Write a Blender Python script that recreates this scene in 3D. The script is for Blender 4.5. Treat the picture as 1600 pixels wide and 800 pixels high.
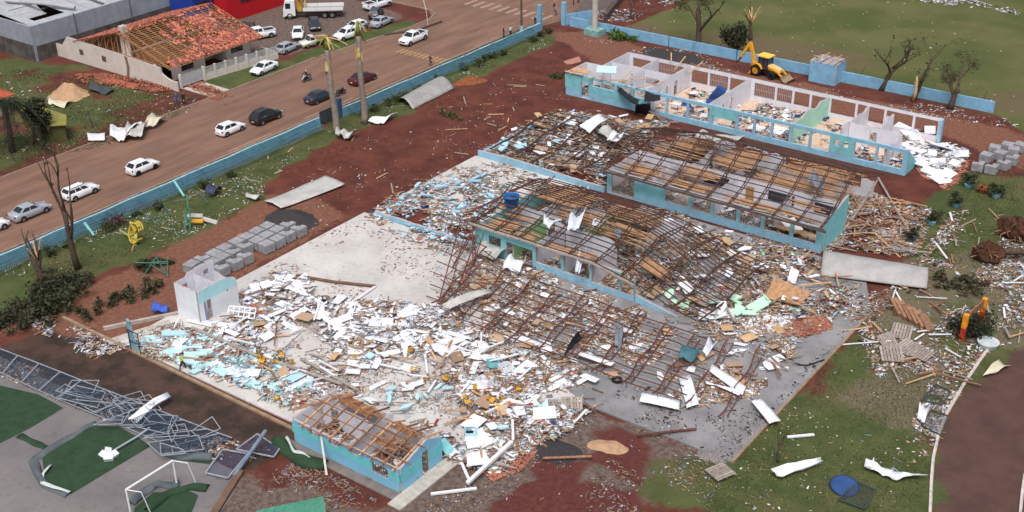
import bpy, math, random
import numpy as np
from mathutils import Vector, Matrix

random.seed(7)
rng = np.random.default_rng(11)
for o in list(bpy.data.objects):
    bpy.data.objects.remove(o)
scene = bpy.context.scene
COL = scene.collection
PI = math.pi

# ------------------------------------------------------------------ camera, sky, sun, exposure
CAM = Vector((65.357, -87.306, 58.0))
FPX = 1913.06                                    # focal length in pixels of a 1600 px wide frame
ROT = ((0.8045650693, -0.2696634385, 0.5291093263),
       (0.5937243356, 0.3846092304, -0.7068006460),
       (-0.0129020383, 0.8828121940, 0.4695488980))
cd = bpy.data.cameras.new('camera')
cam = bpy.data.objects.new('camera', cd)
COL.objects.link(cam)
cd.sensor_width = 36.0
cd.lens = FPX / 1600 * 36
cd.clip_start = 1.0
cd.clip_end = 3000
m4 = Matrix(ROT).to_4x4()
m4.translation = CAM
cam.matrix_world = m4
scene.camera = cam

SUN_EL, SUN_AZ = math.radians(62), math.radians(150)
world = bpy.data.worlds.new('World')
scene.world = world
world.use_nodes = True
wn = world.node_tree.nodes
wl = world.node_tree.links
sky = wn.new('ShaderNodeTexSky')
sky.sky_type = 'NISHITA'
sky.sun_disc = False
sky.sun_elevation = SUN_EL
sky.sun_rotation = SUN_AZ
sky.air_density = 1.0
sky.dust_density = 6.0
hs = wn.new('ShaderNodeHueSaturation')            # overcast: the cloud layer takes most of the blue out
hs.inputs['Saturation'].default_value = 0.55
wl.new(sky.outputs[0], hs.inputs['Color'])
wl.new(hs.outputs[0], wn['Background'].inputs[0])
wn['Background'].inputs[1].default_value = 0.105
sd = bpy.data.lights.new('sun', 'SUN')
sd.energy = 1.45
sd.angle = math.radians(28)
sd.color = (1.0, 0.985, 0.965)
so = bpy.data.objects.new('sun', sd)
COL.objects.link(so)
so.rotation_euler = (PI / 2 - SUN_EL, 0, PI - SUN_AZ)
scene.view_settings.view_transform = 'Standard'
scene.view_settings.look = 'None'
scene.view_settings.gamma = 1.0
scene.view_settings.exposure = 0.36
scene.cycles.max_bounces = 5
scene.cycles.transparent_max_bounces = 12
scene.cycles.use_denoising = True


def G(px, py, z=0.0):
    """World point at height z that the photograph shows at pixel px, py (1600 x 800)."""
    d = Matrix(ROT) @ Vector((px - 800, 400 - py, -FPX))
    t = (z - CAM.z) / d.z
    return CAM + d * t


def GP(pts, z=0.0):
    return [tuple(G(a, b, z)[:2]) for a, b in pts]


# ------------------------------------------------------------------ materials
MATS = {}


def srgb(r, g, b):
    f = lambda c: (c / 255 / 12.92) if c <= 10 else ((c / 255 + 0.055) / 1.055) ** 2.4
    return (f(r), f(g), f(b))


def nodes_of(name):
    m = bpy.data.materials.new(name)
    m.use_nodes = True
    nt = m.node_tree
    return m, nt, nt.nodes, nt.links, nt.nodes['Principled BSDF']


def noise_node(nt, scale, detail=4, rough=0.6, vec=None):
    n = nt.nodes.new('ShaderNodeTexNoise')
    n.inputs['Scale'].default_value = scale
    n.inputs['Detail'].default_value = detail
    n.inputs['Roughness'].default_value = rough
    if vec is None:
        g = nt.nodes.get('geo') or nt.nodes.new('ShaderNodeNewGeometry')
        g.name = 'geo'
        vec = g.outputs['Position']
    nt.links.new(vec, n.inputs['Vector'])
    return n.outputs['Fac']


def ramp(nt, fac, lo, hi):
    r = nt.nodes.new('ShaderNodeMapRange')
    r.interpolation_type = 'SMOOTHSTEP'
    r.inputs[1].default_value = lo
    r.inputs[2].default_value = hi
    nt.links.new(fac, r.inputs[0])
    return r.outputs[0]


def mixc(nt, fac, a, b, mode='MIX'):
    n = nt.nodes.new('ShaderNodeMix')
    n.data_type = 'RGBA'
    n.blend_type = mode
    for s, v in ((n.inputs[0], fac), (n.inputs[6], a), (n.inputs[7], b)):
        if isinstance(v, (int, float)):
            s.default_value = v
        elif isinstance(v, tuple):
            s.default_value = (*v[:3], 1)
        else:
            nt.links.new(v, s)
    return n.outputs[2]


def math_node(nt, op, a, b=0.0, c=None):
    n = nt.nodes.new('ShaderNodeMath')
    n.operation = op
    for i, v in enumerate((a, b, c)):
        if v is None:
            continue
        if isinstance(v, (int, float)):
            n.inputs[i].default_value = v
        else:
            nt.links.new(v, n.inputs[i])
    return n.outputs[0]


def bump(nt, bs, fac, strength, dist):
    b = nt.nodes.new('ShaderNodeBump')
    b.inputs['Strength'].default_value = strength
    b.inputs['Distance'].default_value = dist
    nt.links.new(fac, b.inputs['Height'])
    nt.links.new(b.outputs[0], bs.inputs['Normal'])


def M(name, col, rough=0.8, var=0.18, scale=1.5, dirt=0.0, dirtcol=(0.13, 0.062, 0.04), metal=0.0, bmp=0.0, rnd=0.0, spec=0.3):
    """A plain worn material: colour varied by noise, optional soil stains, fine relief."""
    if name in MATS:
        return MATS[name]
    m, nt, nn, ll, bs = nodes_of(name)
    n1 = noise_node(nt, scale, 6, 0.65)
    lo = tuple(c * (1 - var) for c in col)
    hi = tuple(min(1, c * (1 + var)) for c in col)
    c = mixc(nt, ramp(nt, n1, 0.3, 0.7), lo, hi)
    if rnd:
        oi = nn.new('ShaderNodeObjectInfo')
        hv = nn.new('ShaderNodeHueSaturation')
        v = math_node(nt, 'MULTIPLY_ADD', oi.outputs['Random'], 2 * rnd, 1 - rnd)
        ll.new(v, hv.inputs['Value'])
        ll.new(c, hv.inputs['Color'])
        c = hv.outputs[0]
    if dirt:
        n2 = noise_node(nt, scale * 0.6 + 0.25, 8, 0.72)
        c = mixc(nt, math_node(nt, 'MULTIPLY', ramp(nt, n2, 0.62 - dirt * 0.35, 0.8), 0.85), c, dirtcol)
    ll.new(c, bs.inputs['Base Color'])
    bs.inputs['Roughness'].default_value = rough
    bs.inputs['Metallic'].default_value = metal
    bs.inputs['Specular IOR Level'].default_value = spec
    if bmp:
        bump(nt, bs, noise_node(nt, scale * 12, 4), 0.5, bmp)
    MATS[name] = m
    return m


def M_corr(name, col, pitch=0.2, dirt=0.2, rough=0.55, metal=0.0, rust=(0.2, 0.1, 0.06)):
    """Sheet metal colour with stains; its waves are geometry or bump along the object's x axis."""
    if name in MATS:
        return MATS[name]
    m, nt, nn, ll, bs = nodes_of(name)
    n1 = noise_node(nt, 0.8, 6, 0.7)
    c = mixc(nt, ramp(nt, n1, 0.3, 0.75), tuple(x * 0.8 for x in col), tuple(min(1, x * 1.12) for x in col))
    n2 = noise_node(nt, 2.3, 8, 0.75)
    c = mixc(nt, math_node(nt, 'MULTIPLY', ramp(nt, n2, 0.66 - dirt * 0.3, 0.85), 0.7), c, rust)
    ll.new(c, bs.inputs['Base Color'])
    bs.inputs['Roughness'].default_value = rough
    bs.inputs['Metallic'].default_value = metal
    tc = nn.new('ShaderNodeTexCoord')
    sx = nn.new('ShaderNodeSeparateXYZ')
    ll.new(tc.outputs['Object'], sx.inputs[0])
    s = math_node(nt, 'SINE', math_node(nt, 'MULTIPLY', sx.outputs[0], 2 * PI / pitch))
    bump(nt, bs, s, 0.4, 0.025)
    MATS[name] = m
    return m


def M_glass(name='dark_glass', col=(0.02, 0.024, 0.03)):
    if name in MATS:
        return MATS[name]
    m, nt, nn, ll, bs = nodes_of(name)
    bs.inputs['Base Color'].default_value = (*col, 1)
    bs.inputs['Roughness'].default_value = 0.08
    bs.inputs['Specular IOR Level'].default_value = 0.6
    MATS[name] = m
    return m


def M_paint(name, col, metal=0.0, mud=0.35):
    """Car paint with road mud low on the panels (mud follows height above ground)."""
    if name in MATS:
        return MATS[name]
    m, nt, nn, ll, bs = nodes_of(name)
    n = noise_node(nt, 3.0, 6, 0.7)
    g = nt.nodes['geo']
    sx = nn.new('ShaderNodeSeparateXYZ')
    ll.new(g.outputs['Position'], sx.inputs[0])
    z = math_node(nt, 'SUBTRACT', 1.0, math_node(nt, 'MULTIPLY', sx.outputs[2], 1.35))
    f = math_node(nt, 'MULTIPLY', ramp(nt, math_node(nt, 'ADD', z, math_node(nt, 'MULTIPLY', n, 0.35)), 0.55, 1.1), mud)
    ll.new(mixc(nt, f, col, (0.16, 0.075, 0.05)), bs.inputs['Base Color'])
    bs.inputs['Roughness'].default_value = 0.3
    bs.inputs['Metallic'].default_value = metal
    bs.inputs['Coat Weight'].default_value = 0.5
    bs.inputs['Coat Roughness'].default_value = 0.08
    MATS[name] = m
    return m


def M_tint(name='loose_bits', rough=0.85):
    """Loose bits: each piece carries its own colour in the face attribute 'tint'."""
    if name in MATS:
        return MATS[name]
    m, nt, nn, ll, bs = nodes_of(name)
    a = nn.new('ShaderNodeAttribute')
    a.attribute_name = 'tint'
    n = noise_node(nt, 6.0, 5, 0.7)
    c = mixc(nt, math_node(nt, 'MULTIPLY', ramp(nt, n, 0.45, 0.8), 0.45), a.outputs['Color'], (0.16, 0.1, 0.075))
    ll.new(c, bs.inputs['Base Color'])
    bs.inputs['Roughness'].default_value = rough
    bs.inputs['Specular IOR Level'].default_value = 0.25
    MATS[name] = m
    return m


def M_mesh(name, col, cover=0.45, pitch=0.12):
    """Chain-link or wire mesh: thin wires, see-through between them."""
    if name in MATS:
        return MATS[name]
    m, nt, nn, ll, bs = nodes_of(name)
    bs.inputs['Base Color'].default_value = (*col, 1)
    bs.inputs['Roughness'].default_value = 0.6
    tc = nn.new('ShaderNodeTexCoord')
    sx = nn.new('ShaderNodeSeparateXYZ')
    ll.new(tc.outputs['Object'], sx.inputs[0])
    tot = None
    for s in (1, -1):
        u = math_node(nt, 'ADD', sx.outputs[0], math_node(nt, 'MULTIPLY', sx.outputs[1], float(s)))
        w = math_node(nt, 'ABSOLUTE', math_node(nt, 'SINE', math_node(nt, 'MULTIPLY', u, PI / pitch)))
        g = math_node(nt, 'LESS_THAN', w, cover)
        tot = g if tot is None else math_node(nt, 'MAXIMUM', tot, g)
    tr = nn.new('ShaderNodeBsdfTransparent')
    mx = nn.new('ShaderNodeMixShader')
    ll.new(tot, mx.inputs[0])
    ll.new(tr.outputs[0], mx.inputs[1])
    ll.new(bs.outputs[0], mx.inputs[2])
    ll.new(mx.outputs[0], nn['Material Output'].inputs[0])
    MATS[name] = m
    return m


# ------------------------------------------------------------------ mesh builder and object helpers
class MB:
    def __init__(s):
        s.v, s.f, s.m = [], [], []

    def add(s, vs, fs, m=0):
        b = len(s.v)
        s.v += [tuple(v) for v in vs]
        for f in fs:
            s.f.append([b + i for i in f])
            s.m.append(m)
        return s

    BF = [(0, 3, 2, 1), (4, 5, 6, 7), (0, 1, 5, 4), (1, 2, 6, 5), (2, 3, 7, 6), (3, 0, 4, 7)]

    def box(s, x0, y0, z0, x1, y1, z1, m=0):
        return s.add([(x0, y0, z0), (x1, y0, z0), (x1, y1, z0), (x0, y1, z0), (x0, y0, z1), (x1, y0, z1), (x1, y1, z1), (x0, y1, z1)], s.BF, m)

    def obox(s, c, size, rot=None, m=0):
        hx, hy, hz = (a / 2 for a in size)
        vs = [Vector(p) for p in ((-hx, -hy, -hz), (hx, -hy, -hz), (hx, hy, -hz), (-hx, hy, -hz), (-hx, -hy, hz), (hx, -hy, hz), (hx, hy, hz), (-hx, hy, hz))]
        if rot is not None:
            vs = [rot @ v for v in vs]
        c = Vector(c)
        return s.add([v + c for v in vs], s.BF, m)

    def bar(s, p, q, w=0.06, h=None, m=0):
        p, q = Vector(p), Vector(q)
        d = q - p
        L = d.length
        if L < 1e-4:
            return s
        d /= L
        up = Vector((0, 0, 1)) if abs(d.z) < 0.95 else Vector((1, 0, 0))
        a = d.cross(up).normalized()
        b = a.cross(d)
        rot = Matrix((d, a, b)).transposed()
        return s.obox((p + q) / 2, (L, w, h or w), rot, m)

    def tube(s, pts, r, n=6, m=0, cap=True):
        pts = [Vector(p) for p in pts]
        rs = r if isinstance(r, (list, tuple)) else [r] * len(pts)
        vs, fs = [], []
        ref = None
        for i, p in enumerate(pts):
            d = (pts[min(i + 1, len(pts) - 1)] - pts[max(i - 1, 0)])
            d = d.normalized() if d.length > 1e-6 else Vector((0, 0, 1))
            if ref is None:
                ref = Vector((1, 0, 0)) if abs(d.x) < 0.8 else Vector((0, 1, 0))
            a = (ref - d * ref.dot(d)).normalized()
            ref = a
            b = d.cross(a)
            for k in range(n):
                t = 2 * PI * k / n
                vs.append(p + (a * math.cos(t) + b * math.sin(t)) * rs[i])
        for i in range(len(pts) - 1):
            for k in range(n):
                k2 = (k + 1) % n
                fs.append((i * n + k, i * n + k2, (i + 1) * n + k2, (i + 1) * n + k))
        if cap:
            fs.append(tuple(range(n - 1, -1, -1)))
            fs.append(tuple((len(pts) - 1) * n + k for k in range(n)))
        return s.add(vs, fs, m)

    def prism(s, poly, z0, z1, m=0):
        n = len(poly)
        a = sum(poly[i][0] * poly[(i + 1) % n][1] - poly[(i + 1) % n][0] * poly[i][1] for i in range(n))
        if a < 0:
            poly = poly[::-1]
        vs = [(x, y, z0) for x, y in poly] + [(x, y, z1) for x, y in poly]
        fs = [tuple(range(n - 1, -1, -1)), tuple(range(n, 2 * n))]
        fs += [(i, (i + 1) % n, n + (i + 1) % n, n + i) for i in range(n)]
        return s.add(vs, fs, m)

    def sheet(s, fn, nu, nv, th=0.02, m=0):
        """A thin solid sheet: fn(u, v) -> point, u and v from 0 to 1."""
        P = [[Vector(fn(i / nu, j / nv)) for j in range(nv + 1)] for i in range(nu + 1)]
        vs = []
        for i in range(nu + 1):
            for j in range(nv + 1):
                du = P[min(i + 1, nu)][j] - P[max(i - 1, 0)][j]
                dv = P[i][min(j + 1, nv)] - P[i][max(j - 1, 0)]
                nrm = du.cross(dv)
                nrm = nrm.normalized() if nrm.length > 1e-9 else Vector((0, 0, 1))
                vs.append((P[i][j] + nrm * th / 2, P[i][j] - nrm * th / 2))
        N = len(vs)
        w = nv + 1
        fs = []
        for i in range(nu):
            for j in range(nv):
                a, b, c, d = i * w + j, (i + 1) * w + j, (i + 1) * w + j + 1, i * w + j + 1
                fs.append((a, b, c, d))
                fs.append((N + d, N + c, N + b, N + a))
        edge = [i * w for i in range(nu + 1)] + [nu * w + j for j in range(1, nv + 1)] + [i * w + nv for i in range(nu - 1, -1, -1)] + [j for j in range(nv - 1, 0, -1)]
        for i, a in enumerate(edge):
            b = edge[(i + 1) % len(edge)]
            fs.append((b, a, N + a, N + b))
        return s.add([v[0] for v in vs] + [v[1] for v in vs], fs, m)

    def mesh(s, name, mats, origin=None, smooth=False):
        me = bpy.data.meshes.new(name)
        o = origin or (0, 0, 0)
        me.from_pydata([(v[0] - o[0], v[1] - o[1], v[2] - o[2]) for v in s.v], [], s.f)
        if not isinstance(mats, (list, tuple)):
            mats = [mats]
        for mt in mats:
            me.materials.append(mt)
        if len(mats) > 1:
            me.polygons.foreach_set('material_index', s.m)
        if smooth:
            me.polygons.foreach_set('use_smooth', [True] * len(s.f))
        me.update()
        return me

    def build(s, name, mats, parent=None, origin=None, smooth=False, world=False):
        """One mesh object. world=True: the vertices are in world space and the parent is an unrotated Empty."""
        if world and parent is not None:
            origin = parent.location
        o = bpy.data.objects.new(name, s.mesh(name, mats, origin, smooth))
        if parent is not None:
            o.parent = parent
        elif origin is not None:
            o.location = origin
        COL.objects.link(o)
        return o


def tag(o, label=None, cat=None, group=None, kind=None):
    if label:
        o['label'] = label
    if cat:
        o['category'] = cat
    if group:
        o['group'] = group
    if kind:
        o['kind'] = kind
    return o


def thing(name, label, cat, loc=(0, 0, 0), rz=0.0, group=None):
    o = bpy.data.objects.new(name, None)
    o.empty_display_size = 0.3
    COL.objects.link(o)
    o.location = (loc[0], loc[1], loc[2] if len(loc) > 2 else 0)
    o.rotation_euler = (0, 0, rz)
    return tag(o, label, cat, group)


KIDS = {}


def copy_tree(src, parent=None):
    c = src.copy()
    COL.objects.link(c)
    if parent is not None:
        c.parent = parent
        c.matrix_parent_inverse = src.matrix_parent_inverse.copy()
    for k in KIDS[src]:
        copy_tree(k, c)
    return c


def index_kids():
    KIDS.clear()
    for o in bpy.data.objects:
        KIDS.setdefault(o, [])
        if o.parent is not None:
            KIDS.setdefault(o.parent, []).append(o)


def inst(name, me, loc, rot=(0, 0, 0), scale=(1, 1, 1), parent=None):
    o = bpy.data.objects.new(name, me)
    COL.objects.link(o)
    o.location = loc
    o.rotation_euler = rot
    o.scale = scale
    if parent is not None:
        o.parent = parent
    return o


def in_poly(P, poly):
    x, y = P[:, 0], P[:, 1]
    inside = np.zeros(len(P), bool)
    n = len(poly)
    for i in range(n):
        x0, y0 = poly[i]
        x1, y1 = poly[(i + 1) % n]
        c = ((y0 > y) != (y1 > y))
        t = (y - y0) / (y1 - y0 if y1 != y0 else 1e-9)
        inside ^= c & (x < x0 + t * (x1 - x0))
    return inside


def poly_dist(P, poly):
    """Signed distance, positive inside."""
    d = np.full(len(P), 1e9)
    n = len(poly)
    for i in range(n):
        a = np.array(poly[i][:2])
        b = np.array(poly[(i + 1) % n][:2])
        ab = b - a
        t = np.clip(((P - a) @ ab) / max(ab @ ab, 1e-9), 0, 1)
        q = P - (a + t[:, None] * ab)
        d = np.minimum(d, np.hypot(q[:, 0], q[:, 1]))
    return np.where(in_poly(P, poly), d, -d)


_lat = np.random.default_rng(3).random((256, 256))


def vnoise(P, scale, off=0.0):
    """Smooth value noise for numpy point arrays."""
    q = P * scale + off
    i = np.floor(q).astype(int)
    f = q - i
    f = f * f * (3 - 2 * f)
    a = _lat[i[:, 0] % 256, i[:, 1] % 256]
    b = _lat[(i[:, 0] + 1) % 256, i[:, 1] % 256]
    c = _lat[i[:, 0] % 256, (i[:, 1] + 1) % 256]
    d = _lat[(i[:, 0] + 1) % 256, (i[:, 1] + 1) % 256]
    return (a * (1 - f[:, 0]) + b * f[:, 0]) * (1 - f[:, 1]) + (c * (1 - f[:, 0]) + d * f[:, 0]) * f[:, 1]


def fnoise(P, scale, off=0.0):
    return (vnoise(P, scale, off) + 0.5 * vnoise(P, scale * 2.1, off + 7.3) + 0.25 * vnoise(P, scale * 4.3, off + 3.1)) / 1.75


def sample(poly, n, clump=0.0, cscale=0.25, off=0.0):
    """n points inside a world polygon, thinned by noise when clump > 0."""
    p = np.array(poly)
    lo, hi = p.min(0), p.max(0)
    out = np.zeros((0, 2))
    for _ in range(60):
        q = lo + rng.random((n * 3, 2)) * (hi - lo)
        q = q[in_poly(q, poly)]
        if clump:
            w = fnoise(q, cscale, off)
            q = q[rng.random(len(q)) < np.clip((w - 0.5) * 6 * clump + 0.5, 0.02, 1)]
        out = np.vstack([out, q])
        if len(out) >= n:
            break
    return out[:n]
# ------------------------------------------------------------------ ground sheet with soil, grass, mud, gravel
def axis(lo, hi, step, far):
    a = list(np.arange(lo, hi + step, step))
    k, s, l, h = [], step, lo, a[-1]
    left, right = [], []
    while h < far:
        s *= 1.35
        l -= s
        h += s
        left.append(l)
        right.append(h)
    return np.array(left[::-1] + a + right)


gx = axis(-132, 66, 0.62, 900)
gy = axis(-62, 128, 0.62, 900)
XX, YY = np.meshgrid(gx, gy, indexing='ij')
PG = np.stack([XX.ravel(), YY.ravel()], 1)
sst = lambda d, w: np.clip(d / w + 0.5, 0, 1)


def mask(poly, w=0.8, wob=1.2, sc=0.35, off=0.0):
    return sst(poly_dist(PG, poly) + (fnoise(PG, sc, off) - 0.5) * 2 * wob, w)


lawn_strip = [(-40.4, -60), (-31.0, -36), (-31.2, -28.4), (-29.6, -17.2), (-30.9, -5), (-33.1, -2.4), (-34.4, 1.5), (-36.0, 12.8), (-34.0, 23.5), (-35.6, 33.7), (-35.0, 57.5), (-36.2, 61), (-40.4, 61)]
verge = [(-43.2, -70), (-40.8, -70), (-40.8, 62), (-43.2, 62)]
field = [(-31, 67.2), (-28, 100), (-26, 160), (400, 160), (400, 30), (62, 40), (40, 56), (28, 66)]
right_lawn = [(33.6, -17), (34.5, 10.5), (33, 24), (29, 35), (30, 45), (36, 50), (60, 56), (200, 40), (200, 24), (52, 20), (45.5, 8), (44.6, 3), (44.9, -5), (47.2, -13), (50, -24), (30, -24), (28, -20)]
lot = [(-120, -20), (-62, -18), (-61, 11), (-66, 12.5), (-95, 11), (-125, 12)]
verge_left = [(-60.2, 13), (-59.8, 24), (-58.4, 40), (-57.4, 50), (-57.8, 54), (-61, 55), (-63.5, 42), (-63, 30), (-66, 27), (-66, 14)]
pasture = [(-140, -70), (-61.5, -70), (-61.5, -18), (-140, -14)]
g_ = np.maximum.reduce([
    mask(lawn_strip, 1.0, 1.0, 0.4), mask(verge, 0.5, 0.6, 0.6, 5.0), mask(right_lawn, 2.0, 2.5, 0.25, 2.0),
    0.75 * mask(lot, 3, 4, 0.2, 8.0) * np.clip((fnoise(PG, 0.16, 6.0) - 0.3) * 4, 0, 1), mask(verge_left, 0.8, 0.8, 0.5, 4.0), mask(pasture, 3, 2, 0.2)])
fieldm = mask(field, 0.8, 0.4, 0.3)
# brown worn patches on the field and thin grass on the right lawn
worn = np.clip((fnoise(PG, 0.055, 3.3) - 0.46) * 4.0, 0, 1)
near_line = np.clip(1 - np.abs(PG[:, 1] - 75) / 9, 0, 1) * np.clip((PG[:, 0] + 25) / 10, 0, 1) * np.clip((14 - PG[:, 0]) / 10, 0, 1)
worn = np.clip(np.maximum(worn, near_line * 0.9), 0, 1)
dirt_lane = mask([(-30, 128), (200, 112), (400, 95), (400, 140), (-30, 150)], 2, 2, 0.2)
# packed light earth: lane to the gate, playground track, lot
lane = mask([(-39.8, 62.2), (-33, 66), (-20, 63), (30, 62), (62, 52), (62, 36), (34, 52), (26, 55.5), (-18, 55.5), (-25, 54), (-34, 59)], 2, 1.5, 0.3, 1.0)
track = mask([(-31, -40), (-30, -17), (-31.5, -4), (-27, -1), (-20, -3), (-19, -33), (-24, -36)], 2, 1.2, 0.4, 6.0)
greybrown = np.maximum(mask([(1, -42), (16, -36.5), (20, -17.6), (33.5, -17.7), (30, -26), (24, -40), (20, -60), (0, -60)], 2.5, 2.5, 0.3, 9.0),
                       mask([(-84, 30), (-64.5, 30), (-63, 44), (-62, 56), (-84, 60), (-100, 50)], 1.5, 1.0, 0.4, 2.0))
mudw = np.maximum(mask([(-27, -36.5), (-19, -33.7), (4.3, -33.7), (4.3, -41), (-27, -42)], 1.2, 0.8, 0.5, 3.0), 0)
redpatch = np.maximum(mask([(22, -24), (29, -25), (33, -29), (30, -38), (22, -34)], 2, 2.5, 0.5, 12.0), mask([(23, -18), (28, -18.5), (30, -24), (24, -24)], 1.5, 1.5, 0.5, 4.0))
trackred = mask([(44.6, 10), (44.5, 3), (45.0, -5), (47.4, -13), (52, -30), (120, -30), (120, 22), (52, 19)], 1.0, 0.8, 0.4, 3.0)
litter = np.maximum(mask([(33.6, 9), (41, 17), (44, 10), (56, 20), (50, 34), (38, 30), (33, 22), (33, 12)], 4, 3, 0.3, 1.0),
                    mask([(38, -4), (44.3, -6), (44.5, 6), (35, 14), (34, 8), (37, 4)], 3, 2.5, 0.35, 1.0))
hgt = (fnoise(PG, 0.5) - 0.55) * 0.05 + (fnoise(PG, 2.2, 4) - 0.5) * 0.03 - 0.015
flat = np.maximum.reduce([mask([(-60, -80), (-43.4, -80), (-43.4, 72), (-60, 72)], 0.3, 0), mask([(-20, -36), (36, -36), (36, 56), (-23, 56)], 1, 0)])
hgt = np.where(flat > 0.5, hgt * 0.2 - 0.04, hgt)
soft = np.maximum(mask([(-33.5, -3), (-21, -3), (-19, 14), (-19, 34), (-22, 54), (-32, 57), (-34, 34), (-35, 14)], 3, 1, 0.3), redpatch)
hgt += soft * (np.abs(fnoise(PG, 0.9, 2) - 0.5) * 0.35 - 0.03)

gv = np.column_stack([PG, hgt])
nx, ny = len(gx), len(gy)
ii, jj = np.meshgrid(np.arange(nx - 1), np.arange(ny - 1), indexing='ij')
q0 = (ii * ny + jj).ravel()
quads = np.stack([q0, q0 + ny, q0 + ny + 1, q0 + 1], 1)
me = bpy.data.meshes.new('ground')
me.vertices.add(len(gv))
me.vertices.foreach_set('co', gv.ravel())
me.loops.add(quads.size)
me.loops.foreach_set('vertex_index', quads.ravel().astype(np.int32))
me.polygons.add(len(quads))
me.polygons.foreach_set('loop_start', np.arange(0, quads.size, 4, dtype=np.int32))
me.polygons.foreach_set('use_smooth', np.ones(len(quads), bool))
me.update()
me.validate()
for nm, arr in (('grass', g_), ('field', fieldm), ('worn', worn), ('lane', np.maximum.reduce([lane, track * 0.9, dirt_lane])), ('grey', greybrown),
                ('mud', mudw), ('red', np.maximum(redpatch, 0)), ('trackred', trackred), ('litter', litter)):
    a = me.attributes.new(nm, 'FLOAT', 'POINT')
    a.data.foreach_set('value', arr.astype(np.float32))


def ground_material():
    m, nt, nn, ll, bs = nodes_of('soil_and_grass')
    at = {}
    for k in ('grass', 'field', 'worn', 'lane', 'grey', 'mud', 'red', 'trackred', 'litter'):
        a = nn.new('ShaderNodeAttribute')
        a.attribute_name = k
        at[k] = a.outputs['Fac']
    nA, nB, nC, nD = noise_node(nt, 0.35, 8, 0.65), noise_node(nt, 2.2, 8, 0.7), noise_node(nt, 9.0, 5, 0.7), noise_node(nt, 0.09, 5, 0.6)

    def edge(k, amt=0.55):
        return ramp(nt, math_node(nt, 'ADD', at[k], math_node(nt, 'MULTIPLY', math_node(nt, 'SUBTRACT', nB, 0.5), amt * 2)), 0.3, 0.7)
    soil = mixc(nt, ramp(nt, nA, 0.3, 0.7), srgb(78, 40, 34), srgb(106, 60, 48))
    soil = mixc(nt, math_node(nt, 'MULTIPLY', ramp(nt, nB, 0.5, 0.75), 0.55), soil, srgb(58, 30, 28))
    lane_c = mixc(nt, ramp(nt, nB, 0.35, 0.7), srgb(108, 70, 56), srgb(132, 92, 75))
    c = mixc(nt, edge('lane'), soil, lane_c)
    grey = mixc(nt, ramp(nt, nB, 0.35, 0.65), srgb(84, 69, 63), srgb(118, 102, 95))
    c = mixc(nt, edge('grey', 0.7), c, grey)
    mud = mixc(nt, ramp(nt, nA, 0.35, 0.65), srgb(52, 42, 37), srgb(84, 62, 53))
    c = mixc(nt, edge('mud'), c, mud)
    c = mixc(nt, edge('red', 0.8), c, mixc(nt, ramp(nt, nB, 0.3, 0.7), srgb(78, 40, 37), srgb(104, 58, 52)))
    c = mixc(nt, edge('trackred', 0.4), c, mixc(nt, ramp(nt, nA, 0.3, 0.7), srgb(78, 56, 51), srgb(94, 70, 63)))
    gr = mixc(nt, ramp(nt, nA, 0.3, 0.7), srgb(62, 75, 38), srgb(88, 94, 54))
    gr = mixc(nt, math_node(nt, 'MULTIPLY', ramp(nt, nC, 0.4, 0.7), 0.5), gr, srgb(58, 66, 40))
    gr = mixc(nt, math_node(nt, 'MULTIPLY', ramp(nt, nD, 0.5, 0.7), 0.6), gr, srgb(102, 90, 66))
    c = mixc(nt, edge('grass', 0.8), c, gr)
    fg = mixc(nt, ramp(nt, nD, 0.35, 0.65), srgb(74, 84, 42), srgb(98, 98, 60))
    fg = mixc(nt, math_node(nt, 'MULTIPLY', ramp(nt, nB, 0.4, 0.7), 0.35), fg, srgb(84, 80, 56))
    fg = mixc(nt, math_node(nt, 'MULTIPLY', edge('worn', 0.5), 0.7), fg, mixc(nt, nB, srgb(96, 78, 62), srgb(106, 90, 70)))
    c = mixc(nt, edge('field', 0.3), c, fg)
    lt = mixc(nt, ramp(nt, nC, 0.4, 0.62), srgb(82, 72, 56), srgb(138, 124, 108))
    c = mixc(nt, math_node(nt, 'MULTIPLY', edge('litter', 0.9), 0.7), c, lt)
    # fine pale grit everywhere
    grit = ramp(nt, noise_node(nt, 22.0, 3, 0.6), 0.66, 0.74)
    c = mixc(nt, math_node(nt, 'MULTIPLY', grit, 0.4), c, srgb(165, 140, 125))
    ll.new(c, bs.inputs['Base Color'])
    r = math_node(nt, 'SUBTRACT', 0.92, math_node(nt, 'MULTIPLY', edge('mud'), math_node(nt, 'MULTIPLY', ramp(nt, nA, 0.4, 0.6), 0.45)))
    ll.new(r, bs.inputs['Roughness'])
    bs.inputs['Specular IOR Level'].default_value = 0.25
    bump(nt, bs, math_node(nt, 'ADD', nB, math_node(nt, 'MULTIPLY', nC, 0.5)), 0.7, 0.12)
    return m


me.materials.append(ground_material())
ground = bpy.data.objects.new('ground', me)
COL.objects.link(ground)
tag(ground, 'red soil ground with lawn strips and a grass field', 'ground', kind='structure')


def slab(name, poly, z0, z1, mat, label, cat='pavement'):
    o = MB().prism(poly, z0, z1).build(name, mat)
    return tag(o, label, cat, kind='structure')


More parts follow.
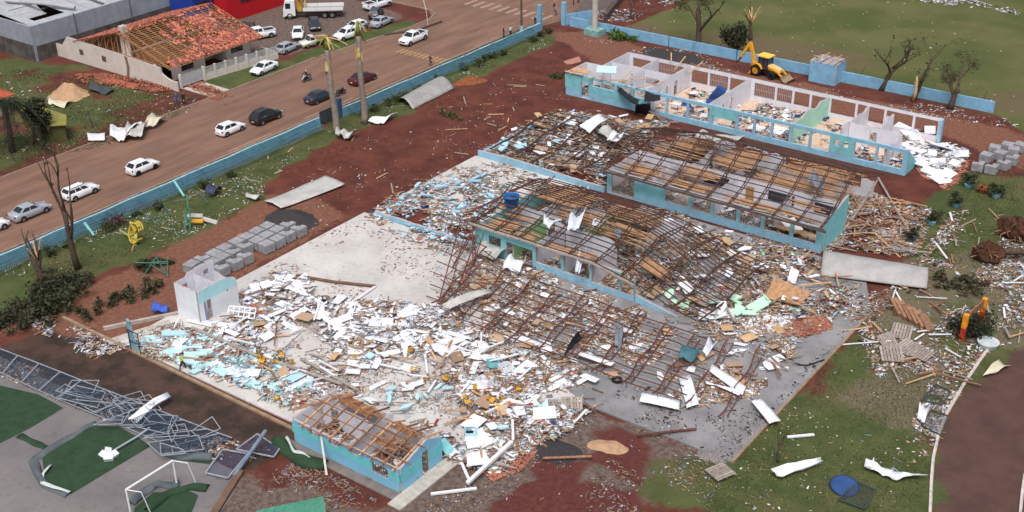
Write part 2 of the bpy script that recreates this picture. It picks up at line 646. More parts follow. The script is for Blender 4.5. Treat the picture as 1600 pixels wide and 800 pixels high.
def M_road():
    m, nt, nn, ll, bs = nodes_of('muddy_asphalt')
    g = nn.new('ShaderNodeNewGeometry')
    mp = nn.new('ShaderNodeMapping')
    mp.inputs['Scale'].default_value = (1.0, 0.16, 1.0)       # streaks run along the traffic
    ll.new(g.outputs['Position'], mp.inputs[0])
    nS = noise_node(nt, 0.7, 7, 0.65, mp.outputs[0])
    nA, nB, nC = noise_node(nt, 0.22, 6, 0.6), noise_node(nt, 1.6, 8, 0.7), noise_node(nt, 14, 4, 0.7)
    c = mixc(nt, ramp(nt, nS, 0.3, 0.7), srgb(108, 80, 66), srgb(140, 105, 86))
    c = mixc(nt, math_node(nt, 'MULTIPLY', ramp(nt, nA, 0.5, 0.75), 0.6), c, srgb(120, 98, 86))
    c = mixc(nt, math_node(nt, 'MULTIPLY', ramp(nt, nB, 0.6, 0.8), 0.6), c, srgb(150, 110, 88))
    c = mixc(nt, math_node(nt, 'MULTIPLY', nC, 0.25), c, srgb(84, 64, 56))
    ll.new(c, bs.inputs['Base Color'])
    bs.inputs['Roughness'].default_value = 0.75
    bump(nt, bs, nB, 0.3, 0.03)
    return m


def M_conc(name, a, b, stain, spots=0.3, sc=0.5):
    m, nt, nn, ll, bs = nodes_of(name)
    nA, nB, nC = noise_node(nt, sc * 0.4, 6, 0.6), noise_node(nt, sc * 3, 9, 0.72), noise_node(nt, 5.0, 6, 0.7)
    c = mixc(nt, ramp(nt, nA, 0.3, 0.7), a, b)
    c = mixc(nt, math_node(nt, 'MULTIPLY', ramp(nt, nB, 0.5, 0.75), 0.6), c, stain)
    c = mixc(nt, math_node(nt, 'MULTIPLY', ramp(nt, noise_node(nt, 0.9, 10, 0.8), 0.55, 0.62), 0.35), c, tuple(x * 0.75 for x in stain))
    c = mixc(nt, math_node(nt, 'MULTIPLY', ramp(nt, nC, 0.62, 0.72), spots), c, tuple(x * 0.4 for x in stain))
    ll.new(c, bs.inputs['Base Color'])
    bs.inputs['Roughness'].default_value = 0.8
    bump(nt, bs, nC, 0.2, 0.01)
    MATS[name] = m
    return m


ROADM = M_road()
rd = [(-60, -200), (-43.4, -200), (-43.4, 60.5), (-41.5, 64), (-40.4, 68), (-40.4, 74), (-44, 82), (-44, 260), (-60, 260), (-60, 74), (-140, 74), (-140, 61), (-62, 61), (-58.6, 58), (-58.2, 52), (-59, 44), (-60, 34)]
slab('road', rd, -0.2, 0.012, ROADM, 'wide asphalt road covered in reddish mud', 'road')
KERB = M('kerb_concrete', srgb(158, 140, 128), 0.85, dirt=0.5)
k = tag(MB().prism([(-60.15, -60), (-60, -60), (-60, 33), (-60.15, 33)], -0.1, 0.12).build('kerb', KERB), 'low kerb between road and vacant lot', 'kerb', kind='structure')
kp = [(-59.95, 34), (-58.95, 44), (-58.1, 52), (-58.35, 57), (-59.4, 59.6), (-61.5, 60.85), (-70, 60.9), (-80, 60.9)]
mb = MB()
for a, b in zip(kp, kp[1:]):
    mb.bar((a[0], a[1], 0.03), (b[0], b[1], 0.03), 0.16, 0.22)
tag(mb.build('kerb', KERB), 'curved pale kerb round the grass corner at the junction', 'kerb', kind='structure')
tag(MB().box(-43.38, -60, -0.1, -43.22, 58, 0.11).build('kerb', KERB), 'low kerb on the school side of the road', 'kerb', kind='structure')
# faded yellow speed hump stripes
hp = thing('speed_hump', 'faded yellow striped hump across the muddy road by the white pickup', 'speed hump', (-47.5, 42.5, 0))
hp['kind'] = 'structure'
YL = M('faded_yellow_paint', srgb(176, 142, 92), 0.8, dirt=0.9, dirtcol=srgb(136, 106, 92), scale=2.5)
mbh = MB()
for i in range(11):
    mbh = MB().box(-4.6 + i * 0.82, -0.9, 0.016, -4.2 + i * 0.82, 0.9, 0.022)
    mbh.build('stripe', YL, hp)
WL = M('faded_white_paint', srgb(166, 144, 130), 0.8, dirt=1.1, dirtcol=srgb(136, 106, 92), scale=2.0)
cwk = thing('zebra_crossing', 'worn white crossing stripes at the far junction', 'crossing', (-50, 68, 0))
cwk['kind'] = 'structure'
for i in range(10):
    MB().box(-9 + i * 1.7, -1.6, 0.016, -8.3 + i * 1.7, 1.6, 0.021).build('stripe', WL, cwk)
for n_, (x, y0, y1) in enumerate([(-44.2, 2, 9), (-44.3, 15, 24), (-44.1, 50, 57)]):
    tag(MB().box(x, y0, 0.016, x + 0.22, y1, 0.021).build('edge_line', WL), ['worn white edge line on the road beside the dark suv', 'worn white edge line by the two palm trunks', 'worn white edge line before the junction'][n_], 'road marking', kind='structure')
slab('pavement', [(-39.6, 66.9), (-52, 104), (-47, 104), (-35.5, 70)], -0.1, 0.05, M('cobble_grey', srgb(96, 86, 84), 0.9, bmp=0.05, var=0.35, scale=5), 'dark cobbled pavement running past the field corner')

# concrete slabs
BEIGE = M_conc('beige_screed', srgb(180, 176, 173), srgb(202, 198, 195), srgb(152, 138, 126), 0.25)
GREYC = M_conc('grey_concrete', srgb(120, 119, 121), srgb(144, 143, 145), srgb(100, 97, 97), 0.9, 0.8)
COURT = M_conc('court_concrete', srgb(104, 100, 101), srgb(124, 119, 119), srgb(92, 80, 73), 0.2, 0.4)
SLABZ = 0.10
slab('beige_slab', [(-19, -33.5), (5.0, -33.2), (5.0, -29.0), (19.8, -29.0), (19.8, -17.3), (12.0, -14.5), (4.5, -1.2), (-19, -1.2)], -0.3, SLABZ, BEIGE, 'pale beige concrete floor slab of the vanished hall')
slab('grey_slab', [(19.8, -17.5), (33.6, -17.4), (33.6, 10.2), (30, 17.5), (4.5, 17.5), (4.5, -1.2), (12.0, -14.5)], -0.3, SLABZ - 0.004, GREYC, 'grey stained concrete yard slab with dark spots')
slab('side_slab', [(-18.6, 3.0), (-4.3, 3.0), (-4.3, 17.9), (-18.6, 17.9)], -0.3, SLABZ - 0.002, BEIGE, 'pale concrete strip beside the blue low wall')
KB = M('slab_edge', srgb(150, 128, 104), 0.9, dirt=0.5)
tag(MB().box(33.62, -17.4, -0.1, 33.8, 10.2, 0.16).build('slab_edge', KB), 'brown edge beam along the grey slab by the lawn', 'kerb', kind='structure')
tag(MB().box(-27, -33.95, -0.1, 4.2, -33.65, 0.13).build('slab_edge', KB), 'low kerb between rubble and the dark muddy strip', 'kerb', kind='structure')
slab('court', [(-34, -41.5), (3.5, -40.2), (5.5, -42.2), (12, -60), (-34, -66)], -0.3, 0.03, COURT, 'grey concrete sports court', 'court')
slab('court_edge', [(3.6, -40.0), (4.2, -40.0), (12.8, -58), (12.1, -58)], -0.2, 0.28, M('brown_kerb', srgb(112, 88, 74), 0.9, dirt=0.4), 'brown kerb along the side of the sports court', 'kerb')
# puddle of pale red water by the block stacks
pud = MB().prism([tuple(p) for p in GP([(345, 388), (362, 378), (372, 366), (398, 360), (425, 357), (420, 366), (392, 377), (372, 388)])], -0.05, 0.012)
tag(pud.build('puddle', M('red_water', srgb(178, 120, 100), 0.2, 0.06, 0.6, spec=0.5)), 'pale red puddle by the concrete block stacks', 'puddle', kind='structure')
pud = MB().prism([tuple(p) for p in GP([(880, 96), (905, 88), (908, 96), (888, 102)])], -0.05, 0.012)
tag(pud.build('puddle', MATS['red_water']), 'small pale puddle left of the roofless block', 'puddle', kind='structure')
# white kerb of the running track
lp = [G(*p) for p in [(1548, 540), (1532, 562), (1505, 602), (1480, 645), (1466, 680), (1458, 715), (1455, 750), (1453, 800), (1452, 840)]]
mb = MB()
WK = M('white_kerb', srgb(206, 196, 190), 0.85, dirt=0.35, scale=2)
mb.tube([(p.x, p.y, 0.06) for p in lp], 0.13, 5)
tag(mb.build('track_kerb', WK), 'curved white kerb along the red running track', 'kerb', kind='structure')
lp = [G(*p) for p in [(1601, 742), (1597, 770), (1594, 800), (1592, 840)]]
tag(MB().tube([(p.x, p.y, 0.06) for p in lp], 0.12, 5).build('track_kerb', WK), 'short white kerb at the outer side of the track', 'kerb', kind='structure')


def mound(name, c, rx, ry, h, mat, label, cat, rz=0, seed=0, n=28, rg=0.12):
    mb = MB()
    vs, fs = [], []
    rr = 10
    for i in range(rr + 1):
        t = i / rr
        for k in range(n):
            a = 2 * PI * k / n
            p = np.array([[math.cos(a) * t * 3 + seed, math.sin(a) * t * 3 + seed * 2.0]])
            w = 1 + (fnoise(np.array([[math.cos(a) * 2 + seed, math.sin(a) * 2 + 9]]), 1.0)[0] - 0.5) * 0.5
            z = h * (math.cos(PI * min(t, 1)) * 0.5 + 0.5) ** 0.85 * (1 + (fnoise(p, 1.3)[0] - 0.5) * rg * 4)
            vs.append((math.cos(a) * rx * t * w, math.sin(a) * ry * t * w, z - 0.06))
    for i in range(rr):
        for k in range(n):
            k2 = (k + 1) % n
            fs.append((i * n + k, (i + 1) * n + k, (i + 1) * n + k2, i * n + k2))
    mb.add(vs, fs)
    o = mb.build(name, mat, smooth=True)
    o.location = (c[0], c[1], 0)
    o.rotation_euler = (0, 0, rz)
    return tag(o, label, cat)


GRAV = M('dark_gravel', srgb(60, 56, 58), 0.95, 0.35, 6, bmp=0.05)
SAND = M('tan_sand', srgb(176, 142, 112), 0.95, 0.15, 2, bmp=0.03)
MSOIL = M('dug_soil', srgb(92, 50, 40), 0.95, 0.35, 2.5, bmp=0.08)
mound('gravel_heap', G(456, 345), 3.6, 2.9, 1.0, GRAV, 'dark grey gravel heap beside the curled pale sheet', 'gravel heap', seed=1)
mound('gravel_heap', G(862, 703), 2.9, 1.7, 0.45, GRAV, 'dark gravel patch by the small blue building', 'gravel heap', rz=0.2, seed=2)
mound('gravel_heap', G(1052, 88), 6.0, 3.0, 0.55, GRAV, 'dark gravel spread under the big tree by the wall', 'gravel heap', seed=3)
mound('sand_heap', G(108, 148), 3.4, 2.6, 1.7, SAND, 'tan sand heap on the vacant lot', 'sand heap', seed=4)
mound('sand_heap', G(948, 697), 1.9, 1.0, 0.25, SAND, 'small spread of pale sand next to the dark gravel patch', 'sand heap', rz=0.5, seed=5)
mound('grey_chips_heap', G(1112, 711), 1.6, 0.9, 0.28, M('grey_chips', srgb(128, 122, 122), 0.95, 0.4, 8, bmp=0.05), 'small heap of grey chips at the slab corner', 'gravel heap', seed=6)
mound('soil_mound', G(535, 233), 4.2, 1.6, 0.8, MSOIL, 'dug red soil bank behind the torn grey tarp', 'soil heap', rz=0.9, seed=7)
mound('soil_mound', G(480, 258), 4.5, 1.4, 0.7, MSOIL, 'long red soil bank at the edge of the lawn', 'soil heap', rz=1.2, seed=8)
mound('soil_mound', G(735, 128), 3.0, 1.3, 0.9, M('orange_soil', srgb(128, 78, 48), 0.95, 0.3, 3, bmp=0.08), 'orange brown earth and root heap near the curved roof sheet', 'soil heap', rz=1.0, seed=9)
mound('soil_mound', G(690, 160), 5.5, 1.2, 0.6, MSOIL, 'low red soil bank below the curved roof sheet', 'soil heap', rz=1.35, seed=10)
mound('soil_mound', G(185, 130), 4.5, 1.4, 0.5, M('tile_dust', srgb(150, 88, 66), 0.95, 0.3, 3), 'bank of broken red tile below the white house wall', 'rubble heap', rz=0.15, seed=12)
# ------------------------------------------------------------------ building helpers
def wall(mb, p0, p1, th, z0, z1, ops=(), mi=(0, 1, 2, 3), band=None, top=None, step=1.5):
    """A wall from p0 to p1; the front is on the right-hand side. Openings (u0, u1, za, zb) are real holes.
    mi = material slots front, back, edges, lower front band."""
    p0, p1 = Vector((*p0[:2], 0)), Vector((*p1[:2], 0))
    d = p1 - p0
    L = d.length
    d /= L
    n = Vector((d.y, -d.x, 0))
    us = {0.0, L}
    zs = {z0, z1}
    for a, b, c, e in ops:
        us |= {max(0, a), min(L, b)}
        zs |= {max(z0, c), min(z1, e)}
    if band:
        zs.add(band)
    if top:
        us |= {i * step for i in range(1, int(L / step) + 1) if i * step < L - 0.1}
    us, zs = sorted(us), sorted(zs)

    def solid(i, k):
        if i < 0 or k < 0 or i >= len(us) - 1 or k >= len(zs) - 1:
            return False
        u, z = (us[i] + us[i + 1]) / 2, (zs[k] + zs[k + 1]) / 2
        return not any(a < u < b and c < z < e for a, b, c, e in ops)

    def pt(i, k, side):
        z = zs[k]
        if top and k > 0:
            z = min(z, max(z0 + 0.02, top(us[i])))
        q = p0 + d * us[i] + n * (th / 2 * side)
        return (q.x, q.y, z)
    for i in range(len(us) - 1):
        for k in range(len(zs) - 1):
            if not solid(i, k):
                continue
            F = [pt(i, k, 1), pt(i + 1, k, 1), pt(i + 1, k + 1, 1), pt(i, k + 1, 1)]
            B = [pt(i, k, -1), pt(i + 1, k, -1), pt(i + 1, k + 1, -1), pt(i, k + 1, -1)]
            if max(abs(F[3][2] - F[0][2]), abs(F[2][2] - F[1][2])) < 0.01:
                continue
            low = band is not None and zs[k + 1] <= band + 1e-6
            mb.add(F, [(0, 1, 2, 3)], mi[3] if low else mi[0])
            mb.add(B, [(3, 2, 1, 0)], mi[1])
            if not solid(i - 1, k):
                mb.add([F[0], F[3], B[3], B[0]], [(0, 1, 2, 3)], mi[2])
            if not solid(i + 1, k):
                mb.add([F[1], B[1], B[2], F[2]], [(0, 1, 2, 3)], mi[2])
            if not solid(i, k + 1) or (top and zs[k + 1] > min(top(us[i]), top(us[i + 1]))):
                mb.add([F[3], F[2], B[2], B[3]], [(0, 1, 2, 3)], mi[2])
            if not solid(i, k - 1) and k > 0:
                mb.add([F[0], B[0], B[1], F[1]], [(0, 1, 2, 3)], mi[2])
    return mb


def ragged(base, amp, seed, lo=0.3):
    return lambda u: max(lo, base + (fnoise(np.array([[u * 1.0 + seed, seed * 3.7]]), 0.9)[0] - 0.5) * 2 * amp)


LBLUE = M('light_blue_wall', srgb(140, 188, 212), 0.85, 0.12, 1.1, dirt=0.32, dirtcol=srgb(128, 138, 140))
TEAL = M('teal_wall', srgb(124, 190, 198), 0.85, 0.12, 1.1, dirt=0.3, dirtcol=srgb(128, 146, 144))
INW = M('inner_white_wall', srgb(216, 216, 224), 0.88, 0.07, 0.7, dirt=0.12, dirtcol=srgb(150, 138, 132))
EDGE = M('wall_top_raw', srgb(176, 168, 170), 0.92, 0.2, 3, dirt=0.35)
MINT = M('mint_wall', srgb(168, 216, 198), 0.88, 0.08, 0.8, dirt=0.1)
GREENW = M('pale_green_wall', srgb(146, 196, 138), 0.88, 0.1, 0.8, dirt=0.15)
FLOOR = M('tan_floor', srgb(206, 178, 156), 0.7, 0.12, 1.2, dirt=0.3, dirtcol=srgb(170, 150, 140))
RUST = M('rusty_steel', srgb(84, 62, 56), 0.85, 0.3, 3, rnd=0.2)
RUSTR = M('red_rusty_steel', srgb(104, 66, 58), 0.85, 0.3, 3, rnd=0.2)
WOOD = M('raw_timber', srgb(190, 152, 116), 0.85, 0.25, 3, rnd=0.22, dirt=0.15)
WOODD = M('brown_timber', srgb(142, 106, 84), 0.9, 0.3, 3, rnd=0.22, dirt=0.2)
WOODG = M('grey_timber', srgb(150, 140, 132), 0.9, 0.25, 3, rnd=0.2)
GRILLE = M('grille_paint', srgb(176, 178, 184), 0.7, 0.15, 3)
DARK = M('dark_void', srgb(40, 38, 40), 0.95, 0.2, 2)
WMET = M('white_metal', srgb(222, 224, 228), 0.5, 0.06, 2, dirt=0.08, dirtcol=srgb(150, 130, 118))
WMATS = [LBLUE, INW, EDGE, TEAL]


def grille(par, x0, x1, y, z0, z1, world=True, n=None, mat=None):
    """Window bars: verticals with cross rails, one part."""
    mb = MB()
    n = n or max(3, int((x1 - x0) / 0.24))
    for i in range(n + 1):
        x = x0 + (x1 - x0) * i / n
        mb.box(x - 0.014, y - 0.02, z0, x + 0.014, y + 0.02, z1)
    for t in (0.02, 0.5, 0.98):
        z = z0 + (z1 - z0) * t
        mb.box(x0, y - 0.045, z - 0.016, x1, y - 0.021, z + 0.016)
    return mb.build('window_grille', mat or GRILLE, par, world=world)


def roof_frame(par, x0, x1, prof, ntr, npur, warp=None, mat=None, depth=0.55, w=0.085, skip=(), pskip=(), pw=0.07):
    """Steel roof: prof = list of (y, z) from front eave over ridge to back eave. Each truss and each purlin is a part."""
    warp = warp or (lambda p: p)
    mat = mat or RUST
    segs = list(zip(prof, prof[1:]))
    for i in range(ntr):
        if i in skip:
            continue
        x = x0 + (x1 - x0) * i / (ntr - 1)
        mb = MB()
        for (ya, za), (yb, zb) in segs:
            k = max(4, int(abs(yb - ya) / 0.75))
            tp, bt = [], []
            for j in range(k + 1):
                t = j / k
                y, z = ya + (yb - ya) * t, za + (zb - za) * t
                tp.append(warp((x, y, z)))
                bt.append(warp((x + 0.05, y, z - depth * min(1, 0.25 + 1.5 * min(t, 1.0) if (ya, za) == prof[0] else 0.25 + 1.5 * (1 - t)))))
            for j in range(k):
                mb.bar(tp[j], tp[j + 1], w, w)
                mb.bar(bt[j], bt[j + 1], w * 0.9, w * 0.9)
                a, b = (tp[j], bt[j + 1]) if j % 2 else (bt[j], tp[j + 1])
                mb.bar(a, b, w * 0.55, w * 0.55)
        mb.build('roof_truss', mat, par, world=True)
    q = 0
    for (ya, za), (yb, zb) in segs:
        for j in range(npur + 1):
            q += 1
            if q in pskip:
                continue
            t = (j + 0.02) / (npur + 0.04)
            y, z = ya + (yb - ya) * t, za + (zb - za) * t + 0.09
            mb = MB()
            ns = max(2, int((x1 - x0) / 2.8))
            e0, e1 = random.uniform(-0.9, 0.3), random.uniform(-0.3, 0.9)
            pts = []
            for i in range(ns + 1):
                x = x0 + e0 + (x1 + e1 - x0 - e0) * i / ns
                pts.append(warp((x, y + random.uniform(-0.05, 0.05), z + random.uniform(-0.04, 0.04))))
            for a, b in zip(pts, pts[1:]):
                mb.bar(a, b, pw, pw * 1.3)
            mb.build('purlin', mat, par, world=True)


def plank_patch(par, x0, x1, y0, y1, z, mat, warp=None, pw=0.22, miss=0.15, name='ceiling_lining', along='x'):
    """Wooden ceiling lining: many narrow boards with gaps, one part."""
    mb = MB()
    warp = warp or (lambda p: p)
    n = int(abs((y1 - y0) if along == 'x' else (x1 - x0)) / pw)
    for i in range(n):
        if random.random() < miss:
            continue
        a = random.uniform(0, 0.25)
        b = random.uniform(0.75, 1)
        dz = random.uniform(-0.06, 0.06)
        if along == 'x':
            y = y0 + (i + 0.5) * pw
            p, q_ = (x0 + (x1 - x0) * a, y, z + dz), (x0 + (x1 - x0) * b, y + random.uniform(-0.1, 0.1), z - dz)
        else:
            x = x0 + (i + 0.5) * pw
            p, q_ = (x, y0 + (y1 - y0) * a, z + dz), (x + random.uniform(-0.1, 0.1), y0 + (y1 - y0) * b, z - dz)
        mb.bar(warp(p), warp(q_), pw * 0.93, 0.03)
    o = mb.build(name, mat, par, world=True)
    o['kind'] = 'stuff'
    return o


# ------------------------------------------------------------------ roofless classroom block at the back
B1 = thing('school_building', 'long roofless light blue school block with open window frames, nearest the field', 'building', (2, 47, 0))
y0 = 41.4
T1 = 3.15
ops = [(-19.1, -17.9, 0.1, 2.3), (-17.4, -13.9, 2.0, 2.85), (-13.5, -11.2, 1.9, 2.85), (-11.0, -9.0, 1.9, 2.85)]
for a, b in ((-8.6, -6.25), (-5.95, -3.25), (-2.95, 0.0), (3.9, 5.95), (6.25, 8.25), (8.55, 10.7), (11.0, 13.2), (13.5, 15.8), (18.9, 21.35), (21.65, 24.6)):
    ops.append((a, b, 0.7, 2.72))
ops += [(0.5, 3.6, 0.7, 1.75), (16.4, 17.0, 1.7, 2.45), (17.5, 18.1, 1.7, 2.45)]
mb = MB()
wall(mb, (-21.5, y0), (25.1, y0), 0.26, 0, T1, [(a + 21.5, b + 21.5, c, e) for a, b, c, e in ops], mi=(0, 1, 2, 0))
mb.build('front_wall', [LBLUE, INW, M('blue_wall_top', srgb(140, 184, 214), 0.9, 0.12, 2, dirt=0.2, dirtcol=srgb(190, 190, 195)), TEAL], B1, world=True)
for a, b, z in ((-21.6, -8.8, 1.0), (0.1, 3.75, 1.8), (15.95, 18.75, 0.75)):       # teal upper band, proud of the wall
    mb = MB()
    o2 = [(p - a, q - a, c, e) for p, q, c, e in ops if p > a - 0.1 and q < b + 0.1]
    wall(mb, (a, y0 - 0.14), (b, y0 - 0.14), 0.012, z, T1 - 0.02 if a > -20 else 3.12, o2, mi=(0, 0, 0, 0))
    mb.build('teal_band', TEAL, B1, world=True)
mb = MB()
bo = [(-18.2, -15.2, 1.2, 2.5), (-14.5, -10.2, 0.8, 2.6), (-9.0, -6.55, 0.8, 2.6), (-6.25, -3.55, 0.8, 2.6), (-3.25, -0.75, 0.8, 2.6), (0.3, 3.2, 0.8, 2.6), (3.5, 5.6, 0.8, 2.6), (5.9, 8.0, 0.8, 2.6), (8.3, 10.4, 0.8, 2.6), (10.9, 14.1, 0.75, 2.7), (14.4, 17.8, 0.75, 2.7), (18.1, 21.4, 0.75, 2.7), (21.7, 24.5, 0.75, 2.7)]
wall(mb, (-18.9, 53.1), (24.9, 53.1), 0.24, 0, T1 - 0.1, [(a + 18.9, b + 18.9, c, e) for a, b, c, e in bo], mi=(1, 0, 2, 1))
mb.build('rear_wall', [LBLUE, INW, EDGE], B1, world=True)
for (pa, pb, mt, top, oo) in (
        ((-21.5, 46.2), (-21.5, 41.55), (TEAL, INW), None, []), ((-18.9, 52.95), (-18.9, 46.3), (LBLUE, INW), None, [(2, 3, 1.2, 2.2)]), ((-18.8, 46.2), (-21.35, 46.2), (TEAL, INW), None, []),
        ((-9.3, 52.97), (-9.3, 41.55), (INW, INW), None, [(3.5, 4.3, 0.1, 2.1), (6, 7.6, 0.9, 2.0)]), ((-0.3, 52.97), (-0.3, 41.55), (INW, INW), None, [(5.2, 6.0, 0.1, 2.1), (7.5, 9, 0.9, 1.9)]),
        ((10.6, 52.97), (10.6, 41.55), (MINT, MINT), ragged(2.9, 0.5, 3, 1.2), []), ((-18.7, 48.2), (-9.45, 48.2), (INW, INW), None, [(3.2, 4.0, 0.1, 2.1), (5.5, 7.5, 1.2, 2.1)]),
        ((-14.2, 52.97), (-14.2, 48.35), (INW, INW), None, []), ((-13.5, 48.05), (-13.5, 41.55), (INW, INW), None, [(3, 3.9, 0.1, 2.1)]),
        ((15.8, 52.97), (15.8, 44.6), (INW, INW), ragged(2.6, 0.6, 5, 0.8), []), ((15.95, 46.8), (22.2, 46.8), (INW, INW), ragged(2.7, 0.35, 8, 1.0), [(2.6, 3.5, 0.1, 2.1)]),
        ((19.0, 52.97), (19.0, 46.95), (INW, INW), ragged(2.2, 0.9, 9, 0.5), []), ((22.4, 46.6), (22.4, 41.55), (INW, INW), ragged(2.4, 0.6, 11, 0.6), [(2.2, 3.1, 0.1, 2.0)]),
        ((25.0, 41.55), (25.0, 45.2), (TEAL, INW), lambda u: 3.1 - u * 0.78, [])):
    mb = MB()
    wall(mb, pa, pb, 0.2, 0, T1 - 0.04, oo, mi=(0, 1, 2, 0), top=top, step=0.7)
    mb.build('partition_wall', [mt[0], mt[1], EDGE], B1, world=True)
MB().box(24.75, 52.6, 0, 25.05, 53.3, 3.0).build('corner_post', LBLUE, B1, world=True)
MB().box(-9.1, 41.55, 0, 24.6, 52.95, 0.12).build('tiled_floor', FLOOR, B1, world=True)
MB().box(-21.3, 41.55, 0, -9.4, 48.0, 0.11).build('tiled_floor', M('dull_floor', srgb(170, 158, 150), 0.8, 0.2, 1.5, dirt=0.4), B1, world=True)
for x0_, x1_ in ((0.3, 3.2), (3.5, 5.6), (-6.25, -3.55), (-14.5, -10.2)):
    grille(B1, x0_, x1_, 53.1, 0.82, 2.58)
for x0_ in (3.9, 6.25):
    grille(B1, x0_ + 0.05, x0_ + 1.9, y0 + 0.02, 0.72, 1.6)
for i in range(9):                                             # timber scraps of the lost roof over the left rooms
    x = -20.5 + i * 1.4
    MB().bar((x, 41.2 + random.uniform(-0.8, 0.4), 3.25), (x + random.uniform(-1, 4.5), 43 + random.uniform(-1, 3.5), 3.3 + random.uniform(0, 0.25)), 0.12, 0.07).build('roof_timber', WOOD, B1, world=True)
plank_patch(B1, -22.0, -18.0, 41.0, 43.6, 3.28, WOOD, pw=0.45, miss=0.3, name='eave_timbers')
for p, q in (((-12, 52.6, 3.1), (-12.3, 53.0, 4.3)), ((-10.8, 51.5, 2.6), (-10.2, 53.2, 4.1)), ((-8.5, 51.2, 2.5), (-7.6, 53.4, 3.9))):
    MB().bar(p, q, 0.16, 0.08).build('roof_timber', WOOD, B1, world=True)
mb = MB().obox((-17.2, 44.5, 3.4), (2.6, 1.6, 0.08), Matrix.Rotation(0.5, 3, 'Z') @ Matrix.Rotation(0.25, 3, 'X'))
tag(mb.build('ceiling_panel', M('pale_cyan_panel', srgb(186, 226, 232), 0.7, 0.06), origin=(-17.2, 44.5, 3.4)), 'pale cyan panel lying on top of the roofless block walls', 'panel')

# ------------------------------------------------------------------ middle block with rusty steel roof frame
B2 = thing('school_building', 'blue school block under bare dark steel trusses, in front of the roofless block', 'building', (12, 26, 0))
y2 = 18.3
ops = [(0.3, 3.2, 0.15, 2.45), (7.1, 9.9, 0.95, 2.55), (10.3, 12.6, 0.9, 2.55), (12.95, 15.6, 0.9, 2.55), (16.0, 18.4, 0.9, 2.55), (18.8, 21.6, 0.9, 2.55), (22.0, 24.45, 0.9, 2.55)]
mb = MB()
wall(mb, (-0.3, y2), (25.1, y2), 0.24, 0, 2.85, [(a + 0.3, b + 0.3, c, e) for a, b, c, e in ops], mi=(0, 1, 2, 3), band=0.95)
mb.build('front_wall', [TEAL, INW, EDGE, LBLUE], B2, world=True)
for a, b, c, e in ops[:5]:
    grille(B2, a + 0.03, b - 0.03, y2, c, e)
mb = MB()
wall(mb, (25.0, y2 + 0.14), (25.0, 24.3), 0.22, 0, 4.2, [], mi=(0, 1, 2, 0), top=lambda u: 3.2 + u * 0.15 + (0.1 if int(u * 2) % 2 else 0))
mb.build('end_wall', [TEAL, INW, EDGE], B2, world=True)
DGREY = M('blackboard', srgb(58, 62, 72), 0.8, 0.1)
for (pa, pb, oo, mt, top) in (
        ((0.0, 24.5), (11.0, 24.5), [(4.6, 5.5, 0.1, 2.1)], INW, ragged(2.9, 0.15, 2, 1)), ((11.2, 24.5), (24.8, 24.5), [(2.4, 3.3, 0.1, 2.1)], INW, None),
        ((0.0, 33.3), (24.5, 33.3), [(2, 5, 1, 2.5), (8, 11, 1, 2.5), (14, 17, 1, 2.5), (20, 23, 1, 2.5)], INW, ragged(2.4, 0.8, 4, 0.4)),
        ((-0.2, 24.4), (-0.2, 18.5), [], INW, ragged(2.8, 0.2, 3, 1)), ((5.3, 24.3), (5.3, 18.5), [], INW, None), ((12.4, 24.3), (12.4, 18.5), [], INW, None), ((18.9, 24.3), (18.9, 20.2), [], INW, ragged(2.5, 0.4, 6, 1)),
        ((6.5, 33.1), (6.5, 24.7), [(3, 3.9, 0.1, 2.1)], INW, ragged(2.6, 0.5, 7, 0.8)), ((14.0, 33.1), (14.0, 24.7), [], INW, ragged(2.5, 0.6, 8, 0.8)), ((21.0, 33.1), (21.0, 27.5), [], INW, ragged(2.0, 0.8, 9, 0.5))):
    mb = MB()
    wall(mb, pa, pb, 0.16, 0, 2.95, oo, mi=(0, 0, 1, 0), top=top, step=0.8)
    mb.build('partition_wall', [mt, EDGE], B2, world=True)
for x in (8.5, 16.2, 21.5):
    MB().box(x, 24.36, 1.25, x + 3.0, 24.41, 2.35).build('blackboard', DGREY, B2, world=True)
MB().box(13.6, 24.3, 0.1, 14.5, 24.36, 2.15).build('door', M('tan_door', srgb(176, 136, 90), 0.7), B2, world=True)
MB().box(0.0, 18.5, 0, 24.8, 33.2, 0.11).build('tiled_floor', MATS['dull_floor'], B2, world=True)
w2 = lambda p: (p[0] + 0.3 * math.sin(p[1] * 0.4), p[1], p[2] + 0.07 * math.sin(p[0] * 0.9 + p[1] * 0.5) - (0.25 * max(0, 4 - p[0]) if p[1] > 24 else 0))
roof_frame(B2, -0.4, 24.8, [(17.3, 3.1), (26.0, 6.0), (34.0, 2.9)], 11, 10, warp=w2)
mb = MB().bar((-0.6, 17.15, 3.05), (25.8, 17.15, 3.05), 0.14, 0.22)
mb.build('eave_beam', M('rust_eave', srgb(96, 78, 74), 0.8, 0.25, 3), B2, world=True)
mb = MB().bar((-0.6, 17.5, 2.9), (25.4, 17.5, 2.92), 0.5, 0.05)
mb.build('eave_board', WOODG, B2, world=True)
LINING = M('orange_lining', srgb(176, 136, 102), 0.8, 0.25, 2.5)
for a in ((0.4, 6.0, 18.7, 21.4), (5.6, 13.0, 18.6, 20.2), (6.0, 11.5, 21.3, 24.0), (13.2, 24.6, 24.8, 28.0), (0.6, 7.2, 25.0, 31.0), (13.0, 24.4, 18.6, 19.8), (14.5, 24, 28.6, 32.5), (7.5, 13.5, 26, 32), (19.2, 24.6, 21, 23)):
    plank_patch(B2, a[0], a[1], a[2], a[3], 2.95, LINING, miss=0.16)
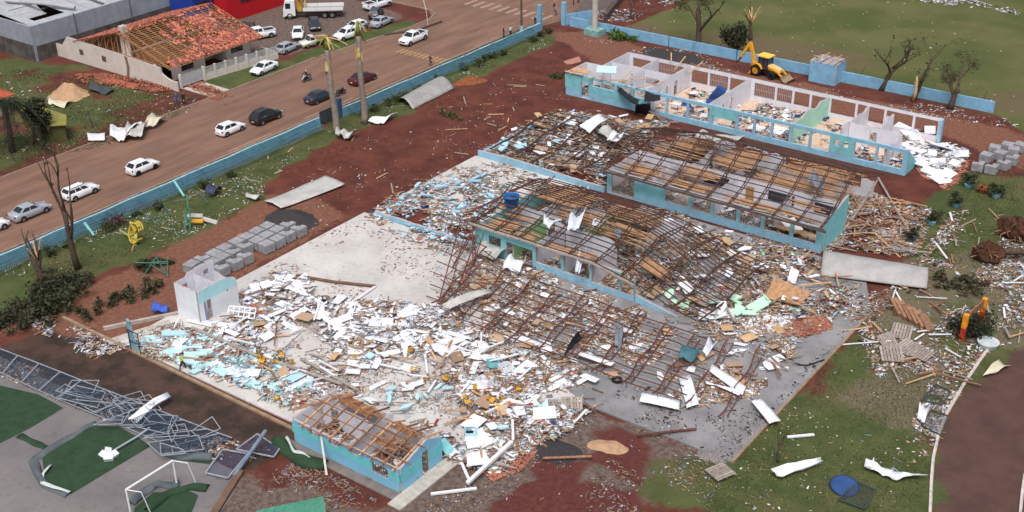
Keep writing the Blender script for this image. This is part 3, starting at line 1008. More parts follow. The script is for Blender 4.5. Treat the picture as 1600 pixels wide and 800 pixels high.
# left wing of the middle block: only the low wall and fallen trusses
HWL = thing('low_wall', 'broken light blue base wall along the blue rubble heap by the beige slab', 'wall', (-11, -1.0, 0))
mb = MB()
wall(mb, (-17.6, -1.0), (-4.3, -0.9), 0.3, 0, 0.9, [], mi=(0, 0, 1, 0), top=ragged(0.55, 0.3, 17, 0.12), step=0.6)
mb.build('wall', [LBLUE, EDGE], HWL, world=True)
LW = thing('low_wall', 'long low light blue wall left standing before the rubble wing', 'wall', (-9, 18.1, 0))
mb = MB()
wall(mb, (-18.3, 18.1), (-0.5, 18.1), 0.3, 0, 1.0, [], mi=(0, 1, 2, 0), top=lambda u: 0.78 + 0.12 * math.sin(u * 0.3), step=1.2)
mb.build('wall', [LBLUE, INW, EDGE], LW, world=True)
MB().box(-9.35, 17.93, 0, -9.1, 18.27, 1.55).build('pillar_stub', M('pale_column', srgb(150, 176, 190), 0.9, dirt=0.2), LW, world=True)
MB().box(-18.4, 18.3, 0, -18.15, 30, 0.35).build('side_kerb', LBLUE, LW, world=True)
RF = thing('fallen_roof_frame', 'dark steel roof trusses fallen flat over the rubble wing behind the low blue wall', 'roof frame', (-10, 25, 0))
wf = lambda p: (p[0] + 0.5 * math.sin(p[1] * 0.35), p[1], 0.75 + 0.22 * (p[2] - 3) + 0.12 * max(0, p[0] + 9) + 0.14 * math.sin(p[0] * 1.1 + p[1] * 0.7))
roof_frame(RF, -17.5, -1.5, [(19.0, 3.4), (26.0, 5.4), (33.5, 3.2)], 6, 5, warp=wf, depth=0.6)

# ------------------------------------------------------------------ front block with sagging roof frame
B3 = thing('school_building', 'light blue school block with sagging rusty roof frame and crushed end, in the centre', 'building', (5, 5, 0))
y3 = -0.8
mb = MB()
o3 = [(0.0, 3.2, 0.0, 2.1), (-1.6, 0.2, 1.1, 2.0)]
wall(mb, (-3.9, y3), (3.4, y3), 0.24, 0, 2.75, [(a + 3.9, b + 3.9, c, e) for a, b, c, e in [(-0.0, 3.2, 0.0, 2.0), (-2.2, -0.7, 1.1, 2.1)]], mi=(0, 1, 2, 0))
mb.build('front_wall', [TEAL, GREENW, EDGE], B3, world=True)
mb = MB()
wall(mb, (3.4, y3), (14.9, y3), 0.26, 0, 2.75, [(a - 3.4, b - 3.4, c, e) for a, b, c, e in [(3.6, 6.6, 0.8, 2.55), (6.9, 9.9, 0.75, 2.55), (10.15, 13.2, 0.65, 2.55), (13.4, 14.8, 0.6, 2.75)]], mi=(0, 1, 2, 3), band=0.9)
mb.build('front_wall', [TEAL, INW, EDGE, LBLUE], B3, world=True)
mb = MB()
wall(mb, (15.0, y3), (19.6, y3 - 0.1), 0.3, 0, 0.9, [], mi=(0, 0, 1, 0), top=lambda u: max(0.12, 0.85 - u * 0.17), step=0.6)
mb.build('broken_wall', [LBLUE, EDGE], B3, world=True)
grille(B3, -2.2, -0.7, y3, 1.1, 2.1, mat=M('dark_grille', srgb(60, 60, 66)))
for (pa, pb, oo, mt, top) in (
        ((-3.8, 5.2), (2.5, 5.2), [(4.6, 5.5, 0.1, 2.1)], INW, None), ((2.6, 4.3), (9.5, 4.3), [(0.2, 1.1, 0.1, 2.0)], INW, ragged(2.6, 0.3, 2, 1)),
        ((-3.8, 11.8), (13.0, 11.8), [(2, 4, 1, 2.3), (7, 9, 1, 2.3)], INW, ragged(2.4, 0.5, 3, 0.5)), ((-3.8, 11.7), (-3.8, -0.6), [], TEAL, ragged(2.7, 0.1, 4, 0.5)),
        ((0.6, 5.1), (0.6, -0.6), [], GREENW, None), ((3.5, 4.2), (3.5, -0.6), [], INW, None), ((6.8, 4.2), (6.8, -0.6), [], INW, ragged(2.7, 0.2, 5, 1)), ((10.2, 3.4), (10.2, -0.6), [], INW, ragged(2.5, 0.3, 6, 1)),
        ((5.5, 11.7), (5.5, 4.5), [], GREENW, ragged(2.6, 0.3, 7, 1)), ((10.5, 11.7), (10.5, 6.5), [], INW, ragged(1.8, 0.8, 8, 0.3)), ((-0.5, 11.7), (-0.5, 5.4), [], INW, ragged(2.6, 0.2, 9, 1))):
    mb = MB()
    wall(mb, pa, pb, 0.16, 0, 2.75, oo, mi=(0, 0, 1, 0), top=top, step=0.7)
    mb.build('partition_wall', [mt, EDGE], B3, world=True)
MB().box(-3.7, -0.6, 0, 14.5, 11.7, 0.115).build('tiled_floor', MATS['dull_floor'], B3, world=True)


def sag(p):
    x, y, z = p
    s = max(0.0, x - 10.5) / 10.5
    z2 = z - (z - 0.9) * min(1, s) ** 1.15 * 0.86
    return (x + 0.25 * math.sin(y * 0.5), y - 1.2 * min(1, s) ** 2, z2 + 0.07 * math.sin(x * 0.9 + y * 0.6))


roof_frame(B3, -4.2, 22.5, [(-1.1, 3.0), (5.3, 4.8), (12.2, 2.9)], 10, 9, warp=sag)
mb = MB()
for i in range(9):
    mb.bar(sag((-4.4 + i * 2.2, -1.3, 2.95)), sag((-4.4 + (i + 1) * 2.2, -1.3, 2.95)), 0.3, 0.12)
mb.build('eave_board', WOODG, B3, world=True)
for a in ((-3.7, 0.5, -0.5, 3.8), (0.8, 6.5, 5.4, 8.5), (-3.5, 4.0, 8.0, 11.8), (3.8, 10.6, -0.5, 0.7), (6.0, 13, 4.8, 8.0), (5.0, 12, 8.6, 11.6), (0.6, 3.4, -0.4, 1.0)):
    plank_patch(B3, *a, 2.8, LINING, warp=sag, miss=0.15)
plank_patch(B3, 12.5, 16.5, 2.0, 4.0, 2.5, LINING, warp=sag, miss=0.3)
# outdoor unit on the wall
ac = thing('air_conditioner', 'white air conditioner unit on the inner wall of the sagging block', 'air conditioner', (9.5, 0.3, 1.5))
MB().box(-0.42, -0.15, -0.3, 0.42, 0.15, 0.3).build('casing', WMET, ac)
MB().tube([(-0.1, -0.16, 0), (-0.1, -0.2, 0)], 0.22, 14).build('fan_grille', DARK, ac)
# blue water tank on the frame
tk = thing('water_tank', 'open blue plastic water tank perched on the sagging roof frame', 'water tank', (-2.5, 3.4, 3.55))
BLUEP = M('blue_plastic', srgb(34, 104, 178), 0.45, 0.1, 2)
mb = MB()
n = 22
prof = [(0.62, 0), (0.66, 0.05), (0.8, 1.1), (0.86, 1.12), (0.86, 1.2), (0.78, 1.2), (0.74, 1.1), (0.7, 0.78)]
vs = [(r * math.cos(2 * PI * k / n), r * math.sin(2 * PI * k / n), z) for r, z in prof for k in range(n)]
fs = [(i * n + k, i * n + (k + 1) % n, (i + 1) * n + (k + 1) % n, (i + 1) * n + k) for i in range(len(prof) - 1) for k in range(n)] + [tuple(range(n - 1, -1, -1))]
mb.add(vs, fs).build('tank_wall', BLUEP, tk, smooth=True)
MB().tube([(0, 0, 0.76), (0, 0, 0.8)], 0.72, 22).build('water', M('tank_water', srgb(72, 92, 84), 0.15, spec=0.5), tk)
MB().bar((-1.2, 0, -0.06), (1.2, 0, -0.06), 0.9, 0.1).build('support_board', WOODD, tk)

# collapsed frame lying on the yard slab
CF = thing('fallen_roof_frame', 'red rusty roof frame lying collapsed across the grey slab in front of the sagging block', 'roof frame', (15, -9, 0.1))


def wc(p):
    x, y, z = p
    t = max(0.0, min(1.0, (4.5 - x) / 6))
    lift = 0.4 + 0.08 * math.sin(x * 0.7 + y * 0.3) + 0.3 * max(0, math.sin(y * 0.35 + 1.0)) + t * (1.0 + max(0, y + 12) * 0.16)
    x = x + (-(y + 14) * 0.17)
    return (x, y, max(0.2, lift + z - 0.2))


for i in range(11):
    x = 1.0 + i * 2.95
    mb = MB()
    ya, yb = -14.2 + random.uniform(-0.4, 0.6), -3.4 + random.uniform(-0.8, 0.8)
    if i >= 9:
        ya, yb = -13.5, -2.5 + (i - 9) * 0.5
    K = 12
    tp = [wc((x + 0.16 * math.sin(j), ya + (yb - ya) * j / K, 0.38)) for j in range(K + 1)]
    bt = [wc((x + 0.5, ya + (yb - ya) * j / K, 0.14)) for j in range(K + 1)]
    for j in range(K):
        mb.bar(tp[j], tp[j + 1], 0.1, 0.1)
        if 0 < j:
            mb.bar(bt[j], bt[j + 1], 0.075, 0.075)
        mb.bar(*((tp[j], bt[j + 1]) if j % 2 else (bt[j], tp[j + 1])), 0.05, 0.05)
    mb.build('roof_truss', RUSTR, CF, world=True)
for j in range(10):
    y = -13.6 + j * 1.12
    mb = MB()
    xa, xb = random.uniform(-0.4, 3.0), random.uniform(24, 30)
    pts = [wc((xa + (xb - xa) * i / 10, y + random.uniform(-0.15, 0.15), 0.42)) for i in range(11)]
    for a, b in zip(pts, pts[1:]):
        mb.bar(a, b, 0.075, 0.075)
    mb.build('purlin', RUSTR, CF, world=True)
# frame leaning over the beige slab at the block's left corner
CF2 = thing('fallen_roof_frame', 'twisted steel lattice leaning from the sagging block down to the beige slab', 'roof frame', (-2, -7, 0.1))
for (A, B, wd) in (((0.6, -12.6, 0.15), (-5.2, -1.6, 3.2), 1.0), ((2.2, -12.9, 0.15), (-2.6, -2.2, 2.6), 0.8), ((-7.5, 2.5, 0.4), (-3.8, 3.4, 3.6), 0.7), ((-9.5, 4.0, 0.3), (-4.5, 10.5, 3.4), 0.7), ((-3.2, -5.6, 0.2), (-4.4, 0.2, 2.9), 0.4), ((-5.5, 6.0, 0.3), (-4.0, 12.5, 3.0), 0.6), ((-1.5, -4.5, 0.3), (-4.2, -1.0, 2.9), 0.35)):
    mb = MB()
    A, B = Vector(A), Vector(B)
    off = Vector((wd * 0.8, wd * 0.3, 0.25))
    K = 9
    for j in range(K):
        a0, a1 = A.lerp(B, j / K), A.lerp(B, (j + 1) / K)
        f0, f1 = off * min(1, j / 2), off * min(1, (j + 1) / 2)
        mb.bar(a0, a1, 0.1)
        mb.bar(a0 + f0, a1 + f1, 0.08)
        mb.bar(a0, a1 + f1, 0.05) if j % 2 else mb.bar(a0 + f0, a1, 0.05)
    mb.build('roof_truss', RUSTR, CF2, world=True)
for j in range(7):
    t = 0.1 + j * 0.13
    a = Vector((-0.8, -12.9, 0.15)).lerp(Vector((-6.6, -1.6, 3.0)), t)
    b = Vector((3.2, -12.7, 0.15)).lerp(Vector((-1.0, -2.2, 2.6)), t)
    MB().bar(a, b, 0.07).build('purlin', RUSTR, CF2, world=True)

# ------------------------------------------------------------------ small blue building in front
NB = thing('small_building', 'small banded blue building with bare timber rafters, nearest the camera', 'building', (10, -32.4, 0))
xa, xb, ya, yb = 4.5, 15.4, -34.8, -30.0
BAND = [M('band_blue', srgb(128, 186, 216), 0.85, 0.06, 0.8, dirt=0.08, dirtcol=srgb(120, 130, 132)), INW, EDGE, M('band_teal', srgb(110, 198, 206), 0.85, 0.06, 0.8, dirt=0.08, dirtcol=srgb(120, 130, 132))]


def banded(pa, pb, h, oo, name, top=None):
    mb = MB()
    L = (Vector((*pb, 0)) - Vector((*pa, 0))).length
    wall(mb, pa, pb, 0.2, 0, h, oo, mi=(0, 1, 2, 0), top=top, step=0.5)
    o = mb.build(name, BAND, NB, world=True)
    d = (Vector((*pb, 0)) - Vector((*pa, 0))).normalized()
    n = Vector((d.y, -d.x, 0)) * 0.108
    mb = MB()
    p, q = Vector((*pa, 0)) + n - d * 0.1, Vector((*pb, 0)) + n + d * 0.1
    wall(mb, p, q, 0.016, 0.95, 1.72, [(a + 0.1, b + 0.1, c, e) for a, b, c, e in oo], mi=(3, 3, 3, 3))
    mb.build('teal_band', BAND, NB, world=True)['kind'] = 'stuff'


banded((xa, ya), (xb, ya), 2.15, [(8.3, 9.9, 0.85, 1.75), (1.9, 2.6, 1.55, 2.0), (3.9, 4.8, 1.5, 2.0), (6.0, 6.9, 1.6, 2.0)], 'front_wall')
banded((xb, ya + 0.1), (xb, yb), 3.1, [(2.35, 3.1, 0.05, 2.1)], 'end_wall', top=lambda u: 2.15 + min(u, 3.0) * 0.28 - max(0, u - 3.0) * 0.45)
mb = MB()
wall(mb, (xb, yb), (xa, yb), 0.18, 0, 2.2, [(3, 4, 1.2, 2)], mi=(0, 1, 2, 0), top=ragged(2.0, 0.3, 3, 0.8), step=0.6)
wall(mb, (xa, yb), (xa, ya), 0.18, 0, 2.3, [], mi=(0, 1, 2, 0))
mb.build('rear_wall', BAND, NB, world=True)
mb = MB()
wall(mb, (10.6, yb), (10.6, ya), 0.14, 0, 2.5, [], mi=(1, 1, 2, 1))
wall(mb, (xa + 0.2, -31.8), (10.5, -31.8), 0.14, 0, 2.3, [(1, 1.8, 0, 2)], mi=(1, 1, 2, 1))
mb.build('partition_wall', BAND, NB, world=True)
grille(NB, xa + 8.3, xa + 9.9, ya, 0.87, 1.73, mat=MATS['dark_grille'])
mb = MB()
for k in range(5):
    mb.box(xb - 0.02, ya + 2.48 + k * 0.17, 0.06, xb + 0.03, ya + 2.52 + k * 0.17, 2.08)
for z in (0.1, 0.7, 1.4, 2.05):
    mb.box(xb - 0.015, ya + 2.46, z, xb + 0.025, ya + 3.2, z + 0.04)
mb.build('door_grille', M('brass_door', srgb(120, 108, 90), 0.6), NB, world=True)
MB().box(xa + 0.1, ya + 0.1, 0, xb - 0.1, yb - 0.1, 0.12).build('tiled_floor', MATS['dull_floor'], NB, world=True)
MB().box(xa - 0.6, ya - 1.0, -0.1, xb + 0.1, ya - 0.12, 0.06).build('apron', M('apron_concrete', srgb(118, 110, 106), 0.9, dirt=0.4), NB, world=True)
MB().box(xb + 0.12, ya - 1.6, -0.1, xb + 1.35, yb + 0.4, 0.09).build('side_path', M('pale_path', srgb(178, 172, 164), 0.85, dirt=0.15), NB, world=True)
for i in range(10):
    x = 5.4 + i * 1.08
    if i == 0:
        x = 5.7
    mt = WOODD if i % 3 else WOOD
    MB().bar((x, -35.25, 2.12), (x + 0.12, -31.6, 3.02), 0.1, 0.14).build('rafter', mt, NB, world=True)
    if i not in (5,):
        MB().bar((x + 0.12, -31.6, 3.02), (x + 0.16, -29.7 + random.uniform(-0.6, 0.3), 2.42), 0.1, 0.13).build('rafter', mt, NB, world=True)
for j, t in enumerate((0.03, 0.26, 0.5, 0.74, 0.97)):
    e0, e1 = (5.0, 10.6) if j % 2 else (5.4, 10.9)
    MB().bar((e0, -35.2 + t * 3.6, 2.24 + t * 0.9), (e1, -35.2 + t * 3.6, 2.24 + t * 0.9), 0.08, 0.07).build('purlin', WOODD, NB, world=True)
    MB().bar((10.4, -35.15 + t * 3.6, 2.3 + t * 0.9), (15.6 + (0.5 if j % 2 else -0.3), -35.15 + t * 3.6, 2.3 + t * 0.9), 0.08, 0.07).build('purlin', WOODD, NB, world=True)
MB().bar((3.6, -34.0, 2.2), (6.4, -30.0, 2.6), 0.35, 0.06).build('loose_board', WOODD, NB, world=True)
plank_patch(NB, 5.2, 10.4, -31.7, -30.2, 2.35, M('brown_lining', srgb(150, 104, 72), 0.85, 0.3, 3), pw=0.3, miss=0.2)
plank_patch(NB, 10.8, 14.8, -33.5, -30.4, 2.3, MATS['brown_lining'], pw=0.3, miss=0.45)
bm = MB().bar((7.2, -34.6, 2.05), (9.6, -36.6, 0.1), 0.16, 0.16)
tag(bm.build('leaning_post', M('pale_post', srgb(196, 192, 188), 0.8, dirt=0.2), origin=(9.6, -36.6, 0.1)), 'pale post leaning against the front of the small blue building', 'post')

# ------------------------------------------------------------------ white hut with broken roof
HU = thing('small_building', 'small white roofless hut at the corner of the beige slab', 'hut', (-16.8, -25, 0))
hx0, hx1, hy0, hy1 = -18.4, -15.4, -27.2, -22.6
HW = M('hut_white', srgb(222, 226, 232), 0.88, 0.07, 0.8, dirt=0.15, dirtcol=srgb(150, 140, 136))
HB = M('hut_cyan', srgb(176, 220, 228), 0.88, 0.06, 0.8, dirt=0.08, dirtcol=srgb(150, 150, 150))
HM = [HW, INW, EDGE, HB]
mb = MB()
wall(mb, (hx0, hy0), (hx1, hy0), 0.18, 0, 3.45, [], mi=(0, 1, 2, 0))
wall(mb, (hx1, hy0), (hx1, hy1), 0.18, 0, 3.45, [(0.55, 1.4, 0, 2.15), (3.3, 3.5, 2.0, 2.2)], mi=(3, 1, 2, 0), band=2.15, top=lambda u: 3.45 if u < 3.5 else 3.45 - (u - 3.5) * 0.7, step=0.4)
wall(mb, (hx1, hy1), (hx0, hy1), 0.18, 0, 3.3, [], mi=(0, 1, 2, 0), top=ragged(2.6, 0.6, 5), step=0.5)
wall(mb, (hx0, hy1), (hx0, hy0), 0.18, 0, 3.8, [(0.7, 1.3, 2.7, 3.3), (1.9, 2.5, 2.2, 2.7), (3.3, 4.0, 2.3, 2.9)], mi=(0, 1, 2, 0), top=lambda u: 3.8 if u < 3.3 else 3.45, step=0.5)
wall(mb, (hx1 - 0.1, -25.0), (hx0 + 0.1, -25.0), 0.14, 0, 3.4, [(0.6, 1.4, 0, 2.1)], mi=(0, 1, 2, 0))
mb.build('wall', HM, HU, world=True)
MB().box(hx0, hy0, 0, hx1, hy1, 0.13).build('tiled_floor', MATS['dull_floor'], HU, world=True)
MB().box(-15.34, hy0 + 0.57, 0.15, -15.3, hy0 + 0.75, 2.1).build('door', M('blue_grey_door', srgb(120, 150, 172)), HU, world=True)
# broken wall stub with iron gate
ST = thing('wall_stub', 'tall broken strip of blue wall with an iron gate frame by the muddy strip', 'wall', (-17.2, -33.6, 0))
mb = MB()
pr = [(0, 0), (1.1, 0), (0.75, 0.5), (0.55, 1.2), (0.5, 2.0), (0.38, 2.6), (0.42, 3.0), (0, 3.15)]
vs = [(x, -0.1, z) for x, z in pr] + [(x, 0.1, z) for x, z in pr]
k = len(pr)
mb.add(vs, [tuple(range(k)), tuple(range(2 * k - 1, k - 1, -1))] + [(i, k + i, k + (i + 1) % k, (i + 1) % k) for i in range(k)])
w_ = mb.build('wall', M('stub_blue', srgb(120, 160, 176), 0.9, 0.2, 2, dirt=0.3), ST)
mb = MB()
for a, b in (((0.1, 2.2), (1.5, 2.2)), ((1.5, 2.2), (1.5, 0)), ((0.15, 2.2), (0.15, 0)), ((0.1, 1.1), (1.5, 1.1))):
    mb.bar((a[0], -0.2, a[1]), (b[0], -0.2, b[1]), 0.06)
mb.build('gate_frame', M('dark_iron', srgb(58, 54, 54)), ST)
LK = thing('low_kerb_wall', 'knee-high pale kerb wall running up to the white hut', 'wall', (-20, -30, 0))
MB().bar((-22.0, -33.0, 0.16), (-18.6, -27.3, 0.16), 0.28, 0.34).build('wall', M('pale_kerb', srgb(170, 160, 152), 0.9, dirt=0.3), LK, world=True)
tag(MB().bar((-19.8, -34.2, 0.06), (-18.0, -28.6, 0.06), 0.95, 0.1).build('path', MATS['pale_path']), 'short pale path between the hut and the blue wall stub', 'path', kind='structure')
# ------------------------------------------------------------------ white house with stripped tile roof
HS = thing('house', 'white house with half stripped red tile roof beside the road', 'house', (-78, 20, 0))
CREAM = M('cream_wall', srgb(206, 196, 188), 0.88, 0.06, 0.8, dirt=0.2, dirtcol=srgb(150, 112, 90))
GLASS = M_glass()
ex0, exr, ex1 = -88.0, -77.2, -66.6            # eaves and ridge in x
ez, rz_ = 2.95, 6.2
hy0, hy1 = 12.3, 29.2
CM = [CREAM, CREAM, EDGE]
mb = MB()
wall(mb, (-92.4, hy0), (-68.6, hy0), 0.22, 0, 3.7, [(5.6, 6.5, 1.3, 2.1), (10.8, 11.7, 1.25, 2.0)], mi=(0, 1, 2, 0), top=lambda u: 1.9 if u < 2.6 else 3.45 - (u - 2.7) * 0.03)
mb.build('side_wall', CM, HS, world=True)
mb = MB()
prf = [(0, 0), (4.6, 0), (4.6, 1.4), (3.6, 1.35), (2.6, 1.55), (1.6, 2.0), (0.8, 2.7), (0, 3.0)]
vs = [(-68.6 + x - 1.5, hy0 - 0.1, z) for x, z in prf] + [(-68.6 + x - 1.5, hy0 + 0.1, z) for x, z in prf]
k = len(prf)
mb.add(vs, [tuple(range(k)), tuple(range(2 * k - 1, k - 1, -1))] + [(i, k + i, k + (i + 1) % k, (i + 1) % k) for i in range(k)])
mb.build('curved_side_wall', CREAM, HS, world=True)
mb = MB()
wall(mb, (-69.6, hy0 + 2.4), (-69.6, 20.6), 0.2, 0, 2.95, [(1.6, 3.8, 0.9, 2.3)], mi=(0, 1, 2, 0))
wall(mb, (-69.6, 24.6), (-69.6, 29.1), 0.2, 0, 2.95, [(0.9, 3.2, 0.9, 2.3)], mi=(0, 1, 2, 0))
wall(mb, (-72.6, 20.7), (-72.6, 24.5), 0.2, 0, 2.95, [(0.6, 1.5, 0, 2.1), (2.2, 3.2, 0.9, 2.1)], mi=(0, 1, 2, 0))
wall(mb, (-69.7, 20.6), (-72.5, 20.6), 0.2, 0, 2.95, [], mi=(0, 1, 2, 0))
wall(mb, (-72.5, 24.6), (-69.7, 24.6), 0.2, 0, 2.95, [], mi=(0, 1, 2, 0))
mb.build('front_wall', CM, HS, world=True)
mb = MB()
wall(mb, (-69.5, 29.2), (-87, 29.2), 0.2, 0, 2.95, [], mi=(0, 1, 2, 0))
wall(mb, (-87.5, 29.1), (-87.5, hy0 + 0.2), 0.2, 0, 2.95, [], mi=(0, 1, 2, 0))
wall(mb, (-77.2, 28.8), (-77.2, hy0 + 0.3), 0.18, 0, 3.0, [], mi=(0, 1, 2, 0))
wall(mb, (-87.3, 20.5), (-73, 20.5), 0.18, 0, 2.9, [], mi=(0, 1, 2, 0))
mb.build('inner_wall', CM, HS, world=True)
MB().box(-87.4, hy0 + 0.1, 2.7, -69.8, 29.0, 2.78).build('ceiling_slab', M('dusty_ceiling', srgb(120, 84, 62), 0.95, 0.3, 2), HS, world=True)
for nm, a in (('window', (-69.5, 16.3, 0.92, 18.5, 2.28)), ('window', (-69.5, 25.5, 0.92, 27.8, 2.28))):
    w = MB().box(a[0] - 0.03, a[1], a[2], a[0] + 0.03, a[3], a[4]).build(nm, M('window_frame', srgb(110, 108, 108)), HS, world=True)
    yc = (a[1] + a[3]) / 2
    for s in (0, 1):
        ya_ = a[1] + 0.06 if s == 0 else yc + 0.04
        yb2 = yc - 0.04 if s == 0 else a[3] - 0.06
        p_ = MB().box(a[0] + 0.032, ya_, a[2] + 0.06, a[0] + 0.045, yb2, a[4] - 0.06).build('pane', GLASS, w)
        p_.location = -HS.location
for x in (-86.35, -81.15):
    mb = MB()
    mb.box(x - 0.45, hy0 - 0.125, 1.28, x + 0.45, hy0 - 0.112, 2.1)
    mb.build('window', M('old_shutter', srgb(92, 78, 70), 0.8, 0.2, 4), HS, world=True)
mb = MB().prism([(-76.4, 0.02), (-75.9, 0.02), (-75.5, 1.4), (-75.7, 3.0), (-76.3, 3.1), (-76.1, 1.5)], 0, 0.012)
mb.v = [(x, hy0 - 0.112 - z, y) for x, y, z in mb.v]
mb.build('stain', M('damp_stain', srgb(128, 104, 84), 0.9, 0.3, 4), HS, world=True)


def rf(x, y, dz=0.0):
    t = (x - exr) / (ex1 - exr) if x > exr else (exr - x) / (exr - ex0)
    return (x, y, rz_ + (ez - rz_) * t + dz)


BAT = M('batten_timber', srgb(168, 124, 82), 0.85, 0.2, 3, rnd=0.15)
for i in range(13):
    y = hy0 + 0.1 + i * (hy1 - hy0 + 0.2) / 12
    MB().bar(rf(exr, y, -0.1), rf(ex1, y, -0.1), 0.09, 0.14).build('rafter', BAT, HS, world=True)
    MB().bar(rf(exr, y, -0.1), rf(ex0, y, -0.1), 0.09, 0.14).build('rafter', BAT, HS, world=True)
for i in range(25):
    x = exr + 0.2 + i * (ex1 - exr - 0.2) / 24
    MB().bar(rf(x, hy0 - 0.3, 0.0), rf(x, hy1 + 0.3, 0.0), 0.09, 0.06).build('batten', BAT, HS, world=True)
mb = MB()                                           # open gable truss
A, R_, C_ = Vector((ex0 + 0.3, hy0 + 0.35, 2.95)), Vector((exr, hy0 + 0.35, rz_ - 0.15)), Vector((ex1 - 0.5, hy0 + 0.35, 2.95))
for p, q in ((A, R_), (R_, C_), (A, C_)):
    mb.bar(p, q, 0.1, 0.16)
for t in (0.2, 0.35, 0.5, 0.65, 0.8, 0.92):
    for e in (A, C_):
        lo = e.lerp(Vector((exr, A.y, 2.95)), t)
        hi = e.lerp(R_, t)
        mb.bar(lo, hi, 0.08, 0.1)
        if t < 0.9:
            mb.bar(lo, e.lerp(R_, t + 0.13), 0.07, 0.08)
mb.build('gable_truss', BAT, HS, world=True)
MB().box(exr - 0.45, hy0 + 0.6, 2.8, exr + 0.45, hy0 + 1.5, 6.95).build('chimney', M('old_chimney', srgb(192, 182, 174), 0.9, dirt=0.3), HS, world=True)
MB().box(exr + 0.7, hy0 + 0.4, 2.8, exr + 1.9, hy0 + 0.6, 5.2).build('gable_pillar', CREAM, HS, world=True)


def tile_chunk(N, xs, ys, rots, zoff):
    return xs, ys


# tiles: too small to tell apart one by one, real pieces joined in one part
def tiles(covfun, side, n_try, name, par):
    V, F, T = [], [], []
    Lx = abs(ex1 - exr) if side > 0 else abs(exr - ex0)
    sl = math.atan2(rz_ - ez, Lx)
    nx_, ny_ = 27, 58
    pal = [srgb(168, 96, 78), srgb(142, 78, 66), srgb(186, 112, 86), srgb(150, 88, 78), srgb(200, 128, 96), srgb(122, 72, 64)]
    for i in range(nx_):
        for j in range(ny_):
            tx, ty = (i + 0.5) / nx_, (j + 0.5) / ny_
            c = covfun(tx, ty)
            if random.random() > c:
                continue
            x = exr + side * Lx * tx + random.uniform(-0.05, 0.05)
            y = hy0 - 0.25 + (hy1 - hy0 + 0.5) * ty
            p = rf(x, y, 0.07 + random.uniform(0, 0.05))
            rot = Matrix.Rotation(side * sl + random.uniform(-0.12, 0.12), 3, 'Y') @ Matrix.Rotation(random.gauss(0, 0.12 if c > 0.9 else 0.5), 3, 'Z')
            b = len(V)
            for (u, v, w) in ((-0.22, -0.14, 0), (0.22, -0.14, 0), (0.22, 0.14, 0), (-0.22, 0.14, 0), (-0.22, -0.07, 0.07), (0.22, -0.07, 0.07), (0.22, 0.07, 0.07), (-0.22, 0.07, 0.07)):
                q = rot @ Vector((u, v, w))
                V.append((p[0] + q.x, p[1] + q.y, p[2] + q.z))
            F += [[b + k for k in f] for f in MB.BF]
            T += [random.choice(pal)] * 6
    bits_mesh(name, V, F, T, par, True)


def bits_mesh(name, V, F, T, par=None, world=False, mat=None, label=None, cat=None):
    me = bpy.data.meshes.new(name)
    o_ = par.location if (par is not None and world) else (0, 0, 0)
    me.from_pydata([(v[0] - o_[0], v[1] - o_[1], v[2] - o_[2]) for v in V], [], F)
    a = me.attributes.new('tint', 'FLOAT_COLOR', 'FACE')
    a.data.foreach_set('color', np.column_stack([np.array(T), np.ones(len(T))]).astype(np.float32).ravel())
    me.materials.append(mat or M_tint())
    ob = bpy.data.objects.new(name, me)
    COL.objects.link(ob)
    if par is not None:
        ob.parent = par
    ob['kind'] = 'stuff'
    return tag(ob, label, cat)


def cover_front(tx, ty):
    n = fnoise(np.array([[tx * 4 + 1.5, ty * 6 + 2]]), 1.1)[0]
    c = 0.0
    if ty > 0.42 and tx > 0.15:
        c = 0.95 if n > 0.44 else 0.35
    if ty > 0.3 and tx > 0.25 and tx < 0.6 and n > 0.55:
        c = max(c, 0.8)
    if tx > 0.86 and ty > 0.06:
        c = max(c, 0.75)
    if tx > 0.75 and ty > 0.25:
        c = max(c, 0.7)
    if ty > 0.9 and tx < 0.6:
        c *= 0.7
    if tx < 0.07:
        c = 0.5 if ty > 0.1 else 0.2
    return min(1, c + 0.02)


tiles(cover_front, 1, 0, 'roof_tiles', HS)
tiles(lambda tx, ty: 0.9 if tx < 0.9 else 0.4, -1, 0, 'roof_tiles', HS)
# front fence of the house, with gate and drive
FN = thing('garden_fence', 'low cream wall with grey metal fence panels before the white house', 'fence', (-65.3, 22, 0))
fa, fb = Vector((-66.0, 17.4, 0)), Vector((-64.4, 29.8, 0))
mb = MB()
wall(mb, (fa.x, fa.y), (fb.x, fb.y), 0.16, 0, 0.9, [], mi=(0, 0, 0, 0))
wall(mb, (fb.x, fb.y), (fb.x - 4.0, fb.y + 0.5), 0.16, 0, 0.9, [], mi=(0, 0, 0, 0))
mb.build('low_wall', [CREAM], FN, world=True)
FGREY = M('fence_grey', srgb(186, 190, 194), 0.5, 0.1, 3)
for i in range(7):
    a, b = fa.lerp(fb, i / 7), fa.lerp(fb, (i + 1) / 7)
    MB().box(a.x - 0.14, a.y - 0.14, 0, a.x + 0.14, a.y + 0.14, 2.0).build('post', CREAM, FN, world=True)
    mb = MB()
    for z in (1.0, 1.85):
        mb.bar((a.x, a.y + 0.16, z), (b.x, b.y - 0.16, z), 0.04)
    for j in range(9):
        p = a.lerp(b, (j + 0.8) / 9.6)
        mb.bar((p.x, p.y, 0.95), (p.x, p.y, 1.9), 0.09, 0.03)
    mb.build('fence_panel', FGREY, FN, world=True)
gt = thing('gate', 'light grey metal drive gate of the white house', 'gate', (-66.2, 15.4, 0))
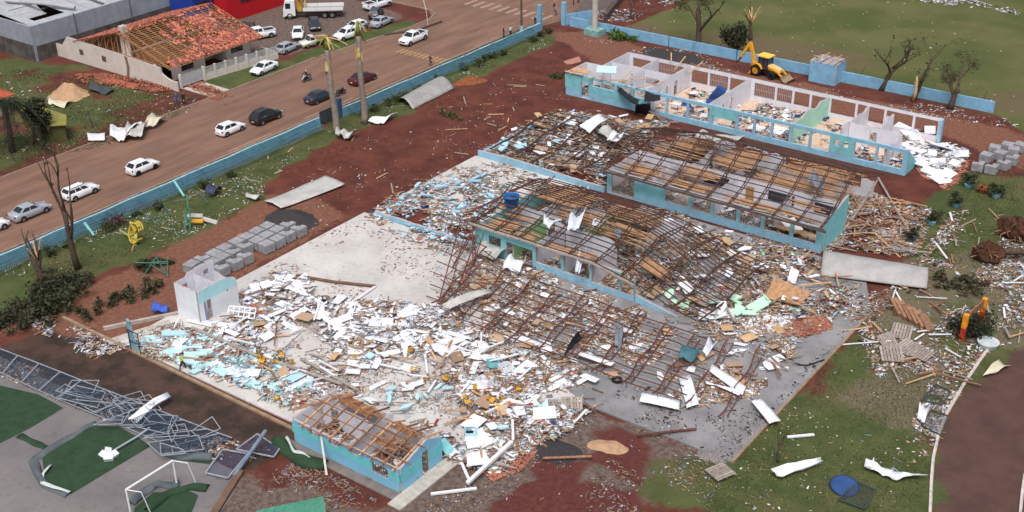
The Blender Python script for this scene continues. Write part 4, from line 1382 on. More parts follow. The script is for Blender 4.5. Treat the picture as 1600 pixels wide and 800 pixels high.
for s in (0, 1):
    mb = MB()
    y_ = -1.85 + s * 1.85
    for z in (0.2, 1.0, 1.8):
        mb.box(-0.03, y_, z, 0.03, y_ + 1.8, z + 0.05)
    for j in range(13):
        mb.box(-0.02, y_ + j * 0.145, 0.18, 0.02, y_ + j * 0.145 + 0.1, 1.85)
    mb.build('gate_leaf', FGREY, gt)
MB().box(-0.15, -2.2, 0, 0.15, -1.92, 2.0).build('gate_post', CREAM, gt)
MB().box(-0.15, 1.9, 0, 0.15, 2.18, 2.0).build('gate_post', CREAM, gt)
for j, yy_ in enumerate((13.9, 16.2)):
    tag(MB().box(-66.0, yy_ - 0.55, -0.05, -60.3, yy_ + 0.55, 0.05).build('drive_strip', MATS['pale_path']), ['pale drive strip at the outer side of the gate', 'pale drive strip at the inner side of the gate'][j], 'drive', kind='structure')
tag(MB().box(-69.3, 20, -0.05, -66.2, 29, 0.06).build('front_yard', MATS['pale_path']), 'paved front yard of the white house', 'yard', kind='structure')

# ------------------------------------------------------------------ grey warehouse, blue and red shops, corner roof
WH = thing('warehouse', 'grey warehouse with torn metal roof behind the white house', 'warehouse', (-112, 26, 0))
DCON = M('stained_concrete', srgb(86, 80, 78), 0.95, 0.45, 0.7, bmp=0.03)
CLAD = M_corr('grey_cladding', srgb(150, 158, 168), 0.35, 0.1)
mb = MB()
wall(mb, (-140, 8.8), (-92.6, 8.8), 0.3, 0, 5.3, [], mi=(0, 0, 0, 1), band=2.5)
mb.build('side_wall', [CLAD, DCON], WH, world=True)
mb = MB()
wall(mb, (-92.6, 9.0), (-92.6, 62), 0.3, 0, 5.3, [], mi=(0, 0, 0, 1), band=2.3)
mb.build('front_wall', [CLAD, DCON], WH, world=True)
RFG = M_corr('grey_roof_sheet', srgb(172, 174, 178), 0.4, 0.15)
RFW = M_corr('white_roof_sheet', srgb(214, 218, 224), 0.4, 0.1)
RR = lambda x, y: (x, y, 5.12 + (-93 - x) * 0.075)


def roofpanel(x0, x1, ya, yb, mat, nm='roof_panel', dz=0.0):
    MB().sheet(lambda u, v: (lambda p: (p[0], p[1], p[2] + dz))(RR(x0 + (x1 - x0) * u, ya + (yb - ya) * v)), 6, 6, 0.05).build(nm, mat, WH, world=True)


roofpanel(-139, -93, 19.5, 61.5, RFG)
roofpanel(-139, -93, 9.2, 10.8, RFG)
roofpanel(-139, -108, 10.8, 19.4, RFW)
roofpanel(-108, -101, 10.8, 19.4, RFG)
roofpanel(-101, -94.6, 16.0, 19.4, RFG)
roofpanel(-94.6, -93, 10.8, 19.4, RFG)
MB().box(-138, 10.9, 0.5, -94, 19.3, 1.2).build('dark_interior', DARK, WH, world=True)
for i in range(5):
    x = -112 + i * 3.0
    MB().bar((x, 10.8, 4.9), (x, 19.4, 4.9), 0.15, 0.25).build('rafter', M('steel_grey', srgb(96, 100, 108), 0.6), WH, world=True)
MB().sheet(lambda u, v: (-101.5 + 3 * u, 11 + 4.5 * v, 5.9 - 0.3 * math.sin(u * 2.5) - 1.2 * u), 8, 4, 0.05).build('torn_sheet', RFG, WH, world=True)
MB().tube([(-104, 12.5, 6.4), (-99, 15, 6.2), (-94, 17.5, 5.7)], 0.3, 8).build('rolled_sheet', RFG, WH, world=True)
MB().bar((-93.4, 22, 5.3), (-121, 22, 7.35), 0.5, 0.12).build('gutter', M('dark_gutter', srgb(92, 92, 98)), WH, world=True)
for y in (16.0, 26.0):
    MB().bar((-92.4, y, 5.5), (-92.3, y + 0.05, 2.0), 0.12).build('brace', MATS['steel_grey'], WH, world=True)
SB = thing('shop_building', 'blue fronted shop with a grey roof behind the white house', 'shop', (-90, 46, 0))
mb = MB()
mb.box(-92.2, 33.4, 0, -86.5, 37.2, 4.4)
mb.build('wall', M('royal_blue', srgb(34, 62, 150), 0.6, 0.1), SB, world=True)
MB().box(-92.3, 33.3, 4.42, -86.3, 37.3, 4.6).build('roof', RFG, SB, world=True)
MB().box(-86.48, 34, 2.6, -86.4, 36.5, 3.6).build('window', GLASS, SB, world=True)
RB = thing('shop_building', 'bright red shop wall behind the parked truck', 'shop', (-85, 52, 0))
RED = M('bright_red', srgb(184, 28, 36), 0.6, 0.08)
MB().box(-92, 37.6, 0, -83.6, 66, 4.3).build('wall', RED, RB, world=True)
MB().box(-92.1, 37.5, 4.32, -83.5, 66.1, 4.55).build('roof', RFG, RB, world=True)
for i, y in enumerate((40.5, 47.5, 54.5)):
    MB().box(-83.58, y, 2.5, -83.52, y + 3.4, 3.5).build('window', GLASS, RB, world=True)
SBX = thing('stone_wall', 'dark rough stone wall between the house and the red shop', 'wall', (-80, 37, 0))
mb = MB()
wall(mb, (-83, 35.5), (-76.5, 36.6), 0.4, 0, 1.9, [], mi=(0, 0, 0, 0), top=ragged(1.6, 0.3, 5, 0.5), step=0.6)
mb.build('wall', DCON, SBX, world=True)
# corner of a tiled roof at the picture's edge
CR = thing('house', 'corner of a red tiled roof house by the dark tree at the picture edge', 'house', (-80, -9, 0))
MB().box(-89, -16, 0, -77.6, -5.6, 2.6).build('wall', CREAM, CR, world=True)
MB().add([(-90, -17, 2.6), (-76.8, -17, 2.6), (-76.8, -4.8, 2.6), (-90, -4.8, 2.6), (-84, -11, 5.0)], [(0, 1, 4), (1, 2, 4), (2, 3, 4), (3, 0, 4), (3, 2, 1, 0)]).build('roof', M('red_tiles', srgb(172, 84, 60), 0.85, 0.3, 5, bmp=0.1), CR, world=True)
YS = thing('shed', 'low shed with flat yellow green roof beside the dark tree', 'shed', (-69.5, -6.5, 0))
c_ = [G(28, 172, 2.2), G(52, 164, 2.2), G(104, 181, 2.2), G(104, 196, 2.2), G(74, 198, 2.2)]
MB().prism([(p.x, p.y) for p in c_], 2.2, 2.32).build('roof', M('yellow_green_sheet', srgb(134, 130, 66), 0.7, 0.16, 1, dirt=0.2), YS, world=True)
cc = Vector((sum(p.x for p in c_) / 5, sum(p.y for p in c_) / 5, 0))
MB().prism([tuple((Vector((p.x, p.y, 0)).lerp(cc, 0.12))[:2]) for p in c_], 0, 2.19).build('wall', M('dull_green_wall', srgb(84, 82, 50), 0.9, 0.2), YS, world=True)

# ------------------------------------------------------------------ perimeter walls
PW = M('perimeter_blue', srgb(112, 162, 190), 0.85, 0.14, 0.8, dirt=0.22, dirtcol=srgb(90, 100, 92))
RW = thing('perimeter_wall', 'long light blue wall between road and school lawn with wire fence fallen over it', 'wall', (-40.6, 10, 0))
mb = MB()
wall(mb, (-40.7, 14.2), (-40.7, -62), 0.25, 0, 1.3, [], mi=(0, 0, 1, 0), top=lambda u: 1.22 + 0.05 * math.sin(u * 0.7), step=3)
mb.build('wall', [PW, M('wall_cap', srgb(150, 186, 196), 0.9, dirt=0.3)], RW, world=True)
mb = MB()
wall(mb, (-40.4, 62.0), (-40.6, 18.2), 0.25, 0, 1.25, [], mi=(0, 0, 1, 0), top=lambda u: 1.2 + 0.05 * math.sin(u * 0.6), step=3)
mb.build('wall', [PW, MATS['wall_cap']], RW, world=True)
PST = M('fence_post_teal', srgb(66, 112, 122), 0.7, 0.2)
MSH = M_mesh('fallen_wire_mesh', srgb(80, 118, 136), 0.2, 0.3)
for i in range(36):                                            # fence posts pushed over toward the lawn
    y = -48 + i * 3.05
    if 13.5 < y < 19:
        continue
    lean = 1.5 + 0.5 * math.sin(i * 1.7)
    MB().bar((-40.6, y, 1.2), (-40.6 + lean, y + random.uniform(-0.3, 0.5), 0.85 + random.uniform(-0.5, 0.3)), 0.07).build('fence_post', PST, RW, world=True)
for s, (ya_, yb2) in enumerate(((-50, 13), (19, 60))):
    for r in range(3):
        mb = MB()
        n = int((yb2 - ya_) / 3)
        pts = [(-40.5 + 0.25 + r * 0.6 + 0.12 * math.sin(i * 2 + r), ya_ + (yb2 - ya_) * i / n, 1.15 - r * 0.28 + 0.08 * math.sin(i * 1.3 + r)) for i in range(n + 1)]
        for a, b in zip(pts, pts[1:]):
            mb.bar(a, b, 0.05)
        mb.build('fence_rail', PST, RW, world=True)
    MB().sheet(lambda u, v: (-40.45 + 1.75 * u, ya_ + (yb2 - ya_) * v, 1.22 - 0.75 * u + 0.12 * math.sin(v * 60)), 2, 24, 0.01).build('wire_mesh', MSH, RW, world=True)
MB().box(-40.9, 61.9, 0, -40.2, 62.4, 4.0).build('gate_pillar', PW, RW, world=True)
MB().box(-40.9, 17.5, 0, -40.5, 18.2, 2.6).build('gate_pillar', M('dark_blue_pillar', srgb(58, 92, 122), 0.8, 0.15), RW, world=True)
MB().box(-40.75, 14.3, 0.1, -40.65, 17.4, 1.9).build('gate_leaf', M('dark_gate', srgb(66, 70, 74), 0.7), RW, world=True)
FW = thing('perimeter_wall', 'straight light blue wall along the edge of the grass field', 'wall', (-6, 66.5, 0))
FWM = M('field_wall_blue', srgb(128, 176, 208), 0.85, 0.12, 0.9, dirt=0.28, dirtcol=srgb(110, 120, 120))
for a, b in ((-37.8, -20.3), (-20.1, -9.2), (-9.0, 2.9), (6.0, 27.2)):
    mb = MB()
    wall(mb, (a, 66.5), (b, 66.5), 0.24, 0, 1.5, [], mi=(0, 0, 0, 0))
    mb.build('wall', FWM, FW, world=True)
mb = MB()
for i in range(20):
    mb = MB().bar((-37 + i * 3.3, 66.7, 1.4), (-36.8 + i * 3.3 + random.uniform(-0.4, 0.4), 66.9, 2.2 + random.uniform(-0.3, 0.4)), 0.06)
    mb.build('fence_post', M('dark_post', srgb(74, 66, 60)), FW, world=True)
gp = thing('entrance_gate', 'open dark metal gate with a blue pillar where the lane meets the road', 'gate', (-39.0, 66.5, 0))
MB().box(-0.35, -0.3, 0, 0.35, 0.3, 3.6).build('gate_pillar', FWM, gp)
mb = MB()
wall(mb, (0.3, 0.1), (2.4, 4.2), 0.2, 0, 1.7, [], mi=(0, 0, 0, 0))
mb.build('wing_wall', FWM, gp)
mb = MB()
for j in range(9):
    mb.bar((2.4 - j * 0.5, 4.5 + j * 0.9, 0.2), (2.4 - j * 0.5, 4.5 + j * 0.9, 2.6), 0.06)
for z in (0.25, 1.4, 2.6):
    mb.bar((2.4, 4.5, z), (-1.6, 11.7, z), 0.07)
mb.build('gate_leaf', M('black_metal', srgb(48, 48, 54)), gp)
SW = thing('stone_wall', 'dark stacked stone wall running from the gate along the field corner', 'wall', (-33, 80, 0))
mb = MB()
wall(mb, (-34.6, 71.5), (-45, 101), 0.6, 0, 1.2, [], mi=(0, 0, 0, 0))
mb.build('wall', M('dark_stone', srgb(84, 74, 70), 0.95, 0.4, 2.5, bmp=0.06), SW, world=True)
# utility hut in the field wall
FH = thing('small_building', 'small blue roofless hut standing in the field wall by the backhoe', 'hut', (4.4, 66, 0))
mb = MB()
wall(mb, (2.9, 64.4), (6.6, 64.4), 0.18, 0, 2.9, [], mi=(0, 1, 2, 0))
wall(mb, (6.6, 64.5), (6.6, 67.6), 0.18, 0, 2.9, [], mi=(0, 1, 2, 0))
wall(mb, (6.6, 67.6), (2.9, 67.6), 0.18, 0, 2.9, [], mi=(0, 1, 2, 0))
wall(mb, (2.9, 67.5), (2.9, 64.5), 0.18, 0, 2.9, [], mi=(0, 1, 2, 0))
mb.build('wall', [FWM, INW, EDGE], FH, world=True)
for i in range(5):
    MB().bar((2.4 + i * 1.0, 64.2, 2.95), (3.2 + i * 0.9, 67.9, 3.0 + random.uniform(0, 0.3)), 0.1, 0.12).build('roof_timber', WOOD if i % 2 else WOODD, FH, world=True)
MB().box(2.6, 66, 3.0, 6.9, 66.4, 3.05).build('roof_board', WOODG, FH, world=True)

# ------------------------------------------------------------------ concrete poles and palm trunks
po = thing('utility_pole', 'thick pale concrete pole on a teal base at the lane side', 'pole', tuple(G(929, 54)))
MB().box(-1.3, -1.0, 0, 1.3, 1.0, 0.95).build('base', M('teal_base', srgb(126, 166, 162), 0.9, dirt=0.3), po)
MB().tube([(0, 0, 0.9), (0, 0, 11)], [0.48, 0.4], 12).build('shaft', M('pale_concrete', srgb(186, 178, 166), 0.9, 0.1, dirt=0.1), po)
po = thing('utility_pole', 'slim dark pole with a pale blue foot at the road corner', 'pole', tuple(G(815, 53)))
MB().tube([(0, 0, 0), (0, 0, 1.3)], 0.3, 8).build('base', M('pale_blue_foot', srgb(150, 180, 196)), po)
MB().tube([(0, 0, 1.2), (0, 0, 10)], [0.17, 0.13], 8).build('shaft', M('dark_pole', srgb(86, 76, 70), 0.9), po)
po = thing('utility_pole', 'thin bent sign pole on the grass corner at the junction', 'pole', tuple(G(669, 40)))
MB().tube([(0, 0, 0), (-0.3, 0, 2.5), (-1.2, 0.3, 4.6)], 0.06, 6).build('shaft', MATS['pale_post'], po)
po = thing('utility_pole', 'thin dark post on the vacant lot by the torn white sheets', 'pole', tuple(G(144, 200)))
MB().tube([(0, 0, 0), (-0.3, 0, 2.4)], 0.09, 6).build('shaft', MATS['dark_pole'], po)
po = thing('utility_pole', 'thin dark pole standing before the white house roof', 'pole', tuple(G(269, 112)))
MB().tube([(0, 0, 0), (0, 0, 4.6)], 0.09, 6).build('shaft', MATS['dark_pole'], po)
tag(MB().tube([G(600, 54, 0.15), G(655, 46, 0.15), G(690, 33, 0.2)], [0.2, 0.18, 0.15], 8).build('fallen_pole', MATS['dark_pole']), 'dark pole fallen on the grass corner beside the silver sedan', 'pole')

PTR = M('palm_trunk', srgb(140, 128, 118), 0.9, 0.2, 2.5, bmp=0.04)
PFR = M('palm_yellow', srgb(186, 164, 104), 0.85, 0.25, 3)
PGR = M('palm_green', srgb(118, 128, 52), 0.85, 0.25, 3)
for n_, (px, py, H_, lab) in enumerate(((526, 207, 12.4, 'bent palm trunk with broken yellow crown, left of the pair'), (570, 192, 13.3, 'straight palm trunk with torn tuft on top, right of the pair'))):
    p = thing('palm_tree', lab, 'palm', tuple(G(px, py)), group='broken palms by the road wall')
    K = 14
    mb = MB()
    pts = [(-(0.5 if n_ == 0 else 0.12) * (i / K) ** 1.5, 0.1 * math.sin(i * 0.6), H_ * 0.86 * i / K) for i in range(K + 1)]
    mb.tube(pts, [0.42 - 0.13 * i / K + (0.1 if i == 0 else 0) + 0.02 * (i % 2) for i in range(K + 1)], 10)
    mb.build('trunk', PTR, p, smooth=True)
    top = Vector(pts[-1])
    MB().tube([top, top + Vector((0, 0, H_ * 0.07)), top + Vector((0.03, 0, H_ * 0.14))], [0.3, 0.27, 0.1], 9).build('crown_shaft', PGR, p, smooth=True)
    rr = random.Random(n_)
    for j in range(13 if n_ == 0 else 9):
        a = rr.uniform(0, 6.28)
        L = rr.uniform(0.7, 1.6) if not (n_ == 0 and j < 4) else rr.uniform(2.2, 3.2)
        if n_ == 0 and j < 4:
            a = (0.1, 0.5, 3.3, 3.9)[j]
        base = top + Vector((0, 0, rr.uniform(0.2, H_ * 0.15)))
        dz = rr.uniform(-0.9, 0.5) if L < 2 else rr.uniform(-0.1, 0.35)
        d = Vector((math.cos(a), math.sin(a), 0))
        wv = Vector((-d.y, d.x, 0))
        MB().sheet(lambda u, v: base + d * (L * u) + wv * ((v - 0.5) * 0.34 * (1 - u * 0.6)) + Vector((0, 0, dz * u - 0.9 * u * u + 0.08 * abs(v - 0.5))), 5, 2, 0.03).build('frond', PFR if j % 3 else PGR, p)
    for j in range(5):
        a = rr.uniform(0, 6.28)
        b = top + Vector((math.cos(a) * 0.3, math.sin(a) * 0.3, -rr.uniform(0.5, 2.2)))
        MB().sheet(lambda u, v: b + Vector((math.cos(a) * 0.2 * u, math.sin(a) * 0.2 * u, -1.2 * u)) + Vector((-math.sin(a), math.cos(a), 0)) * (v - 0.5) * 0.3, 3, 2, 0.03).build('frond', PFR, p)
# ------------------------------------------------------------------ vehicles (front towards +x, built at the origin)
RUB = M('tyre_rubber', srgb(34, 32, 32), 0.9, 0.2)
RIM = M('rim_alloy', srgb(150, 150, 152), 0.4, 0.1, metal=0.6)
TRIM = M('black_trim', srgb(38, 38, 40), 0.6)
HLT = M('headlamp', srgb(226, 228, 230), 0.2, 0.05)
TLT = M('tail_lamp', srgb(150, 26, 26), 0.3, 0.05)
PLATE = M('number_plate', srgb(196, 196, 192), 0.6)


def wheel(par, x, y, r=0.32, w=0.2, rim=None):
    s = 1 if y > 0 else -1
    t = MB()
    n = 18
    pr = [(r * 0.62, -w / 2), (r * 0.95, -w / 2), (r, -w / 3), (r, w / 3), (r * 0.95, w / 2), (r * 0.62, w / 2)]
    vs = [(x + a * math.cos(2 * PI * k / n), y + b, r + a * math.sin(2 * PI * k / n)) for a, b in pr for k in range(n)]
    m = len(pr)
    t.add(vs, [(i * n + k, i * n + (k + 1) % n, ((i + 1) % m) * n + (k + 1) % n, ((i + 1) % m) * n + k) for i in range(m) for k in range(n)])
    wo = t.build('wheel', RUB, par, smooth=True)
    q = MB().tube([(x, y - s * w * 0.3, r), (x, y + s * w * 0.38, r)], r * 0.66, 12)
    for k in range(5):
        a = 2 * PI * k / 5
        q.bar((x, y + s * w * 0.42, r), (x + r * 0.55 * math.cos(a), y + s * w * 0.42, r + r * 0.55 * math.sin(a)), 0.06, 0.03)
    q.build('rim', rim or RIM, wo)
    return wo


def loft(sec, m=0):
    """sec: list of rings of equal length -> closed skin with end caps."""
    mb = MB()
    n = len(sec[0])
    vs = [p for r in sec for p in r]
    fs = []
    for i in range(len(sec) - 1):
        for k in range(n):
            k2 = (k + 1) % n
            fs.append((i * n + k, i * n + k2, (i + 1) * n + k2, (i + 1) * n + k))
    fs.append(tuple(range(n - 1, -1, -1)))
    fs.append(tuple((len(sec) - 1) * n + k for k in range(n)))
    mb.add(vs, fs, m)
    return mb


CARS = {
    # L, W, belt z at tail/hood, hood rear x, roof front x, roof rear x, base rear x, roof z, hood z front, hood z rear, tail z
    'hatch': dict(L=3.95, W=1.70, hr=0.95, rf=0.30, rr=-1.35, br=-1.85, H=1.48, hz0=0.72, hz1=0.98, tz=0.98, bx=-1.3),
    'sedan': dict(L=4.55, W=1.76, hr=1.10, rf=0.35, rr=-0.95, br=-1.65, H=1.45, hz0=0.70, hz1=0.96, tz=1.00, bx=-1.35),
    'wagon': dict(L=4.25, W=1.68, hr=1.05, rf=0.35, rr=-1.65, br=-2.0, H=1.47, hz0=0.72, hz1=0.97, tz=0.98, bx=-1.3),
    'suv': dict(L=4.45, W=1.82, hr=1.10, rf=0.45, rr=-1.6, br=-2.1, H=1.68, hz0=0.88, hz1=1.12, tz=1.1, bx=-1.35),
    'pickup': dict(L=5.30, W=1.86, hr=1.35, rf=0.75, rr=-0.55, br=-0.8, H=1.80, hz0=0.98, hz1=1.20, tz=1.12, bx=-1.75),
}


def car(kind, label, paint, loc, rz, group, cat='car', rimmat=None, rails=False):
    c = CARS[kind]
    t = thing({'pickup': 'pickup_truck'}.get(kind, 'parked_car'), label, cat, loc, rz, group)
    L, W = c['L'], c['W']
    h = W / 2
    gl = 0.30 if kind in ('suv', 'pickup') else 0.22
    xf, xb = L / 2, -L / 2
    st = []
    tail = c['tz']
    prof = [(xb, 0.80, tail - 0.28, gl + 0.16), (xb + 0.07, 0.93, tail - 0.05, gl + 0.06), (xb + 0.3, 0.99, tail, gl), (c['br'], 1.0, tail + 0.01, gl), (0, 1.0, c['hz1'] + 0.02, gl), (c['hr'], 1.0, c['hz1'], gl),
            (c['hr'] + (xf - c['hr']) * 0.55, 0.98, c['hz1'] - (c['hz1'] - c['hz0']) * 0.4, gl), (xf - 0.16, 0.90, c['hz0'] + 0.02, gl + 0.04), (xf, 0.74, c['hz0'] - 0.16, gl + 0.12)]
    if kind == 'pickup':
        prof = prof[:3] + [(c['br'] - 0.02, 1.0, tail, gl)] + prof[4:]
    for x, wf, zt, zb in prof:
        w = h * wf
        mid = zb + (zt - zb) * 0.5
        st.append([(x, -w * 0.9, zb), (x, -w, zb + 0.12), (x, -w, mid), (x, -w * 0.965, zt - 0.07), (x, -w * 0.86, zt), (x, 0, zt + 0.025), (x, w * 0.86, zt), (x, w * 0.965, zt - 0.07), (x, w, mid), (x, w, zb + 0.12), (x, w * 0.9, zb)])
    st = [r[::-1] for r in st]
    body = loft(st).build('body', paint, t, smooth=True)
    bz = c['hz1'] - 0.02
    rw, bw = h * 0.70, h * 0.90
    H = c['H']
    tz_ = (tail if kind != 'pickup' else bz) - 0.01
    B = [(c['hr'], -bw, bz), (c['hr'], bw, bz), (c['br'], bw, tz_), (c['br'], -bw, tz_)]
    Tt = [(c['rf'], -rw, H - 0.05), (c['rf'], rw, H - 0.05), (c['rr'], rw, H - 0.04), (c['rr'], -rw, H - 0.04)]
    xm = (c['rf'] + c['rr']) / 2
    cab = MB()
    top = [(c['rf'] - 0.12, -rw + 0.1, H), (c['rf'] - 0.12, rw - 0.1, H), (c['rr'] + 0.1, rw - 0.1, H), (c['rr'] + 0.1, -rw + 0.1, H)]
    cab.add(B + Tt + top, [(0, 1, 5, 4), (1, 2, 6, 5), (2, 3, 7, 6), (3, 0, 4, 7), (4, 5, 9, 8), (5, 6, 10, 9), (6, 7, 11, 10), (7, 4, 8, 11), (8, 9, 10, 11)])
    cab.build('cabin', paint, t)
    V = [Vector(v) for v in B + Tt]

    def pane(a, b, c_, d, iu0, iu1, iv0, iv1, nm):
        """Glass set into the face a b c d (a-b bottom, d-c top), 8 mm proud of it."""
        f = lambda u, v: a.lerp(b, u).lerp(d.lerp(c_, u), v)
        n = (b - a).cross(d - a).normalized() * 0.009
        q = [f(iu0, iv0) + n, f(iu1, iv0) + n, f(iu1, iv1) + n, f(iu0, iv1) + n]
        q2 = [p - n * 0.8 for p in q]
        MB().add(q + q2, [(0, 1, 2, 3), (0, 4, 5, 1), (1, 5, 6, 2), (2, 6, 7, 3), (3, 7, 4, 0)]).build(nm, GLASS, t)
    pane(V[0], V[1], V[5], V[4], 0.06, 0.94, 0.06, 0.96, 'windscreen')
    pane(V[2], V[3], V[7], V[6], 0.08, 0.92, 0.12, 0.92, 'rear_window')
    for s in (0, 1):
        a, b, cc, d = (V[1], V[2], V[6], V[5]) if s else (V[3], V[0], V[4], V[7])
        sp = [(0.1, 0.47), (0.51, 0.88)]
        if kind in ('wagon', 'suv'):
            sp = [(0.06, 0.30), (0.34, 0.60), (0.64, 0.9)] if not s else [(0.1, 0.36), (0.40, 0.66), (0.70, 0.94)]
        for u0, u1 in sp:
            pane(a, b, cc, d, u0, u1, 0.1, 0.9, 'side_window')
    fx = c['L'] / 2 - 0.82
    r = 0.38 if kind == 'pickup' else (0.35 if kind == 'suv' else 0.31)
    for x in (fx, c['bx'] if kind != 'pickup' else -1.75):
        for s in (-1, 1):
            MB().tube([(x, s * (h - 0.14), r + 0.02), (x, s * (h + 0.004), r + 0.02)], r + 0.07, 18).build('wheel_arch', TRIM, t)
            wheel(t, x, s * (h - 0.07), r, 0.2, rimmat)
    zf = c['hz0'] - 0.08
    for s in (-1, 1):
        MB().obox((xf - 0.13, s * h * 0.64, zf), (0.16, 0.36, 0.13), Matrix.Rotation(-s * 0.3, 3, 'Z')).build('headlight', HLT, t)
        MB().obox((xb + 0.055, s * h * 0.76, tail - 0.2), (0.13, 0.24, 0.22), Matrix.Rotation(s * 0.3, 3, 'Z')).build('tail_light', TLT, t)
        MB().obox((c['hr'] - 0.12, s * (h + 0.07), bz + 0.06), (0.12, 0.18, 0.11)).build('mirror', paint, t)
    MB().obox((xf - 0.04, 0, zf - 0.16), (0.09, h * 1.15, 0.2)).build('front_grille', TRIM, t)
    MB().obox((xb + 0.015, 0, 0.56), (0.06, 0.42, 0.13)).build('number_plate', PLATE, t)
    MB().obox((xb + 0.06, 0, gl + 0.14), (0.1, W * 0.82, 0.16)).build('rear_bumper', TRIM if kind in ('pickup', 'wagon') else paint, t)
    if kind == 'pickup':
        z = tail
        MB().box(xb + 0.12, -h + 0.16, z - 0.02, c['br'] - 0.1, h - 0.16, z + 0.035).build('bed_liner', TRIM, t)
        mb = MB()
        for s in (-1, 1):
            mb.box(xb + 0.05, s * h * 0.9 - 0.06, z - 0.05, c['br'], s * h * 0.9 + 0.06, z + 0.16)
        mb.box(xb + 0.03, -h * 0.82, z - 0.05, xb + 0.12, h * 0.82, z + 0.16)
        mb.build('bed_side', paint, t)
    if rails:
        for s in (-1, 1):
            MB().bar((c['rf'] - 0.2, s * rw * 0.92, H + 0.05), (c['rr'] + 0.15, s * rw * 0.92, H + 0.05), 0.05).build('roof_rail', TRIM, t)
    return t


WHT, SIL, BLK, MAR, NAV = M_paint('paint_white', srgb(232, 234, 238)), M_paint('paint_silver', srgb(178, 184, 194), 0.3), M_paint('paint_black', srgb(30, 33, 38)), M_paint('paint_maroon', srgb(78, 22, 28)), M_paint('paint_navy', srgb(40, 48, 60))
UP, DN = PI / 2, -PI / 2
LINE = 'cars lined up along the road'
LOT = 'cars parked on the gravel lot'
car('sedan', 'silver sedan last in the line on the road, behind the white estate car', SIL, (*G(48, 337)[:2], 0.012), UP, LINE)
car('wagon', 'white estate car with roof rails, half hidden by the broken bare tree', WHT, (*G(127, 306)[:2], 0.012), UP, LINE, rails=True)
car('hatch', 'rounded white hatchback with black wheels alone in the middle of the line', WHT, (*G(224, 267)[:2], 0.012), UP, LINE, rimmat=TRIM)
car('hatch', 'small boxy white hatchback just behind the black suv', WHT, (*G(361, 207)[:2], 0.012), UP, LINE)
car('suv', 'black suv with roof rails before the small white hatchback', BLK, (*G(416, 189)[:2], 0.012), UP, LINE, rails=True)
car('sedan', 'dark grey sedan partly behind the bent palm trunk', NAV, (*G(500, 157)[:2], 0.012), UP, LINE)
car('sedan', 'maroon sedan on the road partly behind the straight palm trunk', MAR, (*G(567, 128)[:2], 0.012), UP, LINE)
car('hatch', 'white car cut off by the picture edge, behind the silver sedan', WHT, (*G(-14, 362)[:2], 0.012), UP, LINE)
car('pickup', 'white double cab pickup driving past the yellow road stripes', WHT, (*G(646, 66)[:2], 0.012), DN + 0.05, LINE, 'pickup')
car('sedan', 'white sedan with sunroof on the grass before the white house fence', WHT, G(413, 112), DN + 0.1, LOT)
car('pickup', 'white pickup parked beside the house fence corner', WHT, G(404, 60), DN - 0.35, LOT, 'pickup')
car('sedan', 'white sedan beside the front of the truck', WHT, G(466, 57), DN + 0.75, LOT)
car('hatch', 'silver hatchback parked behind the fence corner', SIL, G(450, 80), UP + 0.1, LOT)
car('wagon', 'dark grey car parked close to the truck cab', NAV, G(492, 44), DN + 0.85, LOT)
car('suv', 'white suv parked at the edge of the gravel lot', WHT, G(543, 60), DN - 0.15, LOT)
car('hatch', 'white car hidden behind the white suv', WHT, G(556, 47), DN - 0.1, LOT)
car('sedan', 'silver sedan on the grass corner by the junction', SIL, G(597, 39), UP + 0.12, LOT)
car('pickup', 'white pickup at the top of the lot by the dark car', WHT, G(590, 12), UP - 0.1, LOT, 'pickup')
car('wagon', 'dark car squeezed between white pickup and silver sedan', NAV, G(588, 26), UP + 0.5, LOT)
car('sedan', 'black car at the far junction cut by the picture top', BLK, G(684, -4), 0.1, LINE)
# old flatbed ute
u = thing('flatbed_truck', 'small old white ute with wooden flatbed beside the white suv', 'truck', G(490, 71), DN - 0.3, LOT)
loft([[(x, s * w, z) for s, w, z in ((-1, 0.8, 0.35), (-1, 0.84, 0.7), (-1, 0.78, zt), (1, 0.78, zt), (1, 0.84, 0.7), (1, 0.8, 0.35))][::-1] for x, zt in ((-0.1, 1.0), (0.9, 1.0), (1.9, 0.92), (2.1, 0.75))]).build('body', M_paint('paint_cream', srgb(214, 212, 204)), u, smooth=True)
MB().add([(-0.1, -0.76, 1.0), (1.0, -0.76, 1.0), (1.0, 0.76, 1.0), (-0.1, 0.76, 1.0), (0.0, -0.62, 1.6), (0.55, -0.62, 1.6), (0.55, 0.62, 1.6), (0.0, 0.62, 1.6)], MB.BF).build('cabin', MATS['paint_cream'], u)
MB().add([(1.0, -0.66, 1.05), (1.0, 0.66, 1.05), (0.6, 0.56, 1.56), (0.6, -0.56, 1.56), (0.98, -0.66, 1.04), (0.98, 0.66, 1.04), (0.57, 0.56, 1.55), (0.57, -0.56, 1.55)], [(0, 1, 2, 3), (7, 6, 5, 4), (0, 4, 5, 1), (1, 5, 6, 2), (2, 6, 7, 3), (3, 7, 4, 0)]).build('windscreen', GLASS, u)
for s in (-1, 1):
    MB().obox((0.42, s * 0.715, 1.28), (0.7, 0.02, 0.4), Matrix.Rotation(s * 0.22, 3, 'X')).build('side_window', GLASS, u)
MB().box(-2.3, -0.9, 0.78, -0.2, 0.9, 0.88).build('flatbed', WOODG, u)
for a in ((-2.3, -0.92, 0.88, -0.2, -0.87, 1.12), (-2.3, 0.87, 0.88, -0.2, 0.92, 1.12), (-2.34, -0.9, 0.88, -2.29, 0.9, 1.12)):
    MB().box(*a).build('bed_board', WOODG, u)
MB().obox((-1.2, 0.1, 1.05), (1.2, 1.2, 0.3), Matrix.Rotation(0.3, 3, 'Z')).build('load', WOODD, u)
for x in (1.35, -1.45):
    for s in (-1, 1):
        wheel(u, x, s * 0.74, 0.33, 0.2)
